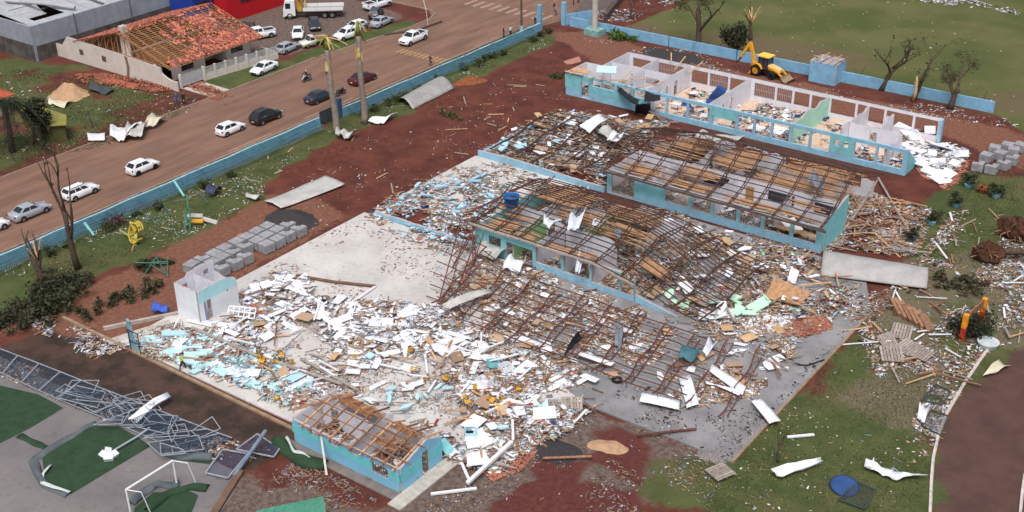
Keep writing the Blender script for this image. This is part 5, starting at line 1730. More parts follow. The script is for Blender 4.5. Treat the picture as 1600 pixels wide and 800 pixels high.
# crane truck
T = thing('crane_truck', 'white flatbed truck with folded loading crane behind the parked cars', 'truck', G(487, 26), -2.45)
WTR = M_paint('truck_white', srgb(224, 226, 228), 0, 0.25)
MB().add([(2.4, -1.2, 0.55), (4.2, -1.2, 0.55), (4.2, 1.2, 0.55), (2.4, 1.2, 0.55), (2.4, -1.15, 2.95), (3.95, -1.15, 2.95), (3.95, 1.15, 2.95), (2.4, 1.15, 2.95), (4.3, -1.2, 1.6), (4.3, 1.2, 1.6)],
         [(0, 3, 2, 1), (4, 5, 6, 7), (0, 1, 8, 5, 4), (1, 2, 9, 8), (8, 9, 6, 5), (2, 3, 7, 6, 9), (3, 0, 4, 7)]).build('cab', WTR, T)
MB().add([(4.31, -1.05, 1.68), (4.31, 1.05, 1.68), (4.0, 1.0, 2.75), (4.0, -1.0, 2.75), (4.28, -1.05, 1.67), (4.28, 1.05, 1.67), (3.97, 1.0, 2.74), (3.97, -1.0, 2.74)], [(0, 1, 2, 3), (0, 4, 5, 1), (1, 5, 6, 2), (2, 6, 7, 3), (3, 7, 4, 0)]).build('windscreen', GLASS, T)
for s in (-1, 1):
    MB().box(3.1, s * 1.2 - 0.012, 1.75, 3.9, s * 1.2 + 0.012, 2.6).build('side_window', GLASS, T)
    MB().obox((4.27, s * 0.85, 0.95), (0.1, 0.4, 0.25)).build('headlight', HLT, T)
MB().box(4.2, -0.8, 1.05, 4.3, 0.8, 1.45).build('front_grille', TRIM, T)
MB().box(4.15, -1.2, 0.42, 4.36, 1.2, 0.78).build('front_bumper', WTR, T)
MB().box(-5.0, -0.5, 0.7, 2.4, 0.5, 1.05).build('chassis', TRIM, T)
MB().box(-5.2, -1.25, 1.15, 1.2, 1.25, 1.3).build('flatbed', WOODG, T)
for s in (-1, 1):
    for i in range(3):
        MB().box(-5.2 + i * 2.14, s * 1.25 - 0.03, 1.3, -5.2 + i * 2.14 + 2.1, s * 1.25 + 0.03, 1.85).build('bed_side', WTR, T)
ORG = M('crane_yellow', srgb(206, 152, 52), 0.6, 0.12)
MB().box(1.4, -0.5, 1.0, 2.1, 0.5, 3.2).build('crane_mast', ORG, T)
MB().bar((1.75, -0.9, 3.1), (1.75, 1.3, 3.5), 0.35, 0.35).build('crane_boom', ORG, T)
MB().bar((1.75, 1.3, 3.5), (1.5, -0.2, 2.2), 0.25, 0.25).build('crane_arm', ORG, T)
for i in range(5):
    MB().obox((0.9, -1.1 + i * 0.55, 1.9), (0.08, 0.2, 1.3)).build('stake', M('pale_yellow', srgb(206, 196, 150)), T)
for x in (3.3, -2.2, -3.4):
    for s in (-1, 1):
        wheel(T, x, s * 1.05, 0.5, 0.32)


# ------------------------------------------------------------------ backhoe loader, front towards +x
K = thing('backhoe_loader', 'yellow backhoe loader working by the field wall', 'backhoe', G(1197, 118), -0.12)
CAT = M('machine_yellow', srgb(232, 164, 34), 0.5, 0.1, 2, dirt=0.12)
CATB = M('machine_black', srgb(40, 40, 44), 0.6)
for x, r, w in ((-1.15, 0.78, 0.5), (1.35, 0.52, 0.4)):
    for s in (-1, 1):
        wheel(K, x, s * 0.92, r, w, ORG if x < 0 else RUB)
MB().box(-1.6, -0.5, 0.55, 2.2, 0.5, 1.05).build('chassis', CATB, K)
loft([[(x, -w, 0.95), (x, -w, z - 0.12), (x, -w * 0.7, z), (x, w * 0.7, z), (x, w, z - 0.12), (x, w, 0.95)] for x, w, z in ((0.35, 0.5, 1.75), (1.2, 0.48, 1.68), (2.1, 0.42, 1.5), (2.3, 0.34, 1.35))]).build('bonnet', M('bonnet_tan', srgb(232, 190, 120), 0.5, 0.1), K, smooth=False)
cb = MB()
for x, y in ((-1.0, -0.72), (-1.0, 0.72), (0.5, -0.7), (0.5, 0.7), (-0.2, -0.74), (-0.2, 0.74)):
    cb.bar((x, y, 1.0), (x * 0.95, y * 0.95, 2.75), 0.09)
cb.build('cab_frame', CATB, K)
MB().add([(-1.0, -0.68, 1.05), (0.5, -0.66, 1.05), (0.5, 0.66, 1.05), (-1.0, 0.68, 1.05), (-0.95, -0.64, 2.72), (0.45, -0.62, 2.72), (0.45, 0.62, 2.72), (-0.95, 0.64, 2.72)], MB.BF).build('cab_glass', M_glass('cab_glass', (0.03, 0.05, 0.07)), K)
MB().box(-1.2, -0.82, 2.76, 0.68, 0.82, 2.92).build('cab_roof', M('roof_yellow', srgb(250, 196, 84), 0.5, 0.06), K)
for s in (-1, 1):
    MB().sheet(lambda u, v: (-1.15 + 0.98 * math.cos(PI * (0.1 + 0.75 * u)), s * (0.7 + 0.42 * v), 0.8 + 0.98 * math.sin(PI * (0.1 + 0.75 * u))), 8, 1, 0.05).build('mudguard', CAT, K)
    MB().bar((0.6, s * 0.62, 1.55), (2.1, s * 0.62, 1.1), 0.2, 0.22).build('loader_arm', CAT, K)
    MB().bar((2.1, s * 0.62, 1.1), (3.0, s * 0.62, 0.45), 0.18, 0.2).build('loader_arm', CAT, K)
    MB().bar((0.9, s * 0.5, 1.0), (2.4, s * 0.55, 0.8), 0.09).build('hydraulic_ram', RIM, K)
    MB().bar((-1.9, s * 0.6, 0.9), (-2.1, s * 1.1, 0.1), 0.16).build('stabiliser', CAT, K)
MB().sheet(lambda u, v: (3.05 + 0.75 * math.sin(PI * u) * (1 if u < 0.5 else 0.35) if False else 3.0 + 0.55 * (1 - math.cos(PI * u)), -1.15 + 2.3 * v, 0.75 - 0.65 * math.sin(PI * u * 0.85)), 8, 2, 0.06).build('front_bucket', M('worn_steel', srgb(150, 130, 104), 0.6), K)
MB().box(-2.2, -0.4, 0.6, -1.6, 0.4, 1.6).build('swing_post', CAT, K)
MB().bar((-2.0, 0, 1.5), (-2.9, 0, 4.1), 0.3, 0.42).build('boom', CAT, K)
MB().bar((-2.9, 0, 4.1), (-4.3, 0, 1.8), 0.26, 0.36).build('dipper', CAT, K)
MB().bar((-2.1, 0.22, 1.9), (-2.6, 0.22, 3.4), 0.12).build('hydraulic_ram', RIM, K)
MB().bar((-3.0, 0.2, 4.3), (-3.9, 0.2, 2.8), 0.1).build('hydraulic_ram', RIM, K)
MB().sheet(lambda u, v: (-4.3 - 0.45 * (1 - math.cos(PI * u)) * 0.6, -0.35 + 0.7 * v, 1.7 - 0.9 * u), 6, 2, 0.07).build('digging_bucket', M('bucket_brown', srgb(110, 84, 60), 0.7), K)


# ------------------------------------------------------------------ motorcycles
def motorbike(loc, rz, label, col, rider=None):
    t = thing('motorcycle', label, 'motorcycle', loc, rz)
    for x in (0.65, -0.65):
        ws = []
        w = MB()
        n = 16
        for k in range(n):
            a = 2 * PI * k / n
            ws.append((x + 0.27 * math.cos(a), 0, 0.31 + 0.27 * math.sin(a)))
        w.tube(ws + [ws[0]], 0.055, 6, cap=False)
        wo = w.build('wheel', RUB, t, smooth=True)
        q = MB()
        for k in range(6):
            a = PI * k / 6
            q.bar((x - 0.24 * math.cos(a), 0, 0.31 - 0.24 * math.sin(a)), (x + 0.24 * math.cos(a), 0, 0.31 + 0.24 * math.sin(a)), 0.02)
        q.tube([(x, -0.07, 0.31), (x, 0.07, 0.31)], 0.07, 8).build('hub', RIM, wo)
    loft([[(x, -w, z0), (x, -w, z1), (x, 0, z1 + 0.05), (x, w, z1), (x, w, z0)] for x, w, z0, z1 in ((-0.1, 0.1, 0.72, 0.84), (0.15, 0.15, 0.68, 0.95), (0.4, 0.1, 0.74, 0.9))]).build('fuel_tank', col, t, smooth=True)
    MB().obox((-0.4, 0, 0.82), (0.7, 0.24, 0.1)).build('saddle', TRIM, t)
    MB().obox((0.05, 0, 0.45), (0.45, 0.25, 0.36)).build('engine', TRIM, t)
    mb = MB()
    for s in (-1, 1):
        MB().bar((0.65, s * 0.09, 0.31), (0.42, s * 0.09, 1.06), 0.045).build('fork', TRIM, t)
        MB().bar((-0.65, s * 0.1, 0.31), (0.0, s * 0.08, 0.4), 0.045).build('swing_arm', TRIM, t)
    MB().bar((0.4, -0.36, 1.06), (0.4, 0.36, 1.06), 0.035).build('handlebar', TRIM, t)
    MB().obox((0.55, 0, 0.9), (0.12, 0.2, 0.2)).build('headlight', HLT, t)
    MB().sheet(lambda u, v: (-0.65 + 0.36 * math.cos(PI * (0.15 + 0.6 * u)), -0.08 + 0.16 * v, 0.33 + 0.36 * math.sin(PI * (0.15 + 0.6 * u))), 6, 1, 0.02).build('rear_mudguard', col, t)
    MB().sheet(lambda u, v: (0.65 + 0.36 * math.cos(PI * (0.2 + 0.6 * u)), -0.07 + 0.14 * v, 0.33 + 0.36 * math.sin(PI * (0.2 + 0.6 * u))), 6, 1, 0.02).build('front_mudguard', col, t)
    MB().tube([(0.1, 0.16, 0.3), (-0.3, 0.17, 0.3), (-0.8, 0.18, 0.42)], 0.045, 6).build('exhaust', RIM, t)
    return t


motorbike((*G(480, 127)[:2], 0.012), DN + 0.05, 'motorcycle ridden down the road beside the left verge', M_paint('bike_white', srgb(196, 200, 206)))
motorbike((*G(533, 149)[:2], 0.012), UP, 'motorcycle on the road just behind the bent palm trunk', M_paint('bike_dark', srgb(50, 40, 40)))


# ------------------------------------------------------------------ people
def person(loc, rz, label, shirt, trouser, hair=srgb(40, 30, 26), skin=srgb(168, 122, 96), pose='stand', shoes=srgb(40, 36, 34), helmet=None, h=1.74):
    J = {'pelvis': (0, 0, 0.95, 0.15), 'waist': (0.0, 0, 1.08, 0.135), 'chest': (0, 0, 1.32, 0.16), 'neck': (0.0, 0, 1.49, 0.062), 'head': (0.02, 0, 1.60, 0.098), 'crown': (0.01, 0, 1.68, 0.085)}
    E = [('pelvis', 'waist'), ('waist', 'chest'), ('chest', 'neck'), ('neck', 'head'), ('head', 'crown')]
    for s, n in ((1, 'l'), (-1, 'r')):
        if pose == 'ride':
            leg = [('hip', 0.0, 0.12, 0.92, 0.11), ('knee', 0.40, 0.2, 0.74, 0.075), ('ankle', 0.18, 0.2, 0.34, 0.05), ('toe', 0.34, 0.22, 0.29, 0.04)]
            arm = [('shoulder', 0.05, 0.18, 1.40, 0.07), ('elbow', 0.28, 0.3, 1.18, 0.05), ('wrist', 0.52, 0.3, 1.1, 0.035), ('hand', 0.6, 0.29, 1.08, 0.04)]
        elif pose == 'walk':
            f = 0.22 * s
            leg = [('hip', 0.0, 0.1, 0.9, 0.11), ('knee', f * 0.9 + 0.03, 0.1, 0.5, 0.072), ('ankle', f - (0.06 if s < 0 else 0), 0.1, 0.09 if s > 0 else 0.13, 0.045), ('toe', f + 0.13, 0.11, 0.045, 0.04)]
            arm = [('shoulder', 0, 0.19, 1.41, 0.07), ('elbow', -f * 0.6, 0.24, 1.14, 0.05), ('wrist', -f * 0.7 + 0.08, 0.24, 0.9, 0.035), ('hand', -f * 0.7 + 0.1, 0.24, 0.82, 0.04)]
        else:
            up = pose == 'point' and s > 0
            leg = [('hip', 0.0, 0.1, 0.9, 0.11), ('knee', 0.02, 0.12, 0.5, 0.072), ('ankle', 0, 0.13, 0.08, 0.045), ('toe', 0.14, 0.15, 0.045, 0.04)]
            arm = [('shoulder', 0, 0.19, 1.41, 0.07), ('elbow', 0.22, 0.26, 1.25, 0.05), ('wrist', 0.4, 0.2, 1.4, 0.035), ('hand', 0.47, 0.18, 1.45, 0.04)] if up else [('shoulder', 0, 0.19, 1.41, 0.07), ('elbow', -0.02, 0.25, 1.13, 0.05), ('wrist', 0.06, 0.25, 0.89, 0.035), ('hand', 0.09, 0.25, 0.81, 0.04)]
        for ch, root in ((leg, 'pelvis'), (arm, 'chest')):
            pv = root
            for nm, x, y, z, r in ch:
                J[nm + n] = (x, y * s, z, r)
                E.append((pv, nm + n))
                pv = nm + n
        hx, hy, hz, _ = J['hand' + n]
        wx, wy, wz, _ = J['wrist' + n]
        d = (Vector((hx, hy, hz)) - Vector((wx, wy, wz))).normalized()
        side = d.cross(Vector((0, 1, 0))).normalized()
        for k in range(4):
            b = Vector((hx, hy, hz)) + side * (0.024 * (k - 1.5)) + d * 0.025
            e = b + d * (0.06 + 0.012 * (1.5 - abs(k - 1.5))) + Vector((0, -s * 0.012, 0))
            J[f'f{k}{n}'] = (*b, 0.011)
            J[f'g{k}{n}'] = (*e, 0.009)
            E += [('hand' + n, f'f{k}{n}'), (f'f{k}{n}', f'g{k}{n}')]
        b = Vector((hx, hy, hz)) + side * 0.05 - d * 0.01
        J['th' + n] = (*b, 0.011)
        E.append(('hand' + n, 'th' + n))
    me = bpy.data.meshes.new('person')
    ids = {k: i for i, k in enumerate(J)}
    me.from_pydata([v[:3] for v in J.values()], [(ids[a], ids[b]) for a, b in E], [])
    ob = bpy.data.objects.new('person', me)
    COL.objects.link(ob)
    sk = ob.modifiers.new('skin', 'SKIN')
    sv = me.skin_vertices[0].data
    for k, v in J.items():
        sv[ids[k]].radius = (v[3], v[3] * (0.8 if k in ('chest', 'waist') else 1))
        sv[ids[k]].use_root = k == 'pelvis'
    ss = ob.modifiers.new('sub', 'SUBSURF')
    ss.levels = ss.render_levels = 1
    dg = bpy.context.evaluated_depsgraph_get()
    m2 = bpy.data.meshes.new_from_object(ob.evaluated_get(dg))
    bpy.data.objects.remove(ob)
    for nm, c in (('shirt', shirt), ('trousers', trouser), ('skin', skin), ('hair', helmet or hair), ('shoes', shoes)):
        m2.materials.append(M('cloth_%s_%d_%d_%d' % (nm, c[0] * 999, c[1] * 999, c[2] * 999), c, 0.85, 0.12, 8))
    hz = {n: Vector(J['wrist' + n][:3]) for n in 'lr'}
    hd = Vector(J['head'][:3])
    lim = 0.86 if pose == 'ride' else 0.98
    for p in m2.polygons:
        c = p.center
        p.use_smooth = True
        ankl = min((c - Vector(J['ankle' + n][:3])).length for n in 'lr')
        toe = min((c - Vector(J['toe' + n][:3])).length for n in 'lr')
        hnd = min((c - Vector(J['hand' + n][:3])).length for n in 'lr')
        i = 0
        if hnd < 0.12:
            i = 2
        elif c.z > 1.47:
            i = 3 if (c.z > 1.655 or c.x < hd.x - 0.035 and c.z > 1.56 or (helmet and c.z > 1.52)) else 2
        elif toe < 0.1 or ankl < 0.07:
            i = 4
        elif c.z < lim and abs(c.y) < 0.215 or c.z < 0.75:
            i = 1
        p.material_index = i
    o = bpy.data.objects.new('person', m2)
    COL.objects.link(o)
    o.location = loc
    o.rotation_euler = (0, 0, rz)
    o.scale = (h / 1.76,) * 3
    # face: nose, eyes, mouth, ears
    f = MB().obox((0.125, 0, 1.60), (0.03, 0.025, 0.04))
    for s in (-1, 1):
        f.obox((0.03, s * 0.1, 1.6), (0.04, 0.02, 0.055))
    f.build('nose_and_ears', m2.materials[2], o)
    f = MB()
    for s in (-1, 1):
        f.obox((0.112, s * 0.034, 1.625), (0.012, 0.022, 0.012))
    f.obox((0.113, 0, 1.555), (0.01, 0.045, 0.01))
    f.build('eyes_and_mouth', M('eye_dark', srgb(40, 28, 26)), o)
    return tag(o, label, 'person', 'people around the school')


B_, N_, K_, W_ = srgb(52, 84, 140), srgb(40, 48, 74), srgb(36, 36, 40), srgb(206, 206, 206)
person(G(277, 164), -0.6, 'person in blue work overall standing on the vacant lot grass', B_, B_)
person(G(288, 163), 2.6, 'person in black standing beside the one in the blue overall', K_, K_)
person(G(673, 103), 1.2, 'person in dark jacket and maroon trousers walking on the road edge', srgb(66, 72, 84), srgb(70, 40, 46), pose='walk')
person(G(787, 58), 0.4, 'person in navy standing at the road corner, left of two', N_, N_)
person(G(798, 57), 3.0, 'person in white shirt and dark trousers at the road corner', W_, N_)
person(G(836, 41), 1.0, 'person in black top by the end of the road wall', K_, srgb(60, 66, 80))
person(G(842, 41), 2.0, 'person in pink shirt by the end of the road wall', srgb(206, 150, 140), K_)
person(G(866, 19), 0.2, 'person in black jacket and grey trousers in the gateway', K_, srgb(140, 140, 146))
person(G(869, 24), 4.0, 'person in grey shorts crouched by the gateway pillar', srgb(150, 150, 158), srgb(90, 90, 100))
person(G(896, 8), 0.6, 'person in dark blue beyond the dark gate', N_, K_)
person(G(904, 5), 2.9, 'person in pale top beyond the dark gate', srgb(170, 170, 180), N_)
person(G(286, 578), 0.9, 'worker in yellow vest walking by the edge of the rubble', srgb(196, 206, 40), K_, pose='walk')
rd_ = G(480, 127)
person((rd_.x + 0.0, rd_.y - 0.05, 0.0), DN + 0.05, 'rider with white helmet sitting on the motorcycle on the road', srgb(48, 50, 56), srgb(58, 60, 70), pose='ride', helmet=srgb(220, 220, 224))
person((G(884, 132).x, G(884, 132).y, 0), 1.0, 'person in white standing at the left corner of the roofless block', W_, K_)
# ------------------------------------------------------------------ trees, shrubs, fallen branches
BARK = M('dark_bark', srgb(84, 70, 60), 0.95, 0.3, 3, bmp=0.05)
PEEL = M('peeled_wood', srgb(196, 166, 124), 0.85, 0.25, 3)


def grow(mb, rr, p, d, L, r, lev, spread=0.6, stub=0.3, tips=None):
    K = 4
    pts, rad = [p], [r]
    q = p.copy()
    for i in range(K):
        d = (d + Vector((rr.uniform(-1, 1), rr.uniform(-1, 1), rr.uniform(-0.5, 0.7))) * 0.16).normalized()
        q = q + d * (L / K)
        pts.append(q.copy())
        rad.append(r * (1 - 0.45 * (i + 1) / K))
    mb.tube(pts, rad, 7 if lev < 2 else 5)
    if tips is not None and lev >= 1:
        tips.append(q.copy())
    if lev >= 5 or r < 0.018 or (lev > 1 and rr.random() < stub):
        return
    for _ in range(2 if rr.random() < 0.55 else 3):
        a = rr.uniform(0, 6.28)
        nd = (d + Vector((math.cos(a), math.sin(a), rr.uniform(-0.1, 0.5))) * spread).normalized()
        k = rr.choice((2, 3, 4, 4))
        grow(mb, rr, pts[k], nd, L * rr.uniform(0.5, 0.8), rad[k] * 0.68, lev + 1, spread, stub, tips)


def leaf_mesh(centers, n, rad, size, cols, rr, flat=1.0):
    V, F, T = [], [], []
    for _ in range(n):
        c = rr.choice(centers)
        g = Vector((rr.gauss(0, 1), rr.gauss(0, 1), rr.gauss(0, 1) * flat))
        g = g.normalized() * rad * rr.random() ** 0.5 * rr.uniform(0.5, 1.15)
        p = c + g
        a = Vector((rr.uniform(-1, 1), rr.uniform(-1, 1), rr.uniform(-0.7, 0.7))).normalized()
        b = a.cross(Vector((rr.uniform(-1, 1), rr.uniform(-1, 1), rr.uniform(-1, 1)))).normalized()
        s = size * rr.uniform(0.5, 1.3)
        k = len(V)
        V += [p - a * s, p + b * s * 0.45, p + a * s, p - b * s * 0.45]
        F.append((k, k + 1, k + 2, k + 3))
        col = rr.choice(cols)
        v = rr.uniform(0.75, 1.25)
        T.append(tuple(x * v for x in col))
    return V, F, T


LEAFM = M_tint('leaf_tint', 0.7)
LG = [srgb(70, 84, 38), srgb(56, 70, 34), srgb(86, 98, 48), srgb(50, 58, 34)]
LD = [srgb(46, 56, 34), srgb(38, 46, 32), srgb(62, 68, 44), srgb(54, 50, 38)]
LB = [srgb(84, 74, 48), srgb(70, 70, 44), srgb(96, 84, 58)]


def tree(loc, label, H, r, seed, lean=(0, 0), leaves=0, cols=LG, spread=0.6, stub=0.3, first=0.4, size=0.22, lrad=0.7, peel=False, group=None):
    rr = random.Random(seed)
    t = thing('tree', label, 'tree', tuple(loc), 0, group)
    mb = MB()
    tips = []
    d = Vector((lean[0], lean[1], 1)).normalized()
    grow(mb, rr, Vector((0, 0, -0.1)), d, H * first, r, 0, spread, stub, tips)
    mb.build('trunk', PEEL if peel else BARK, t, smooth=True)
    if leaves and tips:
        V, F, T = leaf_mesh(tips, leaves, lrad, size, cols, rr)
        o = bits_mesh('crown', V, F, T, t, False, LEAFM)
        del o['kind']
    return t


tree(G(1090, 78), 'big storm-stripped tree leaning at the field wall, above the dark gravel', 33, 0.5, 6, (-0.12, 0.1), 1500, LG + LB, 0.75, 0.03, 0.17, 0.2, 0.9)
tree(G(1150, 86), 'dense dark green tree by the field wall, beside the backhoe arm', 13, 0.35, 9, (-0.1, 0.2), 3600, LD, 0.9, 0.03, 0.14, 0.26, 1.3)
t = tree(G(1172, 62), 'tree stump with a crown of pale splinters behind the backhoe arm', 6, 0.35, 12, (0.05, 0.1), 0, LD, 0.55, 0.5, 0.45)
for i in range(9):
    a = i * 0.7
    MB().bar((0, 0, 2.6), (math.cos(a) * random.uniform(0.6, 1.5), math.sin(a) * random.uniform(0.6, 1.5), random.uniform(3.8, 5.4)), 0.14, 0.06).build('splinter', PEEL, t)
tree(G(1377, 141), 'bare forked tree leaning at the field wall, first right of the blue hut', 21, 0.42, 21, (0.45, 0.1), 120, LD, 0.7, 0.08, 0.17)
t = tree(G(1427, 158), 'broken tree with peeled yellow trunk, second right of the blue hut', 9.5, 0.38, 24, (0.06, 0.0), 60, LD, 0.85, 0.15, 0.4)
MB().tube([(0.06, -0.28, 0.1), (0.22, -0.34, 1.3), (0.2, -0.36, 2.6), (0.12, -0.3, 3.6)], [0.2, 0.24, 0.22, 0.1], 8).build('peeled_patch', PEEL, t, smooth=True)
tree(G(1484, 170), 'wide bare tree with fine twigs near the end of the field wall', 22, 0.45, 33, (0.15, 0.1), 900, [srgb(74, 64, 54), srgb(58, 52, 44)], 0.9, 0.0, 0.15, 0.14, 0.9)
tree(G(122, 420), 'tall broken bare tree on the school lawn before the white estate car', 8.6, 0.36, 41, (-0.03, 0.02), 30, LB, 0.3, 0.55, 0.78)
t = tree(G(66, 440), 'shattered tree stump with splinters near the road wall', 5.0, 0.42, 44, (0.02, 0), 0, LD, 0.4, 0.6, 0.6)
for i in range(7):
    a = i * 0.9
    MB().bar((0, 0, 2.2), (math.cos(a) * 0.7, math.sin(a) * 0.7, random.uniform(3.6, 5.0)), 0.16, 0.07).build('splinter', PEEL if i % 2 else BARK, t)
rr = random.Random(91)
pt = thing('palm_tree', 'dark drooping palm at the left picture edge by the road', 'palm', tuple(G(20, 238)))
MB().tube([(0, 0, 0), (0.1, 0.1, 3.2), (0.3, 0.2, 6.4)], [0.42, 0.34, 0.3], 9).build('trunk', BARK, pt, smooth=True)
for j in range(40):
    a, L, up = rr.uniform(0, 6.28), rr.uniform(4.0, 6.4), rr.uniform(-0.1, 1.6)
    d = Vector((math.cos(a), math.sin(a), 0))
    wv = Vector((-d.y, d.x, 0))
    rib = [Vector((0.3, 0.2, 6.4)) + d * (L * 0.8 * t) + Vector((0, 0, up * 2.6 * t - 7.0 * t * t)) for t in [k / 14 for k in range(15)]]
    rib = [Vector((p.x, p.y, max(p.z, 0.12))) for p in rib]
    mb = MB().tube(rib, [0.05 - 0.002 * k for k in range(15)], 4)
    for k in range(1, 15):
        for s in (-1, 1):
            q = rib[k] + wv * s * rr.uniform(0.5, 0.9) + d * 0.35 + Vector((0, 0, -rr.uniform(0.3, 0.7)))
            q.z = max(q.z, 0.04)
            mb.add([rib[k], rib[k] + d * 0.14, q], [(0, 1, 2)])
    mb.build('frond', M('dark_frond', srgb(36, 44, 30), 0.8, 0.3, 2), pt)
tree(G(50, 226), 'smaller dark tree leaning beside the evergreen by the road', 6.0, 0.3, 55, (0.3, 0.0), 1800, LD, 0.7, 0.05, 0.33, 0.3, 1.1)
tree(G(985, 30), 'leafless sapling behind the field wall near the thick concrete pole', 6.0, 0.14, 61, (0.1, 0), 160, LB, 0.6, 0.2, 0.45)
tree(G(1215, 722), 'thin snapped tree stem on the right lawn beside the bent white sheet', 2.6, 0.12, 66, (0.1, 0.1), 0, LB, 0.4, 0.5, 0.6)


def leafy(name, loc, label, cat, n, rx, ry, rz, size, cols, seed, group=None, yaw=0, twigs=6, pot=None):
    rr = random.Random(seed)
    t = thing(name, label, cat, tuple(loc), yaw, group)
    cs = [Vector((rr.uniform(-rx, rx), rr.uniform(-ry, ry), rz * rr.uniform(0.25, 1.0) + (0.35 if pot else 0))) for _ in range(9 + int(rx * ry * 3))]
    V, F, T = leaf_mesh(cs, n, min(rx, ry, rz) * 0.75 + 0.1, size, cols, rr, 0.8)
    V = [(v[0], v[1], max(v[2], 0.02)) for v in V]
    o = bits_mesh('foliage', V, F, T, t, False, LEAFM)
    del o['kind']
    mb = MB()
    for c in cs[:twigs]:
        mb.tube([(0.3 * c.x, 0.3 * c.y, 0.05), c], [0.05, 0.02], 5)
    mb.build('stems', BARK, t)
    if pot:
        MB().tube([(0, 0, 0), (0, 0, 0.4)], [0.42, 0.5], 14).build('pot', pot, t)
    return t


SH = [(62, 390), (88, 377), (145, 350), (200, 332), (222, 317), (295, 285), (340, 269), (554, 174), (585, 174), (592, 161), (603, 153), (621, 149), (637, 140), (665, 126), (720, 108), (736, 101), (752, 95), (765, 90), (778, 84), (819, 62), (834, 55), (846, 50)]
for i, (a, b) in enumerate(SH):
    p = G(a, b)
    p.x = -38.6 + random.uniform(-0.4, 0.5)
    s = random.uniform(0.55, 0.95)
    leafy('shrub', p, 'small dark green shrub inside the road wall, number %s from the left picture edge' % ('one two three four five six seven eight nine ten eleven twelve thirteen fourteen fifteen sixteen seventeen eighteen nineteen twenty twenty-one twenty-two'.split()[i]), 'shrub', 190, 0.62 * s, 0.75 * s, 1.05 * s, 0.17, LD[:3] + LG[:2], 100 + i, 'shrubs inside the road wall')
leafy('shrub', G(180, 352), 'dark red leaved bush by the road wall', 'shrub', 260, 0.9, 0.9, 1.0, 0.17, [srgb(96, 34, 34), srgb(74, 28, 30), srgb(60, 44, 36)], 140)
leafy('fallen_branch', G(82, 478), 'large fallen heap of dark leafy branches beside the fallen fence', 'branches', 2600, 2.6, 3.6, 1.3, 0.24, LD, 141, yaw=0.4)
leafy('fallen_branch', G(40, 500), 'dark leafy branches under the end of the fallen fence', 'branches', 900, 1.8, 2.6, 0.9, 0.22, LD, 142)
leafy('fallen_branch', G(192, 470), 'fallen leafy branch lying on the brown track left of the hut', 'branches', 1500, 1.1, 4.2, 0.6, 0.2, LD + LB, 143, yaw=-0.15)
leafy('fallen_branch', G(238, 418), 'leafy branch heap under the green swing frame', 'branches', 700, 1.1, 2.0, 0.6, 0.2, LD, 144)
leafy('fallen_branch', G(115, 445), 'dark clump of leaves at the foot of the shattered stump', 'branches', 700, 1.4, 1.6, 0.8, 0.2, LD, 145)
leafy('plant_clump', G(977, 61), 'green clump of broad leaved plants before the field wall', 'plants', 700, 2.0, 1.4, 0.8, 0.3, [srgb(84, 112, 48), srgb(66, 92, 40)], 146)
leafy('plant_clump', G(872, 120), 'low green weeds on the soil left of the roofless block', 'plants', 350, 1.6, 0.9, 0.35, 0.2, LG, 147)
leafy('plant_clump', G(705, 182), 'flattened green weeds on the dark soil', 'plants', 350, 2.2, 0.5, 0.25, 0.18, LG, 148, yaw=-0.2)
POT = M('pot_blue', srgb(110, 150, 168), 0.8, dirt=0.2)
for i, (a, b, lab) in enumerate(((1424, 376, 'round shrub in a pale blue tub below the plank heap'), (1455, 350, 'shrub in a pale blue tub beside fallen planks'), (1513, 292, 'shrub in a pale tub near the right block stacks'), (1494, 322, 'dark shrub in a tub between plank heap and block stacks'), (1556, 308, 'dark shrub on the lawn beside an orange earth clod'))):
    leafy('potted_shrub', G(a, b), lab, 'shrub', 420, 0.6, 0.6, 1.0, 0.17, LD[:3] + [srgb(60, 76, 50)], 160 + i, None, 0, 5, POT)
leafy('shrub', G(1518, 520), 'very dark green bush behind the orange and red posts', 'shrub', 1300, 1.5, 1.5, 1.7, 0.22, LD[:2] + [srgb(28, 40, 30)], 170)
leafy('fallen_branch', G(1498, 448), 'tangle of dark leaves and branches in the litter by the curved roof sheet', 'branches', 900, 2.6, 1.6, 0.6, 0.2, LD + LB, 171)
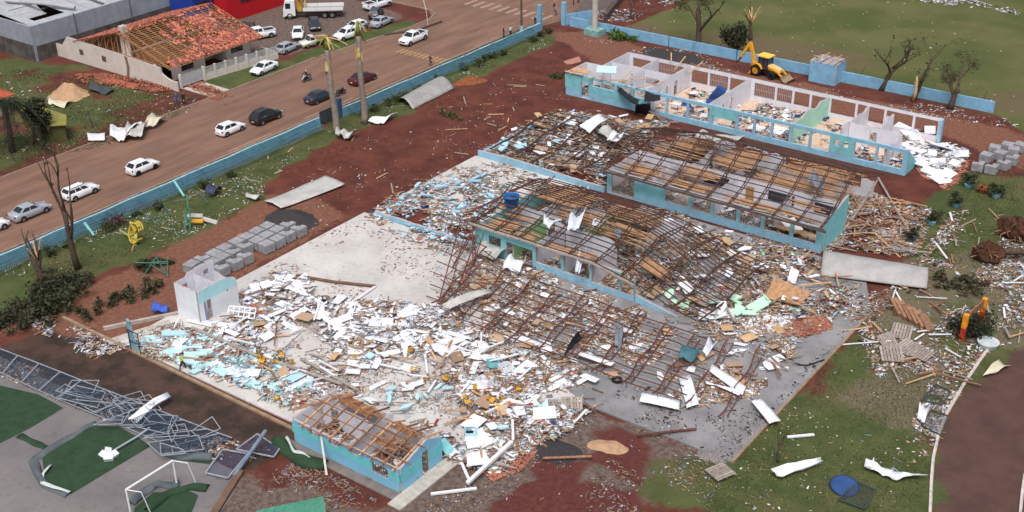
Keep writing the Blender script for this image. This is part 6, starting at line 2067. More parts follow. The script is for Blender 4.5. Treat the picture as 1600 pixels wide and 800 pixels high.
for i, (a, b, R_, lab) in enumerate(((1583, 372, 1.7, 'big upturned root plate with brown earth at the right edge'), (1541, 408, 1.5, 'upturned root plate with a snapped trunk near the curved roof sheet'), (1535, 300, 0.7, 'small orange brown earth clod on the right lawn'))):
    rr = random.Random(300 + i)
    t = thing('uprooted_stump', lab, 'root plate', tuple(G(a, b)))
    V, F = [], []
    nn_ = 16
    for ia in range(9):
        th = PI * ia / 8
        for k in range(nn_):
            ph = 2 * PI * k / nn_
            q = 1 + rr.uniform(-0.22, 0.22)
            V.append((R_ * math.sin(th) * math.cos(ph) * q, R_ * 0.6 * math.sin(th) * math.sin(ph) * q, max(-0.1, R_ * 0.6 + R_ * 0.75 * math.cos(th) * q)))
    for ia in range(8):
        for k in range(nn_):
            F.append((ia * nn_ + k, (ia + 1) * nn_ + k, (ia + 1) * nn_ + (k + 1) % nn_, ia * nn_ + (k + 1) % nn_))
    MB().add(V, F).build('root_ball', M('root_earth', srgb(84, 54, 40), 0.95, 0.4, 3, bmp=0.15) if i < 2 else MATS['orange_soil'], t)
    for j in range(12 if i < 2 else 3):
        a_ = rr.uniform(0, 6.28)
        e = rr.uniform(-0.5, 1.1)
        d = Vector((math.cos(a_) * math.cos(e), -abs(math.sin(a_)) * 0.7 - 0.1, math.sin(e))) * R_
        MB().tube([d * 0.6 + Vector((0, 0, R_ * 0.6)), d * 1.1 + Vector((0, 0, R_ * 0.55)), d * rr.uniform(1.1, 1.3) + Vector((rr.uniform(-.3, .3), 0, R_ * 0.3))], [0.09, 0.05, 0.015], 5).build('root', WOODD if j % 2 else BARK, t)
    if i < 2:
        MB().tube([(0, 0.3, R_ * 0.6), (2.5, 2.2, 0.9), (5.5, 3.0, 0.35), (7.5, 3.2, 0.3)], [0.4, 0.36, 0.25, 0.1], 8).build('trunk', BARK, t, smooth=True)

# ------------------------------------------------------------------ stacks of concrete blocks
CBL = M('concrete_block', srgb(148, 148, 152), 0.92, 0.16, 3, dirt=0.12, dirtcol=srgb(110, 104, 100), rnd=0.1, bmp=0.02)
rr = random.Random(5)
bv = []
for v in range(3):
    mb = MB()
    for iz in range(3):
        for ix in range(2):
            for iy in range(2):
                j = lambda: rr.uniform(-0.015, 0.015)
                if v == 1 and iz == 2 and ix == 0 and iy == 1:
                    continue
                mb.box(-0.62 + ix * 0.625 + j(), -0.62 + iy * 0.625 + j(), 0.1 + iz * 0.3, -0.01 + ix * 0.625 + j(), -0.01 + iy * 0.625 + j(), 0.39 + iz * 0.3 + j())
    bv.append(mb)
pal = MB()
for y in (-0.5, 0, 0.5):
    pal.box(-0.62, y - 0.06, 0.0, 0.62, y + 0.06, 0.09)


def block_stack(loc, rz, v, label, group):
    t = thing('block_stack', label, 'block stack', loc, rz, group)
    k = v % 3
    i = 0
    for q in range(0, len(bv[k].v), 8):
        key = (k, q)
        if key not in BMESH:
            b_ = MB()
            b_.add(bv[k].v[q:q + 8], MB.BF)
            BMESH[key] = b_.mesh('block', CBL)
        inst('block', BMESH[key], (0, 0, 0), parent=t)
    if 'p' not in BMESH:
        BMESH['p'] = pal.mesh('pallet', WOODG)
    inst('pallet', BMESH['p'], (0, 0, 0), parent=t)


BMESH = {}
for r in range(3):
    for j in range(9):
        if (r, j) in ((2, 0), (0, 8), (2, 4)):
            continue
        ORD = ['first', 'second', 'third', 'fourth', 'fifth', 'sixth', 'seventh', 'eighth', 'ninth']
        block_stack((-24.0 + r * 1.45 + rr.uniform(-0.1, 0.1), -21.0 + j * 1.48 + rr.uniform(-0.12, 0.12), 0), rr.uniform(-0.1, 0.1), rr.randrange(3), 'grey concrete block stack, %s from the white hut in the %s row' % (ORD[j], ('outer', 'middle', 'slab-side')[r]), 'block stacks beside the beige slab')
for j, (a, b) in enumerate(((1527, 266), (1548, 270), (1567, 264), (1580, 256), (1540, 252), (1562, 249), (1582, 243), (1593, 236), (1553, 240), (1573, 236))):
    p = G(a, b)
    block_stack((p.x, p.y, 0), rr.uniform(-0.2, 0.2), rr.randrange(3), 'grey concrete block stack by the right lawn, %s' % ('nearest the white sheets', 'at the near corner', 'in the near row beside the corner one', 'at the lawn end of the near row', 'first in the middle row', 'second in the middle row', 'third in the middle row', 'last in the middle row', 'first in the far row', 'second in the far row')[j], 'block stacks at the right')


# ------------------------------------------------------------------ loose metal sheets
SHW = M_corr('white_sheet_metal', srgb(230, 233, 238), 0.3, 0.06)
SHG = M_corr('grey_sheet_metal', srgb(158, 156, 154), 0.3, 0.2)
SHP = M_corr('pale_sheet_metal', srgb(186, 184, 180), 0.3, 0.12)
SHD = M_corr('dark_sheet', srgb(70, 74, 82), 0.3, 0.1)


def quad_sheet(name, px, label, mat, z=0.15, amp=0.05, curl=0.0, arch=0.0, nu=14, nv=6, th=0.03, zs=None, group=None, cat='metal sheet', waves=5):
    """A bent sheet spanning four ground points seen at these pixels (a b along the near edge, c d along the far one)."""
    P = [G(*p, z) if zs is None else G(*p, zs[i]) for i, p in enumerate(px)]
    c = (P[0] + P[1] + P[2] + P[3]) / 4
    mb = MB()

    def f(u, v):
        q = P[0].lerp(P[1], u).lerp(P[3].lerp(P[2], u), v)
        zz = 0.45 * amp * math.sin(u * waves * 0.6 + v * 2.3) + amp * 2.4 * (fnoise(np.array([[u * waves * 0.55 + P[0].x, v * 2.2 + P[0].y]]), 1.0)[0] - 0.5) + 0.4 * curl * max(0, abs(u - 0.5) * 2 - 0.5) ** 2 * 4 + arch * math.sin(PI * v)
        return q + Vector((0, 0, zz)) - c
    mb.sheet(f, nu, nv, th)
    o = mb.build(name, mat, smooth=True)
    o.location = c
    return tag(o, label, cat, group)


quad_sheet('roof_sheet', [(645, 171), (710, 138), (680, 122), (619, 157)], 'grey curved roof sheet lying on the lawn by the road wall', SHG, 0.1, 0.02, 0, 0.9, 16, 12, 0.05)
quad_sheet('roof_sheet', [(439, 327), (539, 289), (508, 274), (413, 315)], 'long wavy pale roof sheet on the dark red soil', SHP, 0.2, 0.12, 0.2, 0.1, 18, 8, 0.04)
quad_sheet('roof_sheet', [(1282, 430), (1448, 451), (1450, 418), (1287, 391)], 'large grey curved roof sheet at the edge of the grey slab', M('smooth_grey_sheet', srgb(164, 162, 160), 0.6, 0.12, 0.8, dirt=0.1), 0.3, 0.03, 0, 0.55, 20, 12, 0.06, zs=[0.3, 0.3, 0.9, 0.9])
for i, q in enumerate(([(999, 627), (1061, 640), (1063, 624), (1003, 613)], [(1073, 637), (1092, 631), (1079, 586), (1060, 589)], [(1113, 569), (1166, 604), (1160, 617), (1108, 580)], [(1101, 595), (1155, 618), (1160, 608), (1104, 600)], [(1173, 626), (1202, 662), (1220, 657), (1191, 624)], [(1092, 500), (1148, 496), (1145, 480), (1091, 487)], [(902, 556), (955, 572), (962, 566), (908, 550)], [(905, 588), (930, 598), (938, 592), (915, 583)])):
    quad_sheet('ribbed_sheet', q, ['white ribbed panel at the near edge of the fallen frame', 'white ribbed panel lying lengthwise in the fallen frame', 'white panel of the V pair, far leg', 'white panel of the V pair, near leg', 'white ribbed panel hanging over the slab edge by the lawn', 'white ribbed panel at the foot of the crushed block end', 'long white panel among the middle trusses of the fallen frame', 'short white panel beside the black tyre'][i], SHW, 0.55, 0.03, 0, 0.05, 10, 4, 0.05, cat='panel')
quad_sheet('bent_sheet', [(1203, 740), (1222, 748), (1285, 724), (1282, 718)], 'bent white metal strip beside the snapped stem on the right lawn', SHW, 0.25, 0.3, 0.4, 0.2, waves=7)
quad_sheet('bent_sheet', [(1350, 731), (1402, 751), (1450, 745), (1352, 723)], 'twisted long white metal strip on the right lawn', SHW, 0.25, 0.3, 0.4, 0.2, waves=9)
quad_sheet('bent_sheet', [(1433, 655), (1444, 662), (1453, 636), (1436, 632)], 'crumpled white sheet standing in litter by the track kerb', SHW, 0.4, 0.35, 0.4, 0.3, waves=8)
quad_sheet('bent_sheet', [(1535, 590), (1560, 583), (1580, 570), (1560, 564)], 'crumpled cream sheet lying on the red track', M('cream_sheet', srgb(206, 198, 174), 0.7, 0.1), 0.2, 0.2, 0.3, 0.2)
quad_sheet('bent_sheet', [(172, 216), (195, 219), (225, 195), (175, 196)], 'heap of torn white roof sheets beside the kerb of the vacant lot', SHW, 0.5, 0.5, 0.5, 0.4, waves=11)
quad_sheet('bent_sheet', [(195, 214), (222, 212), (232, 190), (200, 195)], 'crumpled grey white sheet leaning in the torn heap', SHP, 0.7, 0.5, 0.5, 0.4, waves=9)
quad_sheet('bent_sheet', [(226, 200), (244, 196), (260, 185), (240, 178)], 'cream torn sheet at the upper end of the torn heap', MATS['cream_sheet'], 0.5, 0.3, 0.5, 0.4, waves=7)
quad_sheet('bent_sheet', [(138, 220), (164, 219), (164, 208), (136, 208)], 'small white corrugated panel left of the torn heap', SHW, 0.3, 0.05, 0.2, 0.1)
quad_sheet('bent_sheet', [(75, 163), (100, 168), (112, 157), (80, 155)], 'dirty white plastic sheet before the sand heap', MATS['cream_sheet'], 0.25, 0.25, 0.3, 0.2, waves=8)
quad_sheet('bent_sheet', [(138, 140), (165, 148), (180, 140), (150, 130)], 'dark tarp with white folds behind the sand heap', SHD, 0.25, 0.25, 0.3, 0.2, waves=8)
quad_sheet('bent_sheet', [(524, 211), (545, 217), (560, 209), (528, 201)], 'torn grey tarp heap at the foot of the bent palm', SHP, 0.5, 0.5, 0.5, 0.3, waves=9)
quad_sheet('bent_sheet', [(575, 191), (600, 192), (623, 177), (590, 184)], 'crumpled silver sheet at the foot of the straight palm', SHW, 0.35, 0.3, 0.4, 0.2, waves=9)
quad_sheet('bent_sheet', [(320, 304), (334, 305), (348, 297), (335, 291)], 'navy tarp draped over playground bars on the lawn', M('navy_tarp', srgb(58, 62, 92), 0.7), 0.4, 0.3, 0.4, 0.5, waves=7)
quad_sheet('bent_sheet', [(384, 310), (400, 312), (414, 308), (388, 303)], 'short grey rolled sheet at the lawn edge', SHP, 0.3, 0.2, 0.3, 0.3)
quad_sheet('bent_sheet', [(236, 488), (262, 487), (262, 478), (246, 476)], 'blue cloth with a white peak on the brown track', M('bright_blue_cloth', srgb(62, 96, 190), 0.8), 0.3, 0.25, 0.2, 0.4, waves=7, cat='cloth')
quad_sheet('bent_sheet', [(690, 480), (705, 484), (770, 458), (765, 453)], 'pale lilac strip of metal over the twisted lattice', SHP, 0.9, 0.2, 0.4, 0.2, waves=6)
quad_sheet('bent_sheet', [(200, 655), (214, 660), (268, 619), (262, 616)], 'long white crumpled strip lying over the fallen fence', SHW, 0.6, 0.2, 0.2, 0.2, waves=8)
quad_sheet('bent_sheet', [(288, 502), (335, 512), (355, 500), (300, 500)], 'white tarp strip below the door of the white hut', M('white_tarp', srgb(216, 218, 226), 0.7), 0.2, 0.06, 0.1, 0.05, waves=8, cat='tarp')
RAG = M('pale_rag', srgb(206, 212, 222), 0.7, 0.12, 2, dirt=0.1, dirtcol=srgb(130, 130, 140))
RAGG = M('grey_rag', srgb(120, 128, 138), 0.7, 0.2, 2)
for i, (q, zz, mt, lab) in enumerate((
        ([(849, 352), (860, 356), (880, 345), (850, 338)], 4.2, RAG, 'white sheet snagged on the second truss of the sagging block'),
        ([(886, 362), (904, 358), (918, 325), (892, 335)], 4.4, RAG, 'large white torn sheet hanging high on the sagging roof frame'),
        ([(884, 350), (892, 352), (916, 328), (900, 326)], 4.3, RAGG, 'grey torn sheet beside the large white one on the sagging frame'),
        ([(898, 428), (906, 425), (917, 392), (908, 388)], 2.4, RAG, 'white strip dangling from the eave of the sagging block'),
        ([(925, 355), (940, 352), (950, 346), (932, 346)], 4.0, RAG, 'small white rag on the ridge of the sagging frame'),
        ([(960, 370), (970, 372), (972, 356), (962, 356)], 3.6, RAGG, 'grey blue rag caught on a truss of the sagging block'),
        ([(1262, 285), (1285, 300), (1290, 280), (1270, 266)], 4.6, RAGG, 'blue grey torn sheet caught in the right trusses of the middle block'),
        ([(1085, 218), (1150, 222), (1172, 214), (1100, 208)], 4.4, SHP, 'flattened grey sheets lying on the back slope of the middle block frame'),
        ([(880, 558), (890, 545), (912, 528), (905, 522)], 0.7, M('black_cloth', srgb(34, 36, 42), 0.8), 'black cloth draped over a truss of the fallen frame'),
        ([(960, 540), (970, 545), (975, 510), (962, 512)], 0.8, RAGG, 'grey and black rags hooked on a middle truss of the fallen frame'),
        ([(1060, 560), (1085, 565), (1100, 545), (1068, 540)], 0.8, M('teal_rag', srgb(70, 110, 120), 0.7), 'teal and grey rags tangled in the right trusses of the fallen frame'),
        ([(1098, 552), (1106, 556), (1122, 536), (1108, 532)], 0.8, RAG, 'pale twisted rag right of the teal rags'),
        ([(935, 205), (955, 222), (968, 214), (950, 198)], 1.6, SHP, 'bent grey panel standing in the rubble wing'),
        ([(905, 200), (922, 206), (955, 186), (940, 183)], 1.6, SHW, 'curled long white sheet on top of the rubble wing'),
        ([(948, 222), (968, 222), (978, 207), (960, 208)], 1.5, SHW, 'white torn sheet beside the bent grey panel'),
        ([(740, 395), (775, 405), (800, 390), (760, 380)], 0.8, SHP, 'bent silver sheet under the leaning lattice'),
        ([(785, 420), (812, 424), (822, 408), (800, 402)], 0.9, SHW, 'white curled sheet before the doorway of the sagging block'))):
    quad_sheet('torn_sheet', q, lab, mt, zz, 0.28, 0.5, 0.25, 12, 6, 0.03, waves=8, cat='torn sheet')
quad_sheet('black_tarp', [(992, 176), (1017, 182), (1016, 162), (993, 162)], 'black tarp hanging down the front of the roofless block', MATS['black_cloth'], 0.5, 0.15, 0, 0.1, 10, 8, 0.03, zs=[0.1, 0.1, 2.2, 2.2], cat='tarp', waves=9)
quad_sheet('black_tarp', [(1006, 160), (1032, 156), (1030, 145), (1010, 140)], 'black tarp draped over a window sill of the roofless block', MATS['black_cloth'], 2.6, 0.15, 0.2, 0.3, 10, 8, 0.03, cat='tarp', waves=9)
quad_sheet('black_tarp', [(965, 144), (995, 165), (1000, 158), (970, 138)], 'narrow black cloth slung along the facade of the roofless block', MATS['black_cloth'], 2.2, 0.12, 0.2, 0.2, 10, 5, 0.03, cat='tarp', waves=9)

# ------------------------------------------------------------------ fallen fence, turf, goal on the court
GAL = M('galvanised', srgb(154, 162, 172), 0.5, 0.12, 3)
NET = M_mesh('chain_link', srgb(56, 72, 90), 0.26, 0.22)
NETP = M_mesh('purple_net', srgb(92, 92, 128), 0.16, 0.2)


def pl(pts, t):
    n = len(pts) - 1
    i = min(int(t * n), n - 1)
    f = t * n - i
    return (pts[i][0] + (pts[i + 1][0] - pts[i][0]) * f, pts[i][1] + (pts[i + 1][1] - pts[i][1]) * f)


TOPL = [(-30, 532), (0, 545), (72, 572), (144, 601), (232, 635), (320, 669), (362, 684)]
BOTL = [(-55, 556), (-20, 572), (43, 602), (101, 628), (160, 652), (222, 679), (305, 714)]
FF = thing('fallen_fence', 'long galvanised chain link fence blown flat along the edge of the court', 'fence', tuple(G(160, 625)))
nb = 13
for i in range(nb):
    a, b, c, d = (G(*pl(TOPL, i / nb), 0.35), G(*pl(TOPL, (i + 1) / nb), 0.35), G(*pl(BOTL, (i + 1) / nb), 0.25), G(*pl(BOTL, i / nb), 0.25))
    MB().sheet(lambda u, v: a.lerp(b, u).lerp(d.lerp(c, u), v) + Vector((0, 0, 0.15 * math.sin(PI * u) * math.sin(PI * v * 2))), 4, 4, 0.012).build('wire_mesh', NET, FF, world=True)
    MB().bar(a, b, 0.07).build('rail', GAL, FF, world=True)
    MB().bar(d, c, 0.05).build('rail', GAL, FF, world=True)
    MB().bar(a, d, 0.08).build('post', GAL, FF, world=True)
rr = random.Random(8)
fr = [((92, 622), (118, 602), (165, 613), (152, 637)), ((118, 628), (165, 608), (185, 625), (150, 645)), ((146, 664), (182, 650), (193, 650), (190, 662)), ((190, 664), (205, 640), (245, 632), (222, 664)), ((218, 668), (238, 647), (278, 650), (262, 678)), ((225, 684), (262, 668), (288, 662), (296, 680)), ((230, 692), (310, 680), (318, 702), (250, 710)), ((250, 692), (285, 702), (290, 708), (252, 712)), ((205, 656), (240, 640), (258, 658), (215, 668)), ((262, 674), (270, 650), (278, 672), (268, 690)), ((170, 640), (198, 628), (210, 640), (178, 652))]
for i, q in enumerate(fr):
    t = thing('fence_panel', 'bent galvanised frame on the fallen court fence, %s from the left end' % ('first third sixth seventh ninth tenth eleventh eighth fifth fourth second'.split()[i]), 'fence panel', tuple(G(*q[0])), 0, 'bent frames on the fallen fence')
    zz = [rr.uniform(0.35, 1.1) for _ in q]
    P = [G(*p, z) for p, z in zip(q, zz)]
    mb = MB()
    for k in range(4):
        mb.bar(P[k], P[(k + 1) % 4], 0.055)
    mb.bar(P[0].lerp(P[1], 0.5), P[3].lerp(P[2], 0.5), 0.04)
    mb.build('frame', GAL, t, world=True)['kind'] = 'stuff'
    if i % 2 == 0:
        MB().sheet(lambda u, v: P[0].lerp(P[1], u).lerp(P[3].lerp(P[2], u), v), 3, 3, 0.012).build('wire_mesh', NET, t, world=True)
for i in range(8):
    tt = rr.uniform(0.4, 0.97)
    e = rr.uniform(0.05, 0.9)
    a0, b0 = pl(TOPL, tt), pl(BOTL, tt)
    c = G(a0[0] + (b0[0] - a0[0]) * e, a0[1] + (b0[1] - a0[1]) * e)
    t = thing('fence_panel', 'twisted small frame in the tangle at the right half of the fallen court fence', 'fence panel', (c.x, c.y, 0), 0, 'twisted frames in the fence tangle')
    ang, w_, h_ = rr.uniform(0, PI), rr.uniform(1.6, 3.4), rr.uniform(0.5, 1.3)
    cs_, sn = math.cos(ang), math.sin(ang)
    P = [Vector((u * w_ / 2 * cs_ - v * h_ / 2 * sn + rr.uniform(-.2, .2), u * w_ / 2 * sn + v * h_ / 2 * cs_, rr.uniform(0.3, 1.2))) for u, v in ((-1, -1), (1, -1), (1, 1), (-1, 1))]
    for k in range(4):
        MB().bar(P[k], P[(k + 1) % 4], 0.05).build('frame_bar', GAL, t)
for q, lab in (([(321, 739), (356, 747), (387, 709), (348, 702)], 'square net panel with white frame lying beside the goal'), ([(369, 702), (428, 714), (437, 701), (402, 678)], 'purple net sheet bunched under the thick grey pole')):
    t = thing('net_panel', lab, 'net', tuple(G(*q[0])))
    P = [G(*p, 0.25) for p in q]
    for k in range(4):
        MB().bar(P[k], P[(k + 1) % 4], 0.09).build('frame_bar', GAL, t, world=True)
    MB().sheet(lambda u, v: P[0].lerp(P[1], u).lerp(P[3].lerp(P[2], u), v) + Vector((0, 0, 0.12 * math.sin(u * 5) * math.sin(v * 4))), 6, 6, 0.012).build('net', NETP, t, world=True)
MB0 = MB().tube([G(365, 744, 0.15), G(415, 673, 1.4)], 0.16, 10)
tag(MB0.build('fallen_pole', M('blue_grey_steel', srgb(112, 126, 142), 0.5)), 'thick blue grey pole lying across the net panels', 'pole')
t = thing('floodlight_mast', 'fallen thin mast with a cluster of white floodlights on the turf', 'mast', tuple(G(172, 712)))
MB().tube([G(174, 706, 0.3), G(216, 681, 0.35), G(234, 668, 0.5)], 0.08, 8).build('mast', GAL, t, world=True)
for i, (a, b) in enumerate(((163, 711), (170, 715), (177, 711), (168, 706))):
    p = G(a, b, 0.3)
    MB().obox(p, (0.7, 0.5, 0.4), Matrix.Rotation(i * 0.8, 3, 'Z') @ Matrix.Rotation(0.4, 3, 'X')).build('floodlight', WMET, t, world=True)
TURF = M('green_turf', srgb(44, 66, 46), 0.95, 0.18, 1.2, bmp=0.02, dirt=0.06)
TURB = M('turf_backing', srgb(86, 94, 98), 0.9, 0.15, 1)
WLINE = M('white_turf_line', srgb(186, 196, 190), 0.9, 0.08)


def turf(pts, label):
    t = thing('turf_piece', label, 'artificial turf', tuple(G(*pts[0])))
    MB().prism(GP(pts), 0.034, 0.06).build('turf', TURF, t, world=True)
    return t


turf([(-60, 585), (0, 603), (60, 617), (99, 638), (50, 668), (0, 693), (-60, 725)], 'dark green turf sheet at the left picture edge')
t1 = turf([(147, 666), (185, 667), (215, 683), (235, 698), (175, 734), (112, 772), (88, 765), (72, 752), (66, 716), (92, 692), (122, 682)], 'torn dark green turf sheet with a curled white edge')


def strip(par, pts, w, zf, mat, name, n=20):
    """A curled band along a pixel line."""
    P = [G(*p) for p in pts]
    mb = MB()

    def f(u, v):
        k = len(P) - 1
        i = min(int(u * k), k - 1)
        q = P[i].lerp(P[i + 1], u * k - i)
        d = (P[i + 1] - P[i]).normalized()
        nrm = Vector((-d.y, d.x, 0))
        return q + nrm * ((v - 0.5) * w * (0.7 + 0.3 * abs(math.sin(u * 5 + w * 7)))) + Vector((0, 0, zf(u, v) * (0.8 + 0.2 * math.sin(u * 9 + v))))
    mb.sheet(f, n, 6, 0.03)
    return mb.build(name, mat, par, world=True, smooth=True)


strip(t1, [(150, 662), (125, 676), (98, 690), (72, 706), (52, 720), (60, 742), (70, 758), (108, 774)], 0.8, lambda u, v: 0.06 + (0.2 + 0.16 * math.sin(u * 19)) * math.sin(PI * v), TURB, 'curled_edge', 28)
strip(t1, [(80, 731), (68, 745), (66, 757), (85, 766), (110, 773)], 0.28, lambda u, v: 0.3 + 0.05 * v, WLINE, 'white_line', 12)
strip(t1, [(30, 681), (55, 693), (72, 700)], 0.7, lambda u, v: 0.04 + 0.1 * math.sin(PI * v), TURF, 'loose_strip', 8)
t2 = turf([(210, 795), (240, 770), (262, 770), (290, 765), (310, 775), (300, 800), (210, 830)], 'rumpled dark green turf behind the small goal')
strip(t2, [(205, 790), (222, 772), (245, 758), (268, 760), (280, 758)], 0.9, lambda u, v: 0.08 + (0.3 + 0.22 * math.sin(u * 15)) * math.sin(PI * v), TURB, 'curled_edge', 16)
strip(t2, [(230, 800), (262, 772), (300, 762), (325, 764)], 0.9, lambda u, v: 0.08 + 0.35 * math.sin(PI * v), TURF, 'curled_edge', 16)
t3 = turf([(262, 712), (300, 716), (332, 720), (328, 726), (296, 722), (270, 718)], 'narrow green turf scrap under the fallen fence end')
strip(t3, [(255, 708), (290, 716), (333, 716)], 0.9, lambda u, v: 0.1 + 0.4 * math.sin(PI * v), TURB, 'curled_edge', 14)
t4 = turf([(435, 695), (462, 706), (500, 722), (470, 724), (440, 712)], 'green turf roll bunched against the small blue building')
strip(t4, [(432, 690), (450, 705), (475, 722), (510, 728)], 1.5, lambda u, v: 0.08 + (0.5 + 0.25 * math.sin(u * 13)) * math.sin(PI * v), TURF, 'turf_roll', 16)
strip(t4, [(448, 692), (460, 712), (485, 724)], 0.25, lambda u, v: 0.7, WLINE, 'white_line', 10)
gl = thing('football_goal', 'small white football goal frame on the court', 'goal', tuple(G(240, 780)))
A, B = G(205, 806, 0.03), G(277, 760, 0.03)
for p in (A, B):
    MB().tube([p, p + Vector((0, 0, 2.4))], 0.075, 8).build('post', WMET, gl, world=True)
MB().tube([A + Vector((0, 0, 2.4)), B + Vector((0, 0, 2.4))], 0.085, 8).build('crossbar', WMET, gl, world=True)
for p in (A, B):
    e = p + Vector((1.2, 0.9, 0.0))
    MB().tube([p + Vector((0, 0, 2.4)), p + Vector((0.9, 0.6, 2.2)), e], 0.04, 6).build('stay', WMET, gl, world=True)
gr = thing('shed', 'green corrugated shed roof corner at the bottom picture edge', 'shed', tuple(G(450, 820)))
GRN = M_corr('green_roof', srgb(74, 138, 116), 0.45, 0.06)
q = [G(375, 845, 2.2), G(520, 860, 2.2), G(505, 776, 2.5), G(400, 798, 2.5)]
mb = MB()
for i in range(14):
    u0, u1 = i / 14, (i + 1) / 14
    z = 0.05 if i % 2 else 0
    a, b, c, d = q[0].lerp(q[1], u0), q[0].lerp(q[1], u1), q[3].lerp(q[2], u1), q[3].lerp(q[2], u0)
    o = Vector((0, 0, z))
    mb = MB()
    mb.add([a + o, b + o, c + o, d + o, a + o - Vector((0, 0, .06)), b + o - Vector((0, 0, .06)), c + o - Vector((0, 0, .06)), d + o - Vector((0, 0, .06))], MB.BF[::-1])
    mb.build('roof_sheet', GRN, gr, world=True)
MB().prism([tuple(Vector(p[:2]).lerp(Vector(((q[0] + q[2]) / 2)[:2]), 0.06)) for p in q], 0, 2.15).build('wall', M('shed_wall', srgb(110, 120, 112)), gr, world=True)

# ------------------------------------------------------------------ playground wreckage
GRP = M('green_bar', srgb(70, 128, 108), 0.6, 0.12)
YEL = M('yellow_bar', srgb(188, 164, 66), 0.6, 0.1)
TRQ = M('turquoise_post', srgb(128, 190, 194), 0.7, 0.1)


def bars(name, label, cat, mat, segs, part='bar', w=0.1):
    p0 = G(*segs[0][0])
    t = thing(name, label, cat, (p0.x, p0.y, 0))
    for (a, za), (b, zb) in [((s[0], s[1]), (s[2], s[3])) for s in segs]:
        MB().tube([G(*a, za), G(*b, zb)], w / 2, 6).build(part, mat, t, world=True)
    return t


bars('swing_frame', 'toppled green swing frame over fallen branches', 'swing', GRP, [((222, 434), 0.05, (244, 402), 2.0), ((262, 432), 0.05, (244, 402), 2.0), ((236, 410), 1.6, (262, 409), 1.6), ((210, 410), 1.2, (262, 412), 1.2), ((236, 414), 1.0, (260, 428), 0.2), ((262, 401), 0.4, (262, 432), 0.1)])
bars('slide_ladder', 'upright green ladder of wrecked playground on the lawn', 'playground', GRP, [((288, 360), 0.05, (290, 325), 2.2), ((297, 358), 0.05, (297, 325), 2.2), ((288, 350), 0.6, (297, 349), 0.6), ((289, 342), 1.1, (297, 341), 1.1), ((290, 334), 1.6, (297, 333), 1.6), ((294, 325), 2.2, (292, 305), 2.2)], w=0.16)
bars('swing_frame', 'flattened grey green bars on the lawn near the road wall', 'swing', M('grey_green_bar', srgb(86, 122, 120), 0.6), [((240, 340), 0.3, (268, 333), 0.4), ((222, 332), 0.2, (248, 350), 0.3), ((252, 318), 0.3, (270, 336), 0.3), ((272, 315), 0.2, (300, 308), 0.4), ((308, 298), 0.2, (326, 318), 0.3), ((215, 338), 0.2, (232, 348), 0.2)], w=0.08)
bars('roller_tube', 'orange play tube lying beside the green ladder', 'playground', ORG, [((300, 346), 0.35, (318, 346), 0.35)], 'tube', 0.55)
bars('slide', 'pale grey slide chute by the green ladder', 'slide', SHP, [((293, 337), 0.7, (317, 338), 0.6), ((317, 342), 0.3, (340, 349), 0.1)], 'chute', 0.55)
bars('fallen_post', 'turquoise post leaning from the road wall near the slide', 'post', TRQ, [((272, 283), 1.2, (288, 307), 0.2)], 'post', 0.28)
bars('fallen_post', 'turquoise post leaning from the road wall beside the bare tree', 'post', TRQ, [((132, 348), 1.2, (147, 368), 0.2)], 'post', 0.28)
mg = thing('merry_go_round', 'tipped yellow playground roundabout on the lawn', 'roundabout', tuple(G(212, 380)))
for k in range(3):
    R_ = 1.0
    pts = [(R_ * math.cos(a) * 0.8, R_ * math.sin(a) * 0.35 + 0.25 * k, 1.15 + R_ * math.sin(a)) for a in [0.4 + 5.4 * i / 16 for i in range(17)]]
    MB().tube(pts, 0.09, 6).build('ring', YEL, mg)
for a in (0.8, 2.2, 3.6, 5.0):
    MB().bar((0, 0.25, 1.15), (1.0 * math.cos(a), 0.35 * math.sin(a), 1.15 + 1.25 * math.sin(a)), 0.35, 0.04).build('seat', YEL, mg)
MB().tube([G(188, 361, 0.4) - mg.location, G(214, 374, 0.7) - mg.location], 0.12, 6).build('beam', M('olive_beam', srgb(150, 160, 88)), mg)

# ------------------------------------------------------------------ right side: pallets, posts, trampoline, frames
PLB = MB()


def pallet(px, label, rz, tilt, s=1.0, mat=None):
    p = G(*px)
    t = thing('pallet', label, 'pallet', (p.x, p.y, 0.05), rz)
    t.rotation_euler = (tilt, 0, rz)
    for i in range(7):
        inst('slat', PM['slat'], (-0.55 + i * 0.185, 0, 0.22), scale=(1, 1, 1), parent=t)
    for y in (-0.6, 0, 0.6):
        inst('bearer', PM['bearer'], (0, y, 0.14), parent=t)
    t.scale = (s, s, s)


PM = {'slat': MB().box(-0.075, -0.7, -0.015, 0.075, 0.7, 0.015).mesh('slat', WOODG), 'bearer': MB().box(-0.62, -0.05, -0.06, 0.62, 0.05, 0.06).mesh('bearer', WOODD)}
for q, lab, rz, ti, s in (((1392, 558), 'pallet at the left of the pallet group on the lawn', 0.5, 0.1, 1.5), ((1408, 522), 'pallet lying at the top of the pallet group', 0.2, 0.2, 1.4), ((1386, 538), 'pallet tipped up in the pallet group', 1.1, 0.6, 1.3), ((1418, 547), 'pallet in the middle of the pallet group', -0.3, 0.15, 1.4), ((1440, 557), 'pale pallet at the right of the pallet group', -0.15, 0.05, 1.3), ((1125, 742), 'lone pallet on the grass below the slab corner', -0.4, 0.0, 1.25), ((862, 641), 'dark pallet beside the gravel patch', 0.9, 0.1, 1.3), ((893, 640), 'pale pallet leaning in the rubble above the gravel patch', 0.6, 0.4, 1.4)):
    pallet(q, lab, rz, ti, s)
t = thing('painted_post', 'pair of orange and red posts with a brown crossbar in the litter', 'posts', tuple(G(1503, 531)))
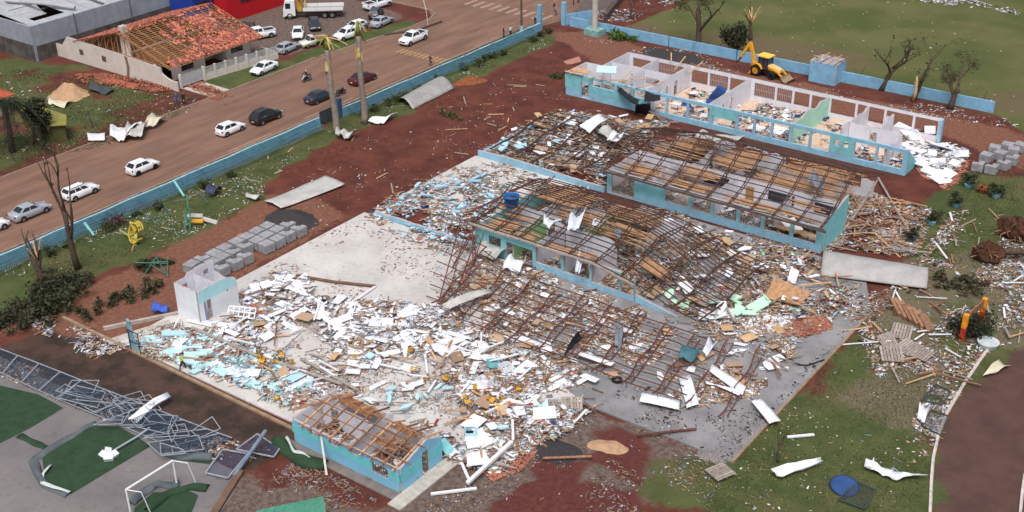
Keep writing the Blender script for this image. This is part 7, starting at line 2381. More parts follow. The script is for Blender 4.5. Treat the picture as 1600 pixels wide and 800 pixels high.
for (a, b), h in (((1503, 531), 3.0), ((1532, 505), 3.0)):
    p = G(a, b)
    for z0, z1, m_ in ((0, 1.3, M('post_red', srgb(186, 52, 32))), (1.3, 2.6, M('post_orange', srgb(226, 142, 34)))):
        MB().box(p.x - 0.22, p.y - 0.22, z0, p.x + 0.22, p.y + 0.22, z1).build('post_band', m_, t, world=True)
MB().bar(G(1503, 531) + Vector((0, 0, 2.2)), G(1532, 505) + Vector((0, 0, 2.2)), 0.12, 0.7).build('crossbar', WOODD, t, world=True)
t = thing('trampoline', 'round blue trampoline mat tipped on the right lawn', 'trampoline', tuple(G(1319, 762)))
mb = MB().tube([(0, 0, 0.12), (0, 0, 0.2)], 1.0, 24)
mb.build('mat', M('trampoline_blue', srgb(44, 74, 124), 0.7), t)
R8 = [(1.05 * math.cos(2 * PI * k / 20), 1.05 * math.sin(2 * PI * k / 20), 0.18) for k in range(21)]
MB().tube(R8, 0.06, 6, cap=False).build('rim', M('rim_navy', srgb(40, 52, 84)), t)
t.rotation_euler = (0.15, 0.1, 0.3)
for q, lab in (([(1310, 780), (1352, 795), (1368, 765), (1340, 752)], 'dark wire goal frame lying beside the blue trampoline'), ([(1440, 665), (1470, 680), (1482, 650), (1455, 640)], 'dark wire frame lying by the track kerb'), ([(1440, 625), (1472, 632), (1486, 612), (1462, 600)], 'flattened dark mesh frame at the upper end of the litter strip')):
    t = thing('wire_frame', lab, 'frame', tuple(G(*q[0])))
    P = [G(*p, 0.2) for p in q]
    for k in range(4):
        MB().bar(P[k], P[(k + 1) % 4], 0.09).build('frame_bar', M('dark_green_bar', srgb(62, 74, 72)), t, world=True)
    MB().sheet(lambda u, v: P[0].lerp(P[1], u).lerp(P[3].lerp(P[2], u), v), 3, 3, 0.012).build('mesh', M_mesh('dark_mesh', srgb(70, 76, 74), 0.2, 0.25), t, world=True)
bd = thing('bench_stack', 'slatted orange timber panel fanned out at the end of the crushed block', 'timber panel', tuple(G(1228, 458)))
P = [G(1195, 466, 0.5), G(1248, 477, 0.4), G(1268, 459, 0.7), G(1210, 432, 1.2)]
for i in range(11):
    u0, u1 = i / 11, (i + 0.92) / 11
    a, b, c, d = P[0].lerp(P[3], u0), P[0].lerp(P[3], u1), P[1].lerp(P[2], u1), P[1].lerp(P[2], u0)
    n = Vector((0, 0, 0.05))
    MB().add([a, b, c, d, a + n, b + n, c + n, d + n], MB.BF).build('plank', LINING, bd, world=True)
bd = thing('crate_stair', 'row of brown timber boxes like a fallen stair in the litter', 'timber boxes', tuple(G(1425, 488)))
for i in range(6):
    p = G(1402 + i * 9, 480 + i * 5, 0.35)
    MB().obox(p, (0.75, 2.2, 0.5), Matrix.Rotation(0.75, 3, 'Z') @ Matrix.Rotation(0.2, 3, 'X')).build('box', WOODD, bd, world=True)
ty = thing('tyre', 'black tyre at the near end of a truss of the fallen frame', 'tyre', tuple(G(964, 597)))
pts = [(0.36 * math.cos(2 * PI * k / 16), 0.36 * math.sin(2 * PI * k / 16), 0.24) for k in range(17)]
MB().tube(pts, 0.13, 8, cap=False).build('tread', RUB, ty, smooth=True)
wt = thing('white_tub', 'round pale tub beside the end of the white track kerb', 'tub', tuple(G(1543, 541)))
MB().tube([(0, 0, 0), (0, 0, 0.5)], [0.75, 0.95], 18).build('tub', M('pale_tub', srgb(186, 194, 196), 0.6), wt)
for a, b, lab, m_ in (((1300, 640), (1275, 655), 'hose', 0), ):
    pass
tag(MB().tube([G(1195, 532, 0.2), G(1222, 555, 0.2), G(1250, 570, 0.2), G(1262, 571, 0.2), G(1288, 562, 0.2)], 0.07, 6).build('hose', TRIM), 'black hose curving over the grey slab by its right edge', 'hose')
tag(MB().tube([G(995, 680, 0.3), G(1040, 675, 0.35), G(1088, 670, 0.3)], 0.1, 6).build('steel_bar', RUSTR), 'long rusty bar lying across the lower slab edge', 'bar')
tag(MB().tube([G(848, 716, 0.3), G(925, 713, 0.35)], 0.1, 6).build('steel_bar', WOODD), 'brown bar along the near edge of the dark gravel patch', 'bar')
tag(MB().bar(G(673, 772, 0.12), G(745, 763, 0.12), 0.22, 0.14).build('white_beam', WMET), 'white beam on the brown ground right of the small building', 'beam')
tag(MB().bar(G(730, 755, 0.5), G(800, 690, 1.1), 0.28, 0.22).build('white_beam', WMET), 'long white beam leaning up from the path of the small building', 'beam')
for i, (a, b) in enumerate((((716, 712), (732, 748)), ((1230, 683), (1272, 679)), ((1186, 575), (1232, 575)))):
    tag(MB().bar(G(*a, 0.15), G(*b, 0.15), 0.22, 0.12).build('white_beam', WMET), ['white bar sloping beside the teal door flap', 'white bar on the lawn right of the slab corner', 'white bar across the grey slab near the black hose'][i], 'beam')
tag(MB().bar(G(688, 688, 0.9), G(712, 716, 0.1), 0.9, 0.08).build('teal_flap', TEAL), 'teal wall slab tilted off the corner of the small building', 'wall slab')
# ------------------------------------------------------------------ loose debris: fine bits are stuff, larger pieces are things
WH_, WH2, CY, LBL, TE, GY, BRN, TAN, ORB, BRK, YLW, NVY, RDD, MNT, PUR, DK = (
    srgb(230, 231, 236), srgb(206, 207, 214), srgb(176, 212, 222), srgb(160, 194, 212), srgb(136, 196, 202), srgb(142, 142, 148), srgb(128, 98, 80), srgb(182, 150, 120),
    srgb(188, 142, 100), srgb(170, 112, 94), srgb(206, 158, 56), srgb(48, 68, 128), srgb(160, 44, 48), srgb(178, 220, 190), srgb(176, 170, 204), srgb(52, 50, 52))
CUBE = np.array([(-1, -1, -1), (1, -1, -1), (1, 1, -1), (-1, 1, -1), (-1, -1, 1), (1, -1, 1), (1, 1, 1), (-1, 1, 1)]) * 0.5
CF_ = np.array(MB.BF)


def bits(name, label, poly, n, pal, lo=0.12, hi=0.5, wood=0.3, heap=0.35, clump=1.0, cs=0.3, tilt=0.16, base=0.1, th=0.035, off=0.0, px=True, cat='rubble', avoid=(), mat=None):
    """Loose fragments over an area: splinters and irregular plates of their own colours, one object of kind stuff."""
    P = GP(poly) if px else poly
    q = sample(P, n, clump, cs, off)
    for a in avoid:
        q = q[~in_poly(q, a)]
    n = len(q)
    w, c = np.array([p[0] for p in pal], float), np.array([p[1] for p in pal])
    idx = rng.choice(len(pal), n, p=w / w.sum())
    col = c[idx] * rng.uniform(0.78, 1.12, (n, 1))
    s = lo * (hi / lo) ** rng.random(n) ** 1.3
    size = np.stack([s * rng.uniform(1.0, 1.5, n), s * rng.uniform(0.18, 0.9, n), np.full(n, th) * rng.uniform(0.5, 1.6, n)], 1)
    isw = rng.random(n) < wood
    size[isw] = np.stack([rng.uniform(0.7, 3.0, n) * min(hi, 0.6), rng.uniform(0.05, 0.11, n) * min(1, hi * 2.2), rng.uniform(0.02, 0.06, n)], 1)[isw]
    col[isw] = np.where(rng.random((n, 1)) < 0.72, np.array([BRN, TAN, TAN])[rng.integers(0, 3, n)], np.array([WH2, GY, LBL])[rng.integers(0, 3, n)])[isw] * rng.uniform(0.75, 1.15, (n, 1))[isw]
    V = CUBE[None] * size[:, None, :]
    V = V * (1 + rng.uniform(-0.28, 0.28, (n, 8, 3)) * np.array([1, 1, 0.2]) * (~isw)[:, None, None])
    ta, tb, yw = rng.normal(0, tilt, n), rng.normal(0, tilt, n), rng.uniform(0, 2 * PI, n)
    ta[isw] *= 0.3
    tb[isw] *= 0.3

    def rot(V, ang, i, j):
        cc, ss = np.cos(ang)[:, None], np.sin(ang)[:, None]
        a, b = V[..., i].copy(), V[..., j].copy()
        V[..., i], V[..., j] = a * cc - b * ss, a * ss + b * cc
    rot(V, ta, 1, 2)
    rot(V, tb, 2, 0)
    rot(V, yw, 0, 1)
    hn = np.clip(fnoise(q, 0.35, off + 5) - 0.3, 0, 1) * 2
    z = base + heap * hn * rng.random(n) ** 1.4 + 0.03
    zmin = V[..., 2].min(1)
    z = np.maximum(z, base - zmin * 0.55)
    V = V + np.column_stack([q, z])[:, None, :]
    F = (np.arange(n)[:, None, None] * 8 + CF_[None]).reshape(-1, 4)
    me = bpy.data.meshes.new(name)
    me.vertices.add(n * 8)
    me.vertices.foreach_set('co', V.reshape(-1).astype(np.float32))
    me.loops.add(F.size)
    me.loops.foreach_set('vertex_index', F.ravel().astype(np.int32))
    me.polygons.add(len(F))
    me.polygons.foreach_set('loop_start', np.arange(0, F.size, 4, dtype=np.int32))
    me.update()
    a = me.attributes.new('tint', 'FLOAT_COLOR', 'FACE')
    a.data.foreach_set('color', np.repeat(np.column_stack([np.clip(col, 0, 0.9), np.ones(n)]), 6, 0).astype(np.float32).ravel())
    me.materials.append(mat or M_tint())
    o = bpy.data.objects.new(name, me)
    COL.objects.link(o)
    return tag(o, label, cat, kind='stuff')


def box_poly(x0, y0_, x1, y1):
    return [(x0, y0_), (x1, y0_), (x1, y1), (x0, y1)]


NBP = box_poly(4.2, -35.2, 15.8, -29.6)
HUP = box_poly(-18.6, -28.6, -14.0, -22.4)
Z_main = [(195, 545), (215, 518), (275, 508), (370, 478), (380, 445), (440, 428), (480, 440), (490, 468), (560, 478), (640, 488), (700, 484), (740, 512), (800, 545), (880, 580), (938, 612), (930, 640), (880, 680), (835, 700), (775, 742), (705, 722), (660, 668), (540, 618), (480, 628), (460, 642), (380, 608), (290, 572)]
Z_blue = [(212, 540), (262, 518), (340, 528), (430, 560), (490, 600), (455, 638), (380, 605), (290, 572)]
Z_upper = [(440, 428), (480, 440), (490, 466), (700, 482), (735, 510), (760, 560), (600, 560), (420, 520), (380, 480), (385, 445)]
Z_frame = [(690, 470), (740, 402), (830, 424), (1050, 500), (1250, 490), (1240, 560), (1180, 620), (1080, 640), (960, 602), (820, 560), (720, 510)]
Z_crush = [(960, 380), (1050, 352), (1180, 382), (1290, 412), (1280, 440), (1345, 445), (1300, 505), (1240, 525), (1090, 502), (1000, 462)]
Z_b3l = [(578, 338), (640, 300), (692, 282), (760, 275), (800, 300), (762, 340), (748, 382), (738, 400)]
Z_wing = [(752, 240), (800, 210), (870, 175), (960, 188), (1050, 192), (950, 255), (945, 290)]
Z_right = [(1300, 350), (1335, 290), (1400, 318), (1455, 330), (1430, 400), (1340, 392), (1285, 396)]
Z_b1r = [(1392, 200), (1450, 205), (1512, 240), (1475, 290), (1440, 268), (1420, 245)]
Z_lit = [(1290, 470), (1400, 450), (1440, 395), (1490, 330), (1560, 330), (1640, 360), (1640, 545), (1550, 540), (1500, 600), (1440, 600), (1370, 590), (1340, 520)]
Z_strip = [(1500, 590), (1545, 545), (1480, 640), (1462, 700), (1400, 740), (1350, 730), (1400, 690), (1440, 640), (1450, 600)]
WHITEY = [(6, WH_), (2, WH2), (0.8, CY), (1.0, TAN), (1, BRN), (0.6, GY), (0.9, BRK), (0.12, YLW), (0.1, NVY), (0.12, RDD), (0.2, DK)]
bits('rubble', 'white and brown fragments strewn over the beige slab', Z_main, 13500, WHITEY, 0.08, 0.7, 0.32, 0.42, 1.1, 0.16, avoid=(NBP, HUP))
bits('rubble', 'brick crumbs and brown dust lumps between the boards on the beige slab', Z_main, 5500, [(2.5, BRK), (2, BRN), (2, GY), (2, WH2), (1, TAN), (0.5, CY)], 0.05, 0.2, 0.25, 0.12, 0.9, 0.2, avoid=(NBP, HUP), off=2)
bits('rubble', 'dense band of white board shards across the beige slab', Z_upper, 4200, [(6, WH_), (2, WH2), (1, TAN), (0.6, BRN), (0.5, GY)], 0.15, 0.9, 0.3, 0.55, 0.5, 0.3, off=3)
bits('rubble', 'pale blue wall fragments at the left end of the beige slab', Z_blue, 3400, [(4, CY), (2, TE), (3, WH_), (1.3, BRK), (1, GY), (0.8, BRN)], 0.15, 0.7, 0.08, 0.4, 0.6, 0.3, avoid=(HUP,))
bits('rubble', 'brown splinters and white scraps under the fallen roof frame', Z_frame, 8500, [(4.5, WH_), (1.5, WH2), (1.6, BRN), (1.8, TAN), (1.2, GY), (0.5, ORB), (0.4, LBL), (0.3, DK)], 0.1, 0.5, 0.42, 0.32, 0.7, 0.25)
bits('rubble', 'mixed wreckage filling the crushed end of the sagging block', Z_crush, 6000, [(2.4, WH_), (1, WH2), (2, BRN), (2.2, TAN), (1.2, GY), (0.8, BRK), (0.7, MNT), (0.5, PUR), (0.3, RDD), (0.3, NVY), (0.5, DK)], 0.12, 0.6, 0.4, 0.8, 0.3, 0.3)
bits('rubble', 'light blue masonry fragments left of the sagging block', Z_b3l, 3400, [(1.8, LBL), (1.8, CY), (5, WH_), (1, BRK), (1.6, BRN), (1.2, GY), (0.3, RDD), (0.3, NVY), (1, TAN)], 0.12, 0.7, 0.25, 0.7, 0.9, 0.3)
bits('rubble', 'thin scatter of masonry crumbs around the blue heap', [(560, 345), (620, 300), (690, 268), (790, 255), (860, 285), (780, 350), (740, 420), (690, 400)], 1500, [(2, LBL), (4, WH_), (2, BRN), (1.5, BRK), (1, GY), (1, TAN)], 0.08, 0.5, 0.3, 0.2, 0.8, 0.3)
bits('rubble', 'brown boards and pale scraps in the rubble wing behind the low wall', Z_wing, 6200, [(2.4, WH_), (1, WH2), (2.2, BRN), (2.4, TAN), (1.5, GY), (1, LBL), (0.6, ORB), (0.4, DK)], 0.12, 0.6, 0.4, 0.8, 0.25, 0.3, base=0.05)
bits('rubble', 'orange planks and scraps at the right end of the middle block', Z_right, 3600, [(2, WH_), (2, BRN), (2.4, TAN), (1.6, BRK), (1, GY), (0.2, RDD), (0.3, LBL)], 0.12, 0.5, 0.5, 0.5, 0.4, 0.3, base=0.02)
bits('rubble', 'white ceiling shards spilled from the right end of the roofless block', Z_b1r, 1300, [(6, WH_), (2, WH2), (0.8, CY), (0.5, BRN)], 0.2, 0.9, 0.12, 0.4, 0.4, 0.3, base=0.03)
bits('rubble', 'mixed litter and splinters over the right lawn', Z_lit, 4800, [(3, WH_), (1.5, WH2), (2, TAN), (1.5, BRN), (1, GY), (0.2, RDD), (0.2, NVY), (0.2, PUR), (0.6, DK), (0.15, YLW)], 0.08, 0.36, 0.3, 0.3, 0.9, 0.22, base=0.0)
bits('rubble', 'thin line of litter along the track kerb', Z_strip, 900, [(3, WH_), (1.5, TAN), (1, GY), (1, BRN)], 0.08, 0.35, 0.3, 0.15, 1.2, 0.3, base=0.0)
bits('rubble', 'overturned furniture scraps inside the roofless block', box_poly(-8.8, 42, 24.4, 52.6), 1500, [(3, WH_), (1.5, NVY), (1, TAN), (0.8, GY), (0.5, DK), (0.4, RDD), (0.6, MNT)], 0.15, 0.7, 0.2, 0.6, 1.4, 0.3, base=0.12, px=False, off=8)
bits('rubble', 'grey scraps inside the left rooms of the roofless block', box_poly(-21, 42, -9.6, 52.6), 700, [(2, WH_), (1.5, GY), (1, TAN), (0.8, BRN), (0.5, DK)], 0.15, 0.6, 0.3, 0.5, 0.8, 0.3, base=0.1, px=False)
bits('rubble', 'scraps over the floors of the middle block', box_poly(0.2, 18.8, 24.4, 33), 4200, [(2, WH_), (1.5, GY), (2.2, TAN), (2, BRN), (0.8, ORB), (0.5, DK), (0.3, NVY)], 0.12, 0.6, 0.4, 0.6, 0.9, 0.25, base=0.1, px=False, off=2)
bits('rubble', 'brown debris over the floors of the sagging block', box_poly(-3.5, -0.4, 14, 11.5), 3600, [(2, WH_), (1.5, GY), (2.4, TAN), (2.2, BRN), (0.8, ORB), (0.9, DK), (0.3, MNT)], 0.12, 0.6, 0.4, 0.7, 0.5, 0.25, base=0.1, px=False, off=4)
bits('rubble', 'broken ceiling scraps inside the small blue building', box_poly(4.8, -34.5, 15, -30.3), 900, [(2, WH_), (1, TAN), (1.2, BRK), (1.6, BRN), (0.7, GY)], 0.12, 0.6, 0.35, 0.5, 0.3, 0.4, base=0.12, px=False)
bits('rubble', 'debris between the sagging block and the middle block', box_poly(-4, 12.2, 24, 17.8), 1300, [(2, WH_), (2, GY), (2, TAN), (1.5, BRN), (0.6, LBL)], 0.1, 0.45, 0.35, 0.25, 1.0, 0.3, px=False)
# thin scatter on lawns, soil, road side, field
bits('litter', 'white flecks scattered on the school lawn', [(0, 430), (130, 432), (290, 376), (410, 305), (440, 262), (530, 215), (640, 180), (700, 140), (860, 68), (850, 58), (560, 185), (0, 425)], 800, [(5, WH_), (1.5, WH2), (1, TAN), (1, CY)], 0.05, 0.22, 0.08, 0.03, 0.9, 0.2, base=0.0, th=0.03, cat='litter')
bits('litter', 'pale flecks scattered on the red soil', [(420, 320), (550, 220), (700, 150), (860, 80), (890, 160), (750, 240), (600, 330), (480, 360)], 380, [(4, WH_), (2, TAN), (1, GY)], 0.05, 0.2, 0.15, 0.03, 0.8, 0.2, base=0.04, th=0.03, cat='litter')
bits('litter', 'pale flecks on the lower right lawn', [(1130, 720), (1360, 490), (1460, 600), (1400, 800), (1100, 830)], 240, [(4, WH_), (2, TAN), (1, GY)], 0.05, 0.2, 0.1, 0.03, 0.9, 0.2, base=0.0, th=0.03, cat='litter')
bits('litter', 'splinters and grey chips on the brown ground in front', [(520, 830), (640, 770), (760, 740), (880, 690), (930, 645), (1150, 725), (1080, 830)], 1500, [(0.7, WH2), (2.5, GY), (1.0, TAN), (3, BRN), (1.5, DK)], 0.04, 0.17, 0.25, 0.04, 0.8, 0.25, base=0.0, th=0.04, cat='litter')
bits('litter', 'dead leaves and chips left of the small building', [(300, 830), (420, 735), (470, 720), (560, 760), (600, 790), (520, 830)], 900, [(3, GY), (0.6, TAN), (3, BRN)], 0.04, 0.17, 0.25, 0.05, 0.8, 0.25, base=0.0, th=0.04, cat='litter')
bits('litter', 'scraps between the roofless block and the field wall', [(900, 60), (1080, 70), (1240, 130), (1560, 180), (1600, 200), (1480, 190), (1060, 98)], 750, [(3, WH_), (2, TAN), (2, GY)], 0.06, 0.3, 0.15, 0.1, 1.0, 0.2, base=0.0, cat='litter')
bits('litter', 'heap of white scraps beyond the field wall corner', [(960, 0), (1060, -20), (1120, -20), (1040, 10), (980, 36), (900, 26)], 600, [(3, WH_), (2, GY), (1, BRN), (1, DK)], 0.1, 0.5, 0.2, 0.3, 1.0, 0.2, base=0.0, cat='litter')
bits('litter', 'row of white scraps along the far edge of the field', [(1420, 0), (1480, 8), (1560, 18), (1640, 34), (1640, 28), (1500, -4)], 520, [(4, WH_), (1, GY), (1, DK)], 0.1, 0.5, 0.1, 0.2, 1.0, 0.2, base=0.0, cat='litter')
bits('litter', 'white flecks over the grass field', [(1000, 40), (1060, 0), (1400, 0), (1600, 40), (1600, 180), (1300, 110)], 110, [(3, WH_), (1, TAN)], 0.08, 0.3, 0.1, 0.03, 0.3, 0.1, base=0.0, cat='litter')
bits('litter', 'scraps on the vacant lot before the white house', [(0, 110), (90, 120), (270, 140), (330, 160), (180, 225), (0, 260)], 200, [(3, WH_), (1, TAN), (1, DK)], 0.08, 0.4, 0.1, 0.1, 0.9, 0.2, base=0.0, cat='litter')
bits('tile_rubble', 'broken red roof tiles along the foot of the white house wall', [(118, 118), (160, 116), (230, 126), (270, 142), (240, 146), (180, 134), (130, 132)], 1100, [(3, BRK), (2, srgb(150, 84, 66)), (1, srgb(186, 112, 86))], 0.12, 0.4, 0.02, 0.35, 0.4, 0.4, base=0.1, th=0.06)
bits('tile_rubble', 'broken red tiles over the drive of the white house', [(290, 136), (315, 128), (375, 156), (352, 165)], 420, [(3, BRK), (2, srgb(150, 84, 66)), (1, srgb(186, 112, 86))], 0.1, 0.35, 0.02, 0.1, 0.4, 0.4, base=0.04, th=0.06)
bits('tile_rubble', 'spread of red brick pieces on the grey slab', [(1215, 528), (1240, 500), (1290, 495), (1300, 515), (1260, 528)], 850, [(3, BRK), (2, srgb(178, 116, 92))], 0.12, 0.4, 0.02, 0.25, 0.2, 0.4, th=0.08)
bits('tile_rubble', 'spread of broken red brick beside the dark gravel patch', [(752, 735), (790, 695), (828, 685), (840, 705), (815, 735), (770, 752)], 800, [(3, BRK), (2, srgb(186, 120, 98))], 0.1, 0.35, 0.02, 0.2, 0.2, 0.4, base=0.0, th=0.08)
bits('tile_rubble', 'red tile fragments on the slab strip beside the spilled shards', [(1475, 275), (1500, 245), (1516, 252), (1500, 285), (1480, 300)], 320, [(3, BRK), (2, srgb(178, 116, 92))], 0.15, 0.5, 0.02, 0.1, 0.2, 0.4, base=0.0, th=0.06)
bits('litter', 'scraps caught along the fallen fence', [(0, 555), (140, 605), (360, 690), (440, 700), (420, 740), (330, 720), (200, 672), (60, 612), (0, 590)], 1100, [(2, WH2), (2, GY), (1.6, TAN), (1, BRN), (0.6, DK)], 0.06, 0.3, 0.3, 0.2, 1.0, 0.25, base=0.03, cat='litter')
bits('litter', 'scraps beside the blue wall stub and track', [(150, 560), (200, 545), (120, 505), (95, 520), (60, 470), (20, 500)], 420, [(3, WH2), (2, GY), (1, TAN)], 0.1, 0.45, 0.3, 0.2, 0.8, 0.3, base=0.0, cat='litter')

bits('litter', 'brown flecks and crumbs on the clear part of the beige slab', [(552, 344), (740, 400), (690, 480), (560, 478), (470, 440), (410, 420)], 520, [(3, BRN), (2, BRK), (1.5, GY), (1, TAN)], 0.06, 0.26, 0.12, 0.03, 1.3, 0.25, th=0.03, cat='litter')
bits('litter', 'dark crumbs and scraps on the open part of the grey slab', [(960, 610), (1100, 640), (1200, 640), (1300, 530), (1355, 490), (1140, 720), (940, 640)], 600, [(4, DK), (2, GY), (1.5, BRN), (0.5, WH2)], 0.05, 0.24, 0.06, 0.03, 1.2, 0.3, th=0.03, cat='litter')
bits('laths', 'tangle of thin brown laths over the left end of the middle block', box_poly(-3.0, 22, 6.5, 33), 1500, [(2, TAN), (2, BRN), (1, ORB)], 0.15, 0.6, 0.95, 3.2, 0.3, 0.3, tilt=0.7, base=0.5, px=False, off=3)
bits('laths', 'brown laths and rods over the back rooms of the sagging block', box_poly(-3.5, 6, 16, 12), 1100, [(2, TAN), (2, BRN), (1, ORB)], 0.15, 0.6, 0.95, 2.6, 0.3, 0.3, tilt=0.6, base=0.5, px=False, off=6)


def tufts(name, label, poly, n, h, cols, clump=0.5, off=0.0):
    q = sample(GP(poly), n, clump, 0.25, off)
    n = len(q)
    V = np.zeros((n, 3, 3, 3))
    yw = rng.uniform(0, 2 * PI, (n, 3))
    hh = h * rng.uniform(0.4, 1.3, (n, 3))
    for k, sgn in ((0, -1), (1, 1)):
        V[:, :, k, 0] = np.cos(yw) * hh * 0.35 * sgn
        V[:, :, k, 1] = np.sin(yw) * hh * 0.35 * sgn
    V[:, :, 2, 0] = rng.normal(0, 0.4, (n, 3)) * hh
    V[:, :, 2, 1] = rng.normal(0, 0.4, (n, 3)) * hh
    V[:, :, 2, 2] = hh
    V[..., :2] += q[:, None, None, :]
    V[..., 2] -= 0.02
    me = bpy.data.meshes.new(name)
    N = n * 9
    me.vertices.add(N)
    me.vertices.foreach_set('co', V.reshape(-1).astype(np.float32))
    me.loops.add(N)
    me.loops.foreach_set('vertex_index', np.arange(N, dtype=np.int32))
    me.polygons.add(n * 3)
    me.polygons.foreach_set('loop_start', np.arange(0, N, 3, dtype=np.int32))
    me.update()
    c = np.array(cols)[rng.integers(0, len(cols), n)] * rng.uniform(0.7, 1.25, (n, 1))
    a = me.attributes.new('tint', 'FLOAT_COLOR', 'FACE')
    a.data.foreach_set('color', np.repeat(np.column_stack([c, np.ones(n)]), 3, 0).astype(np.float32).ravel())
    me.materials.append(LEAFM)
    o = bpy.data.objects.new(name, me)
    COL.objects.link(o)
    tag(o, label, 'grass', kind='stuff')


GC = [srgb(90, 100, 60), srgb(106, 110, 74), srgb(78, 86, 52), srgb(122, 112, 84)]
tufts('grass', 'short grass of the school lawn', [(0, 435), (130, 432), (285, 372), (405, 303), (440, 262), (530, 212), (640, 178), (700, 138), (860, 66), (850, 56), (560, 188), (0, 428)], 9000, 0.11, GC, 0.25)
tufts('grass', 'short grass of the lower right lawn', [(1145, 725), (1365, 490), (1440, 590), (1470, 620), (1440, 790), (1400, 830), (1080, 830), (1120, 760)], 8000, 0.11, GC, 0.25, 3)
tufts('grass', 'short grass of the upper right lawn', [(1440, 400), (1500, 300), (1600, 250), (1640, 380), (1540, 420)], 3500, 0.12, GC, 0.3, 5)
tufts('grass', 'rough grass of the vacant lot', [(0, 105), (90, 115), (280, 145), (330, 155), (190, 225), (0, 260)], 5000, 0.18, GC, 0.5, 7)
0 and tufts('grass', 'short grass of the field', [(960, 45), (1030, 0), (1640, 0), (1640, 190), (1560, 172)], 11000, 0.14, GC, 0.25, 9)

# ---- larger pieces, each a thing
DM = {}


def variants(key, mats, n, fn):
    DM[key] = [fn(i).mesh(key, mats[i % len(mats)]) for i in range(n)]


rr = random.Random(77)


def plate(i, th=0.06):
    k = rr.choice((4, 4, 5, 5, 6))
    pts = []
    for j in range(k):
        a = 2 * PI * (j + rr.uniform(-0.22, 0.22)) / k + PI / 4
        r = rr.uniform(0.52, 0.74) if k == 4 else rr.uniform(0.4, 0.62)
        pts.append((r * math.cos(a), r * math.sin(a)))
    return MB().prism(pts, -th / 2, th / 2)


def rectp(i, th=0.045):
    return MB().prism([(-0.5, -0.5), (0.5, -0.5), (0.5, 0.5 - rr.choice((0, 0, 0.25))), (-0.5 + rr.choice((0, 0, 0.2)), 0.5)], -th / 2, th / 2)


WB = M('white_board', srgb(226, 228, 234), 0.7, 0.05, 2, rnd=0.1, dirt=0.1, dirtcol=srgb(160, 148, 138))
CB = M('cyan_slab', srgb(178, 216, 226), 0.85, 0.06, 2, rnd=0.1, dirt=0.12, dirtcol=srgb(160, 150, 145))
BB = M('blue_slab', srgb(166, 202, 220), 0.85, 0.06, 2, rnd=0.1, dirt=0.12, dirtcol=srgb(160, 150, 145))
TN = M('tan_board', srgb(184, 152, 116), 0.8, 0.15, 2, rnd=0.2)
CARD = M('cardboard', srgb(172, 144, 120), 0.85, 0.1, 2, rnd=0.15)
MNTB = M('mint_slab', srgb(182, 226, 196), 0.85, 0.06, 2)
variants('white_board', [WB], 8, rectp)
variants('white_shard', [WB], 8, plate)
variants('cyan_slab', [CB], 8, lambda i: plate(i, 0.14))
variants('blue_slab', [BB], 8, lambda i: plate(i, 0.16))
variants('mint_slab', [MNTB], 4, lambda i: plate(i, 0.12))
variants('tan_board', [TN, CARD], 6, rectp)
variants('timber_plank', [WOOD, WOODD, WOODG], 6, lambda i: MB().box(-0.5, -0.5, -0.5, 0.5, 0.5, 0.5))
variants('white_strip', [WMET], 2, lambda i: MB().box(-0.5, -0.5, -0.5, 0.5, 0.5, 0.5))


LANDM = [(n, G(a, b).x, G(a, b).y) for n, a, b in (
    ('white hut', 318, 495), ('blue wall stub', 206, 542), ('small building door', 675, 720), ('small building rear', 560, 640), ('white shelf rack', 380, 490), ('yellow chair cluster', 424, 572), ('dark gravel patch', 862, 703),
    ('black tyre', 964, 597), ('pale lilac strip', 728, 470), ('brown slab beam', 520, 440), ('blue water tank', 775, 350), ('low blue wall', 850, 262), ('bent grey panel', 952, 212), ('curled white sheet', 925, 195), ('black truss cloth', 895, 540),
    ('teal rags', 1075, 552), ('white tile patch', 1200, 505), ('curved grey sheet', 1367, 425), ('fanned timber panel', 1230, 458), ('red brick spread', 1262, 512), ('pallet group', 1410, 545), ('orange posts', 1515, 522), ('brown timber boxes', 1425, 490),
    ('big root plate', 1583, 372), ('leaning pale posts', 1372, 310), ('roofless block end', 1425, 262), ('mint partition', 1268, 185), ('middle block door', 1195, 320), ('middle block grille', 975, 290), ('left potted shrub', 1424, 376), ('second root plate', 1541, 408),
    ('bent palm', 526, 207), ('gravel heap', 456, 345), ('yellow roundabout', 212, 380), ('green ladder', 294, 355), ('curved lawn sheet', 665, 147), ('slab hose', 1262, 571), ('V panel pair', 1135, 600), ('white ribbed panel', 1120, 492))]


def scatter(key, name, label, cat, group, poly, n, lo, hi, asp=(0.5, 1.0), zlo=0.15, zhi=0.5, tilt=0.2, clump=0.6, off=0.0, px=True, avoid=(), plank=False, base=0.1):
    q = sample(GP(poly) if px else poly, n * 2, clump, 0.3, off)
    for a in avoid:
        q = q[~in_poly(q, a)]
    for x, y in q[:n]:
        s = lo * (hi / lo) ** rr.random()
        if plank:
            sc = (s, rr.uniform(0.1, 0.2), rr.uniform(0.05, 0.09))
            rot = (rr.gauss(0, 0.1), rr.gauss(0, tilt * 0.4), rr.uniform(0, 6.28))
        else:
            sc = (s, s * rr.uniform(*asp), 1)
            rot = (rr.gauss(0, tilt), rr.gauss(0, tilt), rr.uniform(0, 6.28))
        z = max(base + rr.uniform(zlo, zhi), base + abs(rot[1]) * sc[0] * 0.3 + abs(rot[0]) * sc[1] * 0.3)
        o = inst(name, rr.choice(DM[key]), (x, y, z), rot, sc)
        k = 0 if s < lo * (hi / lo) ** 0.33 else (1 if s < lo * (hi / lo) ** 0.67 else 2)
        lm = min(LANDM, key=lambda m: (m[1] - x) ** 2 + (m[2] - y) ** 2)[0]
        tag(o, '%s %s, nearest the %s' % (('short' if plank else 'small', 'medium', 'long' if plank else 'large')[k], label, lm), cat, group, 'thing')


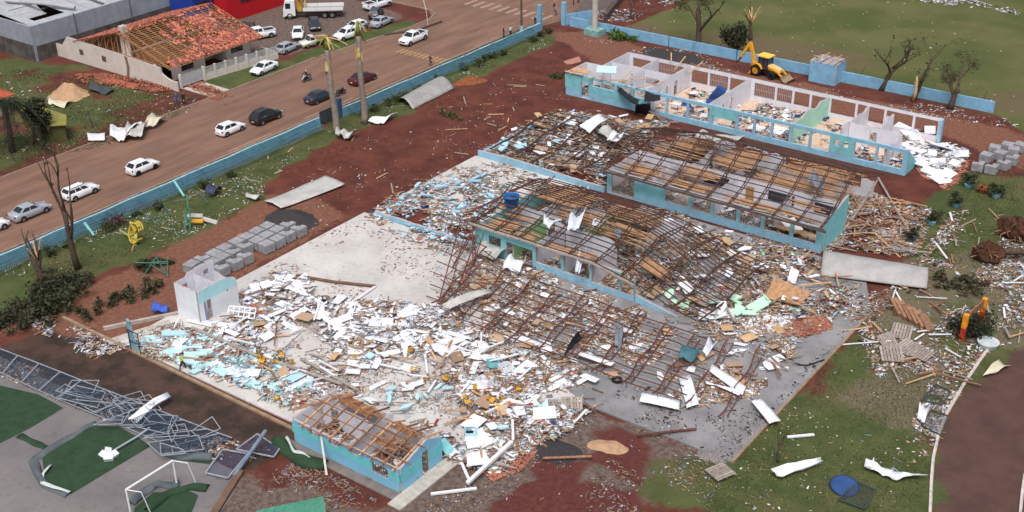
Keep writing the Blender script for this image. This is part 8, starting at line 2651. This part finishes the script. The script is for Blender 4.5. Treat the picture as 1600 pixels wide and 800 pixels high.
AV = (NBP, HUP)
scatter('white_board', 'ceiling_board', 'squarish white ceiling board on the beige slab', 'board', 'white boards on the beige slab', Z_main, 120, 0.6, 2.3, (0.25, 0.85), 0.1, 0.42, 0.08, 0.8, 0, avoid=AV)
scatter('white_shard', 'board_shard', 'jagged white board shard in the rubble band', 'board', 'white shards in the rubble band', Z_upper, 80, 0.8, 2.8, (0.15, 0.5), 0.15, 0.45, 0.08, 0.4, 3)
scatter('cyan_slab', 'wall_fragment', 'pale cyan wall fragment on the beige slab', 'wall fragment', 'cyan wall fragments', Z_blue, 70, 0.6, 2.6, (0.2, 0.55), 0.12, 0.3, 0.08, 0.4, 1, avoid=AV)
scatter('cyan_slab', 'wall_fragment', 'pale cyan wall fragment among white boards', 'wall fragment', 'cyan fragments near the small building', [(480, 560), (780, 560), (880, 610), (800, 700), (700, 690), (560, 600)], 14, 0.6, 1.6, (0.25, 0.6), 0.2, 0.6, 0.2, 0.4, 2, avoid=AV)
scatter('blue_slab', 'wall_fragment', 'light blue wall fragment in the blue heap', 'wall fragment', 'blue wall fragments', Z_b3l, 42, 0.5, 1.9, (0.15, 0.4), 0.2, 0.6, 0.15, 0.2, 1)
scatter('blue_slab', 'wall_fragment', 'light blue wall fragment in the rubble wing', 'wall fragment', 'blue fragments in the rubble wing', Z_wing, 20, 0.7, 1.8, (0.3, 0.7), 0.3, 0.9, 0.3, 0.2, 1)
scatter('mint_slab', 'wall_fragment', 'pale mint green wall fragment', 'wall fragment', 'mint wall fragments', [(1030, 470), (1060, 455), (1110, 470), (1220, 470), (1180, 500), (1070, 495)], 14, 0.9, 1.9, (0.5, 0.9), 0.3, 0.6, 0.25, 0.1, 1)
scatter('white_board', 'ceiling_board', 'white ceiling board outside the roofless block', 'board', 'white boards by the roofless block', Z_b1r, 34, 1.2, 3.2, (0.5, 0.9), 0.05, 0.4, 0.12, 0.2, 1, base=0.02)
scatter('white_shard', 'board_shard', 'white board scrap under the fallen frame', 'board', 'white scraps under the fallen frame', Z_frame, 45, 0.7, 1.8, (0.3, 0.8), 0.1, 0.3, 0.12, 0.6, 5)
scatter('white_shard', 'board_shard', 'white board scrap in the crushed block end', 'board', 'white scraps in the crushed end', Z_crush, 34, 0.7, 2.0, (0.3, 0.8), 0.4, 0.9, 0.3, 0.2, 5)
scatter('white_shard', 'board_shard', 'white board scrap in the rubble wing', 'board', 'white scraps in the rubble wing', Z_wing, 30, 0.7, 1.8, (0.3, 0.8), 0.4, 0.9, 0.3, 0.2, 7)
scatter('white_board', 'fallen_board', 'white board inside the middle block', 'board', 'white boards in the middle block', box_poly(0.5, 19, 24, 33), 20, 0.8, 2.0, (0.4, 0.8), 0.3, 0.7, 0.3, 0.3, 2, px=False)
scatter('white_board', 'fallen_board', 'white board inside the roofless block', 'board', 'white boards in the roofless block', box_poly(-8.5, 42, 24, 52), 20, 0.9, 2.4, (0.4, 0.8), 0.1, 0.4, 0.15, 0.3, 9, px=False)
scatter('tan_board', 'plywood_board', 'tan plywood board under the fallen frame', 'board', 'plywood boards under the fallen frame', Z_frame, 18, 0.7, 1.7, (0.4, 0.8), 0.15, 0.4, 0.12, 0.3, 2)
scatter('tan_board', 'plywood_board', 'tan plywood board in the crushed block end', 'board', 'plywood boards in the crushed end', Z_crush, 18, 0.7, 1.7, (0.4, 0.8), 0.3, 0.7, 0.3, 0.2, 2)
scatter('tan_board', 'plywood_board', 'tan plywood board in the rubble wing', 'board', 'plywood boards in the rubble wing', Z_wing, 18, 0.7, 1.8, (0.4, 0.8), 0.3, 0.9, 0.2, 0.2, 3)
scatter('tan_board', 'cardboard_sheet', 'brown cardboard sheet on the beige slab', 'cardboard', 'cardboard in the rubble', Z_main, 12, 0.8, 1.7, (0.5, 0.9), 0.3, 0.6, 0.2, 0.5, 4, avoid=AV)
for zn, lab, grp, n, b in ((Z_frame, 'loose timber plank under the fallen frame', 'planks under the fallen frame', 45, 0.1), (Z_crush, 'splintered timber plank in the crushed block end', 'planks in the crushed end', 50, 0.4), (Z_wing, 'loose timber plank in the rubble wing', 'planks in the rubble wing', 40, 0.5), (Z_right, 'orange timber plank beside the middle block end', 'planks right of the middle block', 75, 0.1), (Z_lit, 'loose timber plank on the right lawn', 'planks on the right lawn', 45, 0.0), (Z_main, 'timber batten on the beige slab', 'battens on the beige slab', 50, 0.2)):
    scatter('timber_plank', 'timber_plank', lab, 'plank', grp, zn, n, 1.4, 4.2, zlo=0.05, zhi=0.45, tilt=0.25, clump=0.3, off=6, plank=True, avoid=AV, base=b)
scatter('white_strip', 'white_strip', 'thin white metal strip on the beige slab', 'strip', 'white strips on the beige slab', Z_main, 40, 1.2, 3.5, zlo=0.3, zhi=0.6, tilt=0.2, clump=0.3, off=9, plank=True, avoid=AV)
scatter('white_strip', 'white_strip', 'thin white metal strip on the right lawn', 'strip', 'white strips on the right lawn', Z_lit, 18, 1.2, 4.5, zlo=0.1, zhi=0.3, tilt=0.15, clump=0.3, off=9, plank=True, base=0)
scatter('timber_plank', 'timber_plank', 'thin timber lath lying on the dark red soil', 'plank', 'laths on the red soil', [(520, 230), (700, 150), (880, 100), (890, 165), (750, 235), (560, 330)], 16, 1.2, 3.0, zlo=0.02, zhi=0.08, tilt=0.03, clump=0.2, off=1, plank=True, base=0.03)
scatter('timber_plank', 'timber_plank', 'thin timber lath lying on the school lawn', 'plank', 'laths on the school lawn', [(130, 425), (290, 372), (410, 300), (520, 210), (400, 250), (200, 350)], 14, 1.0, 2.4, zlo=0.02, zhi=0.08, tilt=0.03, clump=0.2, off=1, plank=True, base=0)

# school furniture in the wreckage
CHM = {}


def chair(x, y, z, rot, label, group, col):
    t = thing('school_chair', label, 'chair', (x, y, z), 0, group)
    t.rotation_euler = rot
    if col not in CHM:
        CHM[col] = (MB().box(-0.22, -0.22, 0.42, 0.22, 0.22, 0.46).mesh('seat', col), MB().box(-0.24, -0.21, 0.62, -0.2, 0.21, 0.88).mesh('backrest', col), MB().box(-0.02, -0.02, 0, 0.02, 0.02, 0.42).mesh('leg', TRIM))
    s, b, l = CHM[col]
    inst('seat', s, (0, 0, 0), parent=t)
    inst('backrest', b, (0, 0, 0), parent=t)
    for dx in (-0.2, 0.2):
        for dy in (-0.2, 0.2):
            inst('leg', l, (dx, dy, 0), scale=(1, 1, 1.0 if dx > 0 else 2.0), parent=t)


YC = M('chair_yellow', srgb(212, 156, 50), 0.6, 0.1)
OC = M('chair_orange', srgb(206, 120, 54), 0.6, 0.1)
NC = M('desk_blue', srgb(40, 76, 140), 0.55, 0.12)
def tumbled(): return (rr.uniform(-1.7, 1.7), rr.uniform(-1.7, 1.7), rr.uniform(0, 6.28))


for x, y in sample(GP([(398, 560), (440, 555), (450, 580), (410, 590)]), 9):
    chair(x, y, 0.45, tumbled(), 'yellow school chair tumbled in the cluster of chairs on the left rubble', 'yellow chairs in the left rubble', YC)
for x, y in sample(GP([(600, 530), (680, 560), (800, 600), (850, 640), (740, 680), (680, 640)]), 16):
    lm = min(LANDM, key=lambda m: (m[1] - x) ** 2 + (m[2] - y) ** 2)[0]
    chair(x, y, 0.45, tumbled(), 'tumbled school chair among the white boards, nearest the %s' % lm, 'yellow chairs among the white boards', YC if rr.random() < 0.7 else OC)


def desk(x, y, z, rz, tilt, label, col, group):
    t = thing('school_desk', label, 'desk', (x, y, z), 0, group)
    t.rotation_euler = (tilt, 0.1, rz)
    MB().box(-0.6, -0.4, 0.7, 0.6, 0.4, 0.74).build('desk_top', col, t)
    MB().box(-0.55, 0.34, 0.35, 0.55, 0.37, 0.7).build('modesty_panel', col, t)
    for dx in (-0.55, 0.55):
        for dy in (-0.35, 0.35):
            MB().box(dx - 0.02, dy - 0.02, 0, dx + 0.02, dy + 0.02, 0.7).build('leg', TRIM, t)


for i in range(9):
    desk(-6.5 + (i % 3) * 2.2 + rr.uniform(-0.4, 0.4), 44.5 + (i // 3) * 2.4, 0.14, rr.uniform(0, 3), rr.choice((0, 0.5, 1.3)), 'blue and white school desk shoved about in the left classroom of the roofless block', NC if i % 2 else WB, 'desks in the roofless block')
for i in range(8):
    desk(20 + (i % 4) * 1.15, 19.8 + (i // 4) * 2.0, 0.12, rr.uniform(-0.2, 0.2), 0.0, 'tan school desk standing in the last classroom of the middle block', TN, 'desks in the middle block')
cbn = thing('cabinet', 'tall blue cabinet tipped against the rear wall of the roofless block', 'cabinet', (-4.2, 50.2, 0.2))
cbn.rotation_euler = (0.5, 0.5, 0.5)
MB().box(-0.6, -0.3, 0, 0.6, 0.3, 2.6).build('carcass', NC, cbn)
for k in range(3):
    MB().box(-0.54, -0.315, 0.1 + k * 0.83, 0.54, -0.302, 0.85 + k * 0.83).build('door', M('blue_door', srgb(60, 100, 164)), cbn)
for i, (a, b, lab, mt) in enumerate((((560, 545), (0, 0), 'brown cardboard box open in the rubble of the beige slab', CARD), ((715, 565), (0, 0), 'open brown box leaning among white boards', CARD), ((757, 605), (0, 0), 'white cupboard carcass in the rubble', WB), ((735, 683), (0, 0), 'blue white open cupboard above the small building', BB), ((770, 575), (0, 0), 'teal bucket box beside the white boards', TEAL), ((790, 582), (0, 0), 'upright white carton in the rubble', WB))):
    p = G(a[0], a[1])
    t = thing('box', lab, 'box', (p.x, p.y, 0.25), rr.uniform(0, 3))
    t.rotation_euler = (rr.uniform(-0.3, 0.3), rr.uniform(-0.2, 0.2), rr.uniform(0, 3))
    s = rr.uniform(0.42, 0.6)
    for q_ in ((-s, -s, 0, s, -s + 0.06, s), (-s, s - 0.06, 0, s, s, s), (-s, -s + 0.06, 0, -s + 0.06, s - 0.06, s), (s - 0.06, -s + 0.06, 0, s, s - 0.06, s)):
        MB().box(*q_).build('side', mt, t)
    MB().box(-s + 0.06, -s + 0.06, 0, s - 0.06, s - 0.06, 0.06).build('bottom', DARK, t)
t = thing('steel_shelf', 'white steel shelf rack lying by the white hut', 'shelf', tuple(G(380, 492)))
P = [G(356, 492, 0.5), G(397, 498, 0.4), G(400, 482, 1.0), G(358, 478, 1.1)]
for i in range(3):
    MB().bar(P[0].lerp(P[3], i / 2), P[1].lerp(P[2], i / 2), 0.16, 0.08).build('shelf_board', WMET, t, world=True)
for i in range(6):
    MB().bar(P[0].lerp(P[1], i / 5), P[3].lerp(P[2], i / 5), 0.08).build('upright', WMET, t, world=True)
tag(MB().tube([G(460, 430, 0.25), G(520, 440, 0.3), G(587, 447, 0.3)], 0.14, 6).build('fallen_beam', M('brown_beam', srgb(112, 84, 70), 0.9)), 'brown beam lying across the clear part of the beige slab', 'beam')
tag(MB().tube([G(587, 447, 0.25), G(560, 466, 0.25), G(535, 480, 0.25)], 0.12, 6).build('fallen_beam', WMET), 'pale beam running down from the end of the brown one', 'beam')
tag(MB().tube([G(300, 512, 0.45), G(400, 555, 0.5), G(535, 600, 0.6)], 0.15, 7).build('fallen_beam', WOODG), 'very long grey pole lying over the left rubble', 'pole')
for a, b, lab in (((470, 560), (560, 610), 'grey pole across the rubble above the small building'), ((1330, 345), (1372, 280), 'pale post leaning at the end of the middle block'), ((1372, 278), (1415, 352), 'pale post propped against the leaning one')):
    tag(MB().tube([G(*a, 0.3), G(*b, 0.6 if a[0] < 600 else (2.6 if a[0] == 1330 else 0.3))], 0.13, 7).build('fallen_pole', WOODG), lab, 'pole')
tag(MB().prism(GP([(1160, 510), (1178, 490), (1205, 488), (1240, 498), (1215, 520)]), 0.1, 0.16).build('white_floor_patch', M('white_tile', srgb(216, 218, 220), 0.6, 0.05, dirt=0.08)), 'patch of white floor tiles exposed in the crushed end', 'floor', kind='structure')
tag(MB().prism(GP([(1418, 245), (1512, 238), (1476, 296), (1440, 275)]), -0.1, 0.03).build('white_floor_patch', M('red_floor', srgb(176, 112, 92), 0.7, 0.1, dirt=0.3)), 'reddish floor slab beyond the end of the roofless block', 'floor', kind='structure')
